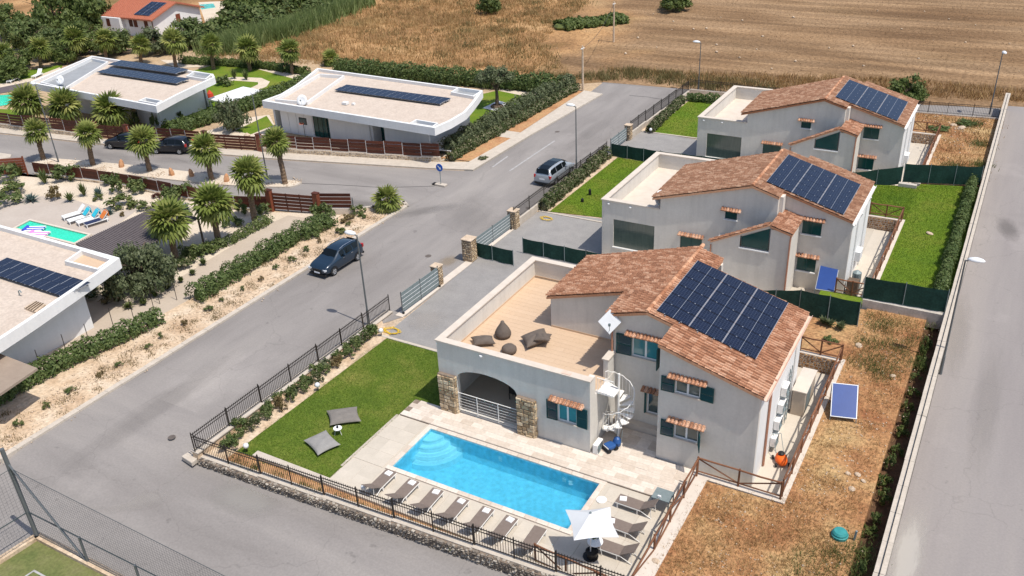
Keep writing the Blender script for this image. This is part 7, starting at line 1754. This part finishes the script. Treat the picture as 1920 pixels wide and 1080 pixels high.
# bean bags
def pillow(name, label, c, u, v, hgt, m, cat='beanbag', pz=0.0, fold=None):
    """flat square bag with pinched corners; u, v half axes"""
    c = Vector(c); u = Vector((*u,0)); v = Vector((*v,0)); n = 22; vs = []; fs = []
    def P_(i, j, s_):
        a = -1+2*i/n; b = -1+2*j/n; k = max(0, (1-a*a)*(1-b*b)); e = 1-.10*(1-abs(a)**2)*abs(b)**3-0; e2 = 1-.10*(1-abs(b)**2)*abs(a)**3
        z = hgt*(k**.42)*.5*s_ + .018*math.sin(a*9+b*4)*k*s_ ; p = c+u*a*e2+v*b*e+Vector((0,0,pz+hgt*.5+z)); 
        if fold: p.z += fold*max(0, b)**2; p -= v*.25*max(0,b)**2
        return p
    for s_ in (1,-1):
        for i in range(n+1):
            for j in range(n+1): vs.append(P_(i,j,s_))
    M_ = (n+1)**2
    for i in range(n):
        for j in range(n):
            q = (i*(n+1)+j, (i+1)*(n+1)+j, (i+1)*(n+1)+j+1, i*(n+1)+j+1); fs.append(q); fs.append(tuple(M_+k for k in reversed(q)))
    mb = MB(); mb.add(vs, fs); o = mb.build(name, m, None, smooth=True, label=label, cat=cat); return o
def bag_px(label, z, px, m, hgt=.38):
    a, b, c, d = [at(*q, z) for q in px]; ctr = (a+b+c+d)/4; u = ((b-a)+(c-d))/4; v = ((d-a)+(c-b))/4
    return pillow('beanbag', label, (ctr.x,ctr.y,0), (u.x,u.y), (v.x,v.y), hgt, m, pz=z)
bag_px('light grey square beanbag lying on the lawn, nearer the pool corner', .05, ((570,830),(597,860),(640,838),(612,812)), W['bag_light'])
bag_px('brown grey square beanbag lying on the lawn behind the little table', .05, ((612,775),(620,803),(678,795),(671,767)), W['bag_mid'])
tp = at(635,815,.0); side_table('tiny round white table with a cup between the two lawn beanbags', (tp.x,tp.y,.04), .24, .42)
tag(link('cup', MB().lathe((0,0,0), [(.05,0),(.06,.12)], 8).mesh('cup', W['black']), None, (tp.x,tp.y,.465)), 'dark cup on the tiny lawn table', 'cup')
bag_px('folded beanbag lounge seat on the terrace beside the upper wall', 3.40, ((979,640),(985,659),(1037,644),(1018,622)), W['bag'], .55)
o = pillow('beanbag_pillow', 'raised pillow of the folded beanbag seat on the terrace', (*at(1018,636,3.8)[:2],0), (.42,.18), (-.1,.34), .30, W['bag'], cat='pillow', pz=3.78)
o = bag_px('flat pinched beanbag at the front corner of the terrace', 3.40, ((878,640),(893,652),(926,652),(928,635)), W['bag'], .45)
c = at(941,633,3.4); mb = MB(); mb.lathe((0,0,0), [(.30,0),(.46,.08),(.48,.25),(.38,.5),(.22,.75),(.12,.9),(.10,1.0)], 14); o = mb.build('beanbag', W['bag'], None, smooth=True, local=True, label='upright pear shaped beanbag on the terrace', cat='beanbag'); o.location = (c.x,c.y+.15,3.4)
c = at(955,660,3.4); mb = MB(); mb.lathe((0,0,0), [(.30,0),(.42,.08),(.42,.28),(.30,.40),(.05,.43)], 14); o = mb.build('pouf', W['bag'], None, smooth=True, local=True, label='low round pouf just behind the terrace parapet', cat='pouf'); o.location = (c.x,c.y,3.4)
# porch table and chairs in the shade behind the arch
t = thing('dining_table', 'wooden dining table in the shade of the arched porch', 'table', (-21.2,37.0,.12)); MB().box(-1.0,1.0,-.45,.45,.70,.75).build('table_top', W['bark'], t, local=True)
for x in (-.9,.9):
    for y in (-.38,.38): MB().box(x-.035,x+.035,y-.035,y+.035,0,.70).build('leg', W['bark'], t, local=True)
def chair(label, p, rz):
    t = thing('dining_chair', label, 'chair', p, rz); MB().box(-.22,.22,-.22,.22,.43,.46).build('seat', W['black'], t, local=True); MB().box(-.22,.22,.19,.22,.46,.9).build('backrest', W['black'], t, local=True)
    for x in (-.2,.2):
        for y in (-.2,.2): MB().box(x-.018,x+.018,y-.018,y+.018,0,.43).build('leg', W['black'], t, local=True)
for i, (x, y, r) in enumerate(((-21.8,36.2,PI),(-20.7,36.2,PI),(-21.8,37.8,0),(-20.7,37.8,0))): chair(('near left','near right','far left','far right')[i]+' black chair at the table in the arched porch', (x,y,.12), r)

# garden lamps, hoses, technical things
GLB = None
for k, (a, b, lab) in enumerate(((595,722,'white globe garden lamp among the shrubs by the left iron fence'), (461,836,'white globe garden lamp at the front corner of the lawn'), (682,914,'white globe garden lamp beside the first pool lounger'), (885,993,'white globe garden lamp behind the iron fence in front of the middle loungers'), (714,620,'white globe garden lamp beside the yellow hose'), (1220,243,'white globe garden lamp at the far lawn corner'))):
    p = at(a, b, .45); t = thing('globe_lamp', lab, 'garden lamp', (p.x,p.y,.04)); t['group'] = 'white globe lamps in the pool garden' if k < 5 else 'white globe lamps far lawn'
    MB().lathe((0,0,.42), [(.05,-.16),(.12,-.12),(.16,0),(.13,.10),(.03,.16)], 12).build('globe', W['lampwhite'], t, local=True, smooth=True); MB().tube([(0,0,0),(0,0,.28)], .03, 6).build('stem', W['black'], t, local=True)
def hose(label, c, r, n=5, tail=None):
    t = thing('garden_hose', label, 'hose', c); mb = MB(); pts = []
    for k in range(n*14): a = k*2*PI/14; rr = r*(.55+.45*rng.random()); pts.append((rr*math.cos(a)*1.3, rr*math.sin(a)*.8, .03+.09*rng.random()))
    if tail: pts += [(x,y,.03) for x,y in tail]
    mb.tube(pts, .013, 5); mb.build('hose', W['yellow'], t, local=True)
c = at(735,622,.03); hose('yellow garden hose lying coiled at the lawn corner of the pool house drive', (c.x,c.y,.05), .55, 6, [(-.5,-.4),(-1.0,-.9),(-1.0,-1.4)]); c = at(1025,411,.03); hose('yellow hose heaped on the drive of the second house', (c.x,c.y,.03), .5)
t = thing('septic_tank_lid', 'teal round tank lid half buried in the dry grass', 'tank lid', (*at(1574,1005,1.0)[:2],.98)); MB().lathe((0,0,0), [(.36,-.1),(.37,.14),(.33,.16),(.33,.24),(.26,.33),(.05,.36)], 18).build('lid', W['tank'], t, local=True); tag(link('pipe', MB().tube([(0,0,0),(.05,0,.55)], .05, 7).mesh('pipe', W['galv']), None, (*at(1601,1012,1.0)[:2],.98)), 'short grey pipe sticking up beside the teal tank lid', 'pipe')
def collector(label, q, zlo, zhi):
    a, b, c, d = [Vector(at(x,y,z)) for (x,y),z in zip(q,(zhi,zhi,zlo,zlo))]; t = thing('solar_collector', label, 'solar collector', ((a.x+c.x)/2,(a.y+c.y)/2,zlo-.6)); ux = (b-a).normalized(); vv = (d-a).normalized(); ctr = (a+c)/2; ctr = (a+b+c+d)/4; W_ = (b-a).length/2; Hh = (d-a).length/2; nz = ux.cross(-vv).normalized()
    if nz.z < 0: nz = -nz
    MB().obox(ctr-nz*.05, W_, Hh, .045, ux, vv, nz).build('frame', W['silver'], t); MB().obox(ctr+nz*.003, W_-.045, Hh-.045, .008, ux, vv, nz).build('absorber', W['thermal'], t)
    mb = MB()
    for p in (a,b,c,d): mb.bar((p.x,p.y,.9 if p.x > -6.3 else 0), p-nz*.08, .04)
    mb.build('stand', W['galv'], t)
collector('blue solar collector on a stand at the edge of the dry yard', ((1561,717),(1610,722),(1606,786),(1557,780)), 1.25, 2.3)
collector('deep blue solar collector in front of the second house', ((1540,485),(1576,490),(1565,547),(1528,542)), 1.0, 2.2); collector('small blue solar collector in front of the farthest house', ((1639,298),(1668,298),(1667,313),(1636,312)), 1.1, 1.9)
def ac_unit(label, p, rz=0.0):
    t = thing('ac_unit', label, 'air conditioner', p, rz); MB().box(-.36,.36,-.14,.14,0,.55).build('casing', W['white_metal'], t, local=True, bevel=.02); MB().box(-.30,.30,-.146,-.141,.05,.50).build('front_grille', W['polegrey'], t, local=True)
    mb = MB()
    for k in range(6): mb.tube([(-.12+.045*(k+1)*math.cos(2*PI*j/12), -.150, .275+.04*(k+1)*math.sin(2*PI*j/12)) for j in range(13)], .006, 4)
    mb.build('fan_grille', W['galv'], t, local=True); MB().box(-.33,.33,-.16,.16,-.06,-.005).build('bracket', W['galv'], t, local=True)
for k in range(4): ac_unit(('lowest','second lowest','third','topmost')[k]+' of the grey outdoor units stacked on the side wall of the pool house', (-7.49,38.3+k*.42,.5+k*.78-.1), PI/2)
c = at(1120,845,.05); ac_unit('cream outdoor unit at the terrace wall corner near the blue pool cleaner', (-15.55,34.05,.13), PI/2)
t = thing('technical_cabinet', 'beige plastered technical box in the sunk path beside the pool house', 'cabinet', (-7.0,43.2,.03)); MB().box(-.5,.2,-1.5,.9,0,1.55).build('casing', W['path'], t, local=True, bevel=.02); MB().box(-.54,.25,-1.55,.95,1.551,1.61).build('lid', W['cap'], t, local=True); MB().box(.205,.22,-1.2,-.2,.1,1.4).build('door', W['galv'], t, local=True)
t = thing('technical_cabinet', 'dark pump equipment beside the path of the second house', 'equipment', (-7.2,57.0,.03)); MB().box(-.4,.3,-.3,.4,0,1.0).build('casing', W['bark'], t, local=True); MB().lathe((.0,.9,0), [(.3,0),(.3,1.2),(.1,1.35)], 12).build('tank', W['galv'], t, local=True)
c = at(1458,842,.2); t = thing('lawn_mower', 'orange lawn mower with grey handle beside the side wall of the pool house', 'lawn mower', (-6.85,37.35,.03), .5)
mb = MB(); mb.lathe((0,0,.15), [(.36,0),(.38,.08),(.34,.22),(.2,.32),(.05,.34)], 14); o = mb.build('deck', W['orange'], t, local=True, smooth=True); o.scale = (.8,1.25,1); MB().lathe((0,.1,.45), [(.16,0),(.17,.12),(.08,.2)], 10).build('engine', W['black'], t, local=True)
for x in (-.33,.33):
    for y in (-.3,.35): MB().tube([(x-.04,y,.11),(x+.04,y,.11)], .11, 10).build('wheel', W['rubber'], t, local=True)
mb = MB()
for x in (-.2,.2): mb.tube([(x,.35,.35),(x,1.15,1.0)], .016, 5)
mb.tube([(-.2,1.15,1.0),(.2,1.15,1.0)], .02, 5); mb.build('handle', W['galv'], t, local=True)
t = thing('pool_cleaner', 'blue robotic pool cleaner on its caddy by the spiral staircase', 'pool cleaner', (-15.0,34.45,.10), -.5)
MB().box(-.25,.25,-.3,.2,.14,.36).build('body', W['blue'], t, local=True, bevel=.05); MB().lathe((0,.42,.12), [(.2,0),(.24,.2),(.16,.42),(.05,.5)], 12).build('cable_drum', W['blue'], t, local=True)
for y in (-.28,.18): MB().tube([(-.3,y,.13),(.3,y,.13)], .12, 10).build('roller', W['rubber'], t, local=True)
MB().box(-.22,.22,-.33,-.301,.18,.30).build('grille', W['white'], t, local=True)
mb = MB(); mb.tube([(-.2,.5,.1),(-.2,.62,1.1),(.2,.62,1.1),(.2,.5,.1)], .018, 5); mb.build('caddy_handle', W['galv'], t, local=True)
sat_dish('satellite_dish', 'white square antenna on the wall corner above the terrace of the pool house', tuple(aty(1143,628,36.55)), .60, (.35,-.85,.42), .80, True)
sat_dish('satellite_dish', 'round white dish on the terrace of the second house', (-20.9,56.3,3.4), .55, (.75,-.5,.3), 1.6); sat_dish('satellite_dish', 'round white dish on the terrace of the farthest house', (-20.8,78.6,3.4), .55, (.75,-.5,.3), 1.5)
t = thing('ladder', 'aluminium ladder rack on the side wall', 'ladder', (-7.5,39.5,0)); mb = MB()
for y in (40.6,41.0): mb.box(-7.56,-7.52,y-.02,y+.02,.1,3.6)
for k in range(11): mb.box(-7.555,-7.525,40.62,40.98,.3+k*.3,.33+k*.3)
mb.build('rungs', W['galv'], t)
# left villa pool furniture
def white_lounger(label, p, rz, cloth, clothm):
    t = thing('sun_lounger', label, 'sun lounger', p, rz, 'white loungers by the turquoise pool'); fr = MB(); fr.box(-.33,.33,-.6,1.3,.27,.32); fr.build('frame', W['white'], t, local=True)
    for x in (-.3,.3):
        for y in (-.55,1.2): MB().box(x-.03,x+.03,y-.03,y+.03,0,.27).build('leg', W['white'], t, local=True)
    MB().box(-.30,.30,-.58,.75,.321,.37).build('cushion', W[clothm], t, local=True); a = .75; MB().obox((0,.80+.3,.60), .31,.40,.03, (1,0,0), (0,math.cos(a),math.sin(a))).build('backrest', W['white'], t, local=True)
    if cloth:
        q = MB(); q.obox((0,1.07,.67), .33,.36,.02, (1,0,0), (0,math.cos(a),math.sin(a))); q.obox((0,1.42,.72), .33,.02,.25, (1,0,0)); o = q.build('towel', W[cloth], None, local=True, label=label.split(' lounger')[0].replace('white','')+' towel over the lounger back', cat='towel'); o.location = p; o.rotation_euler = (0,0,rz); o['label'] = {'turq':'turquoise towel over the back of a white lounger','orangecloth':'orange patterned towel over the back of the last white lounger','red':'small red towel'}[cloth]+(' next to the empty one' if 'second' in label else '')
for k, (a, b, cl, cm, lab) in enumerate(((132,410,None,'white','leftmost white lounger by the turquoise pool with nothing on it'), (142,417,'turq','white','second white lounger by the turquoise pool'), (159,420,'turq','white','third white lounger by the turquoise pool'), (174,423,'orangecloth','navy','rightmost white lounger with a navy cushion by the turquoise pool'))):
    p = at(a, b); white_lounger(lab, (p.x,p.y,.02), -.30, cl, cm)
def air_mat(label, p, rz, m1):
    t = thing('air_mattress', label, 'air mattress', p, rz); 
    for k in range(5): MB().tube([(-.75,-.4+k*.2,.1),(.75,-.4+k*.2,.1)], .10, 8).build('tube', W[m1] if k % 2 else W['white'], t, local=True)
    MB().tube([(-.8,-.45,.16),(-.8,.45,.16)], .15, 8).build('pillow', W[m1], t, local=True)
W['pinkp'] = mat('pink_plastic', (.62,.25,.55), rough=.4); W['bluep'] = mat('violet_blue_plastic', (.05,.08,.5), rough=.4)
c = at(66,431,.15); air_mat('blue and white air mattress floating in the turquoise pool', (c.x,c.y,.13), .5, 'bluep'); c = at(77,434,.15); air_mat('pink air mattress floating in the turquoise pool', (c.x+.5,c.y-.5,.12), .4, 'pinkp')
c = at(397,193); t = thing('beach_umbrella', 'small folded red parasol beside the garden pavilion', 'parasol', (c.x,c.y,0)); MB().lathe((0,0,.3), [(.05,0),(.45,.3),(.35,.9),(.05,1.3)], 9).build('cloth', W['red'], t, local=True); MB().tube([(0,0,0),(0,0,1.7)], .03, 6).build('pole', W['galv'], t, local=True)
c = at(466,268); t = thing('wood_stump', 'pale wooden stump figure on the lawn by the olive tree', 'garden ornament', (c.x,c.y,0)); MB().lathe((0,0,0), [(.4,0),(.45,.3),(.3,.7),(.35,.9),(.1,1.1)], 8).build('figure', W['rock'], t, local=True)
for k, (a, b) in enumerate(((22,155),(68,146))): p = at(a,b); white_lounger(('white lounger on the lawn left of the upper villa','white lounger nearer the upper villa roof')[k], (p.x,p.y,.03), .4, None, 'white')
for k, (a, b) in enumerate(((1290,366),(1278,379))):
    p = at(1106-k*14, 366+k*13); o = MB().lathe((0,0,0), [(.13,0),(.13,.35),(.08,.45)], 8).mesh('spotlight', W['black']); tag(link('spotlight', o, None, (p.x,p.y,.03), None, (1,1,1.2-.5*k)), ('taller small black object on the second lawn','smaller black object on the second lawn')[k], 'garden light')
# things with nothing assigned yet
for o in list(COL.objects):
    if o.parent is None and o.type in ('MESH','EMPTY') and not o.get('category') and not o.get('kind'): print('UNTAGGED', o.name)
print('objects', len(COL.objects))
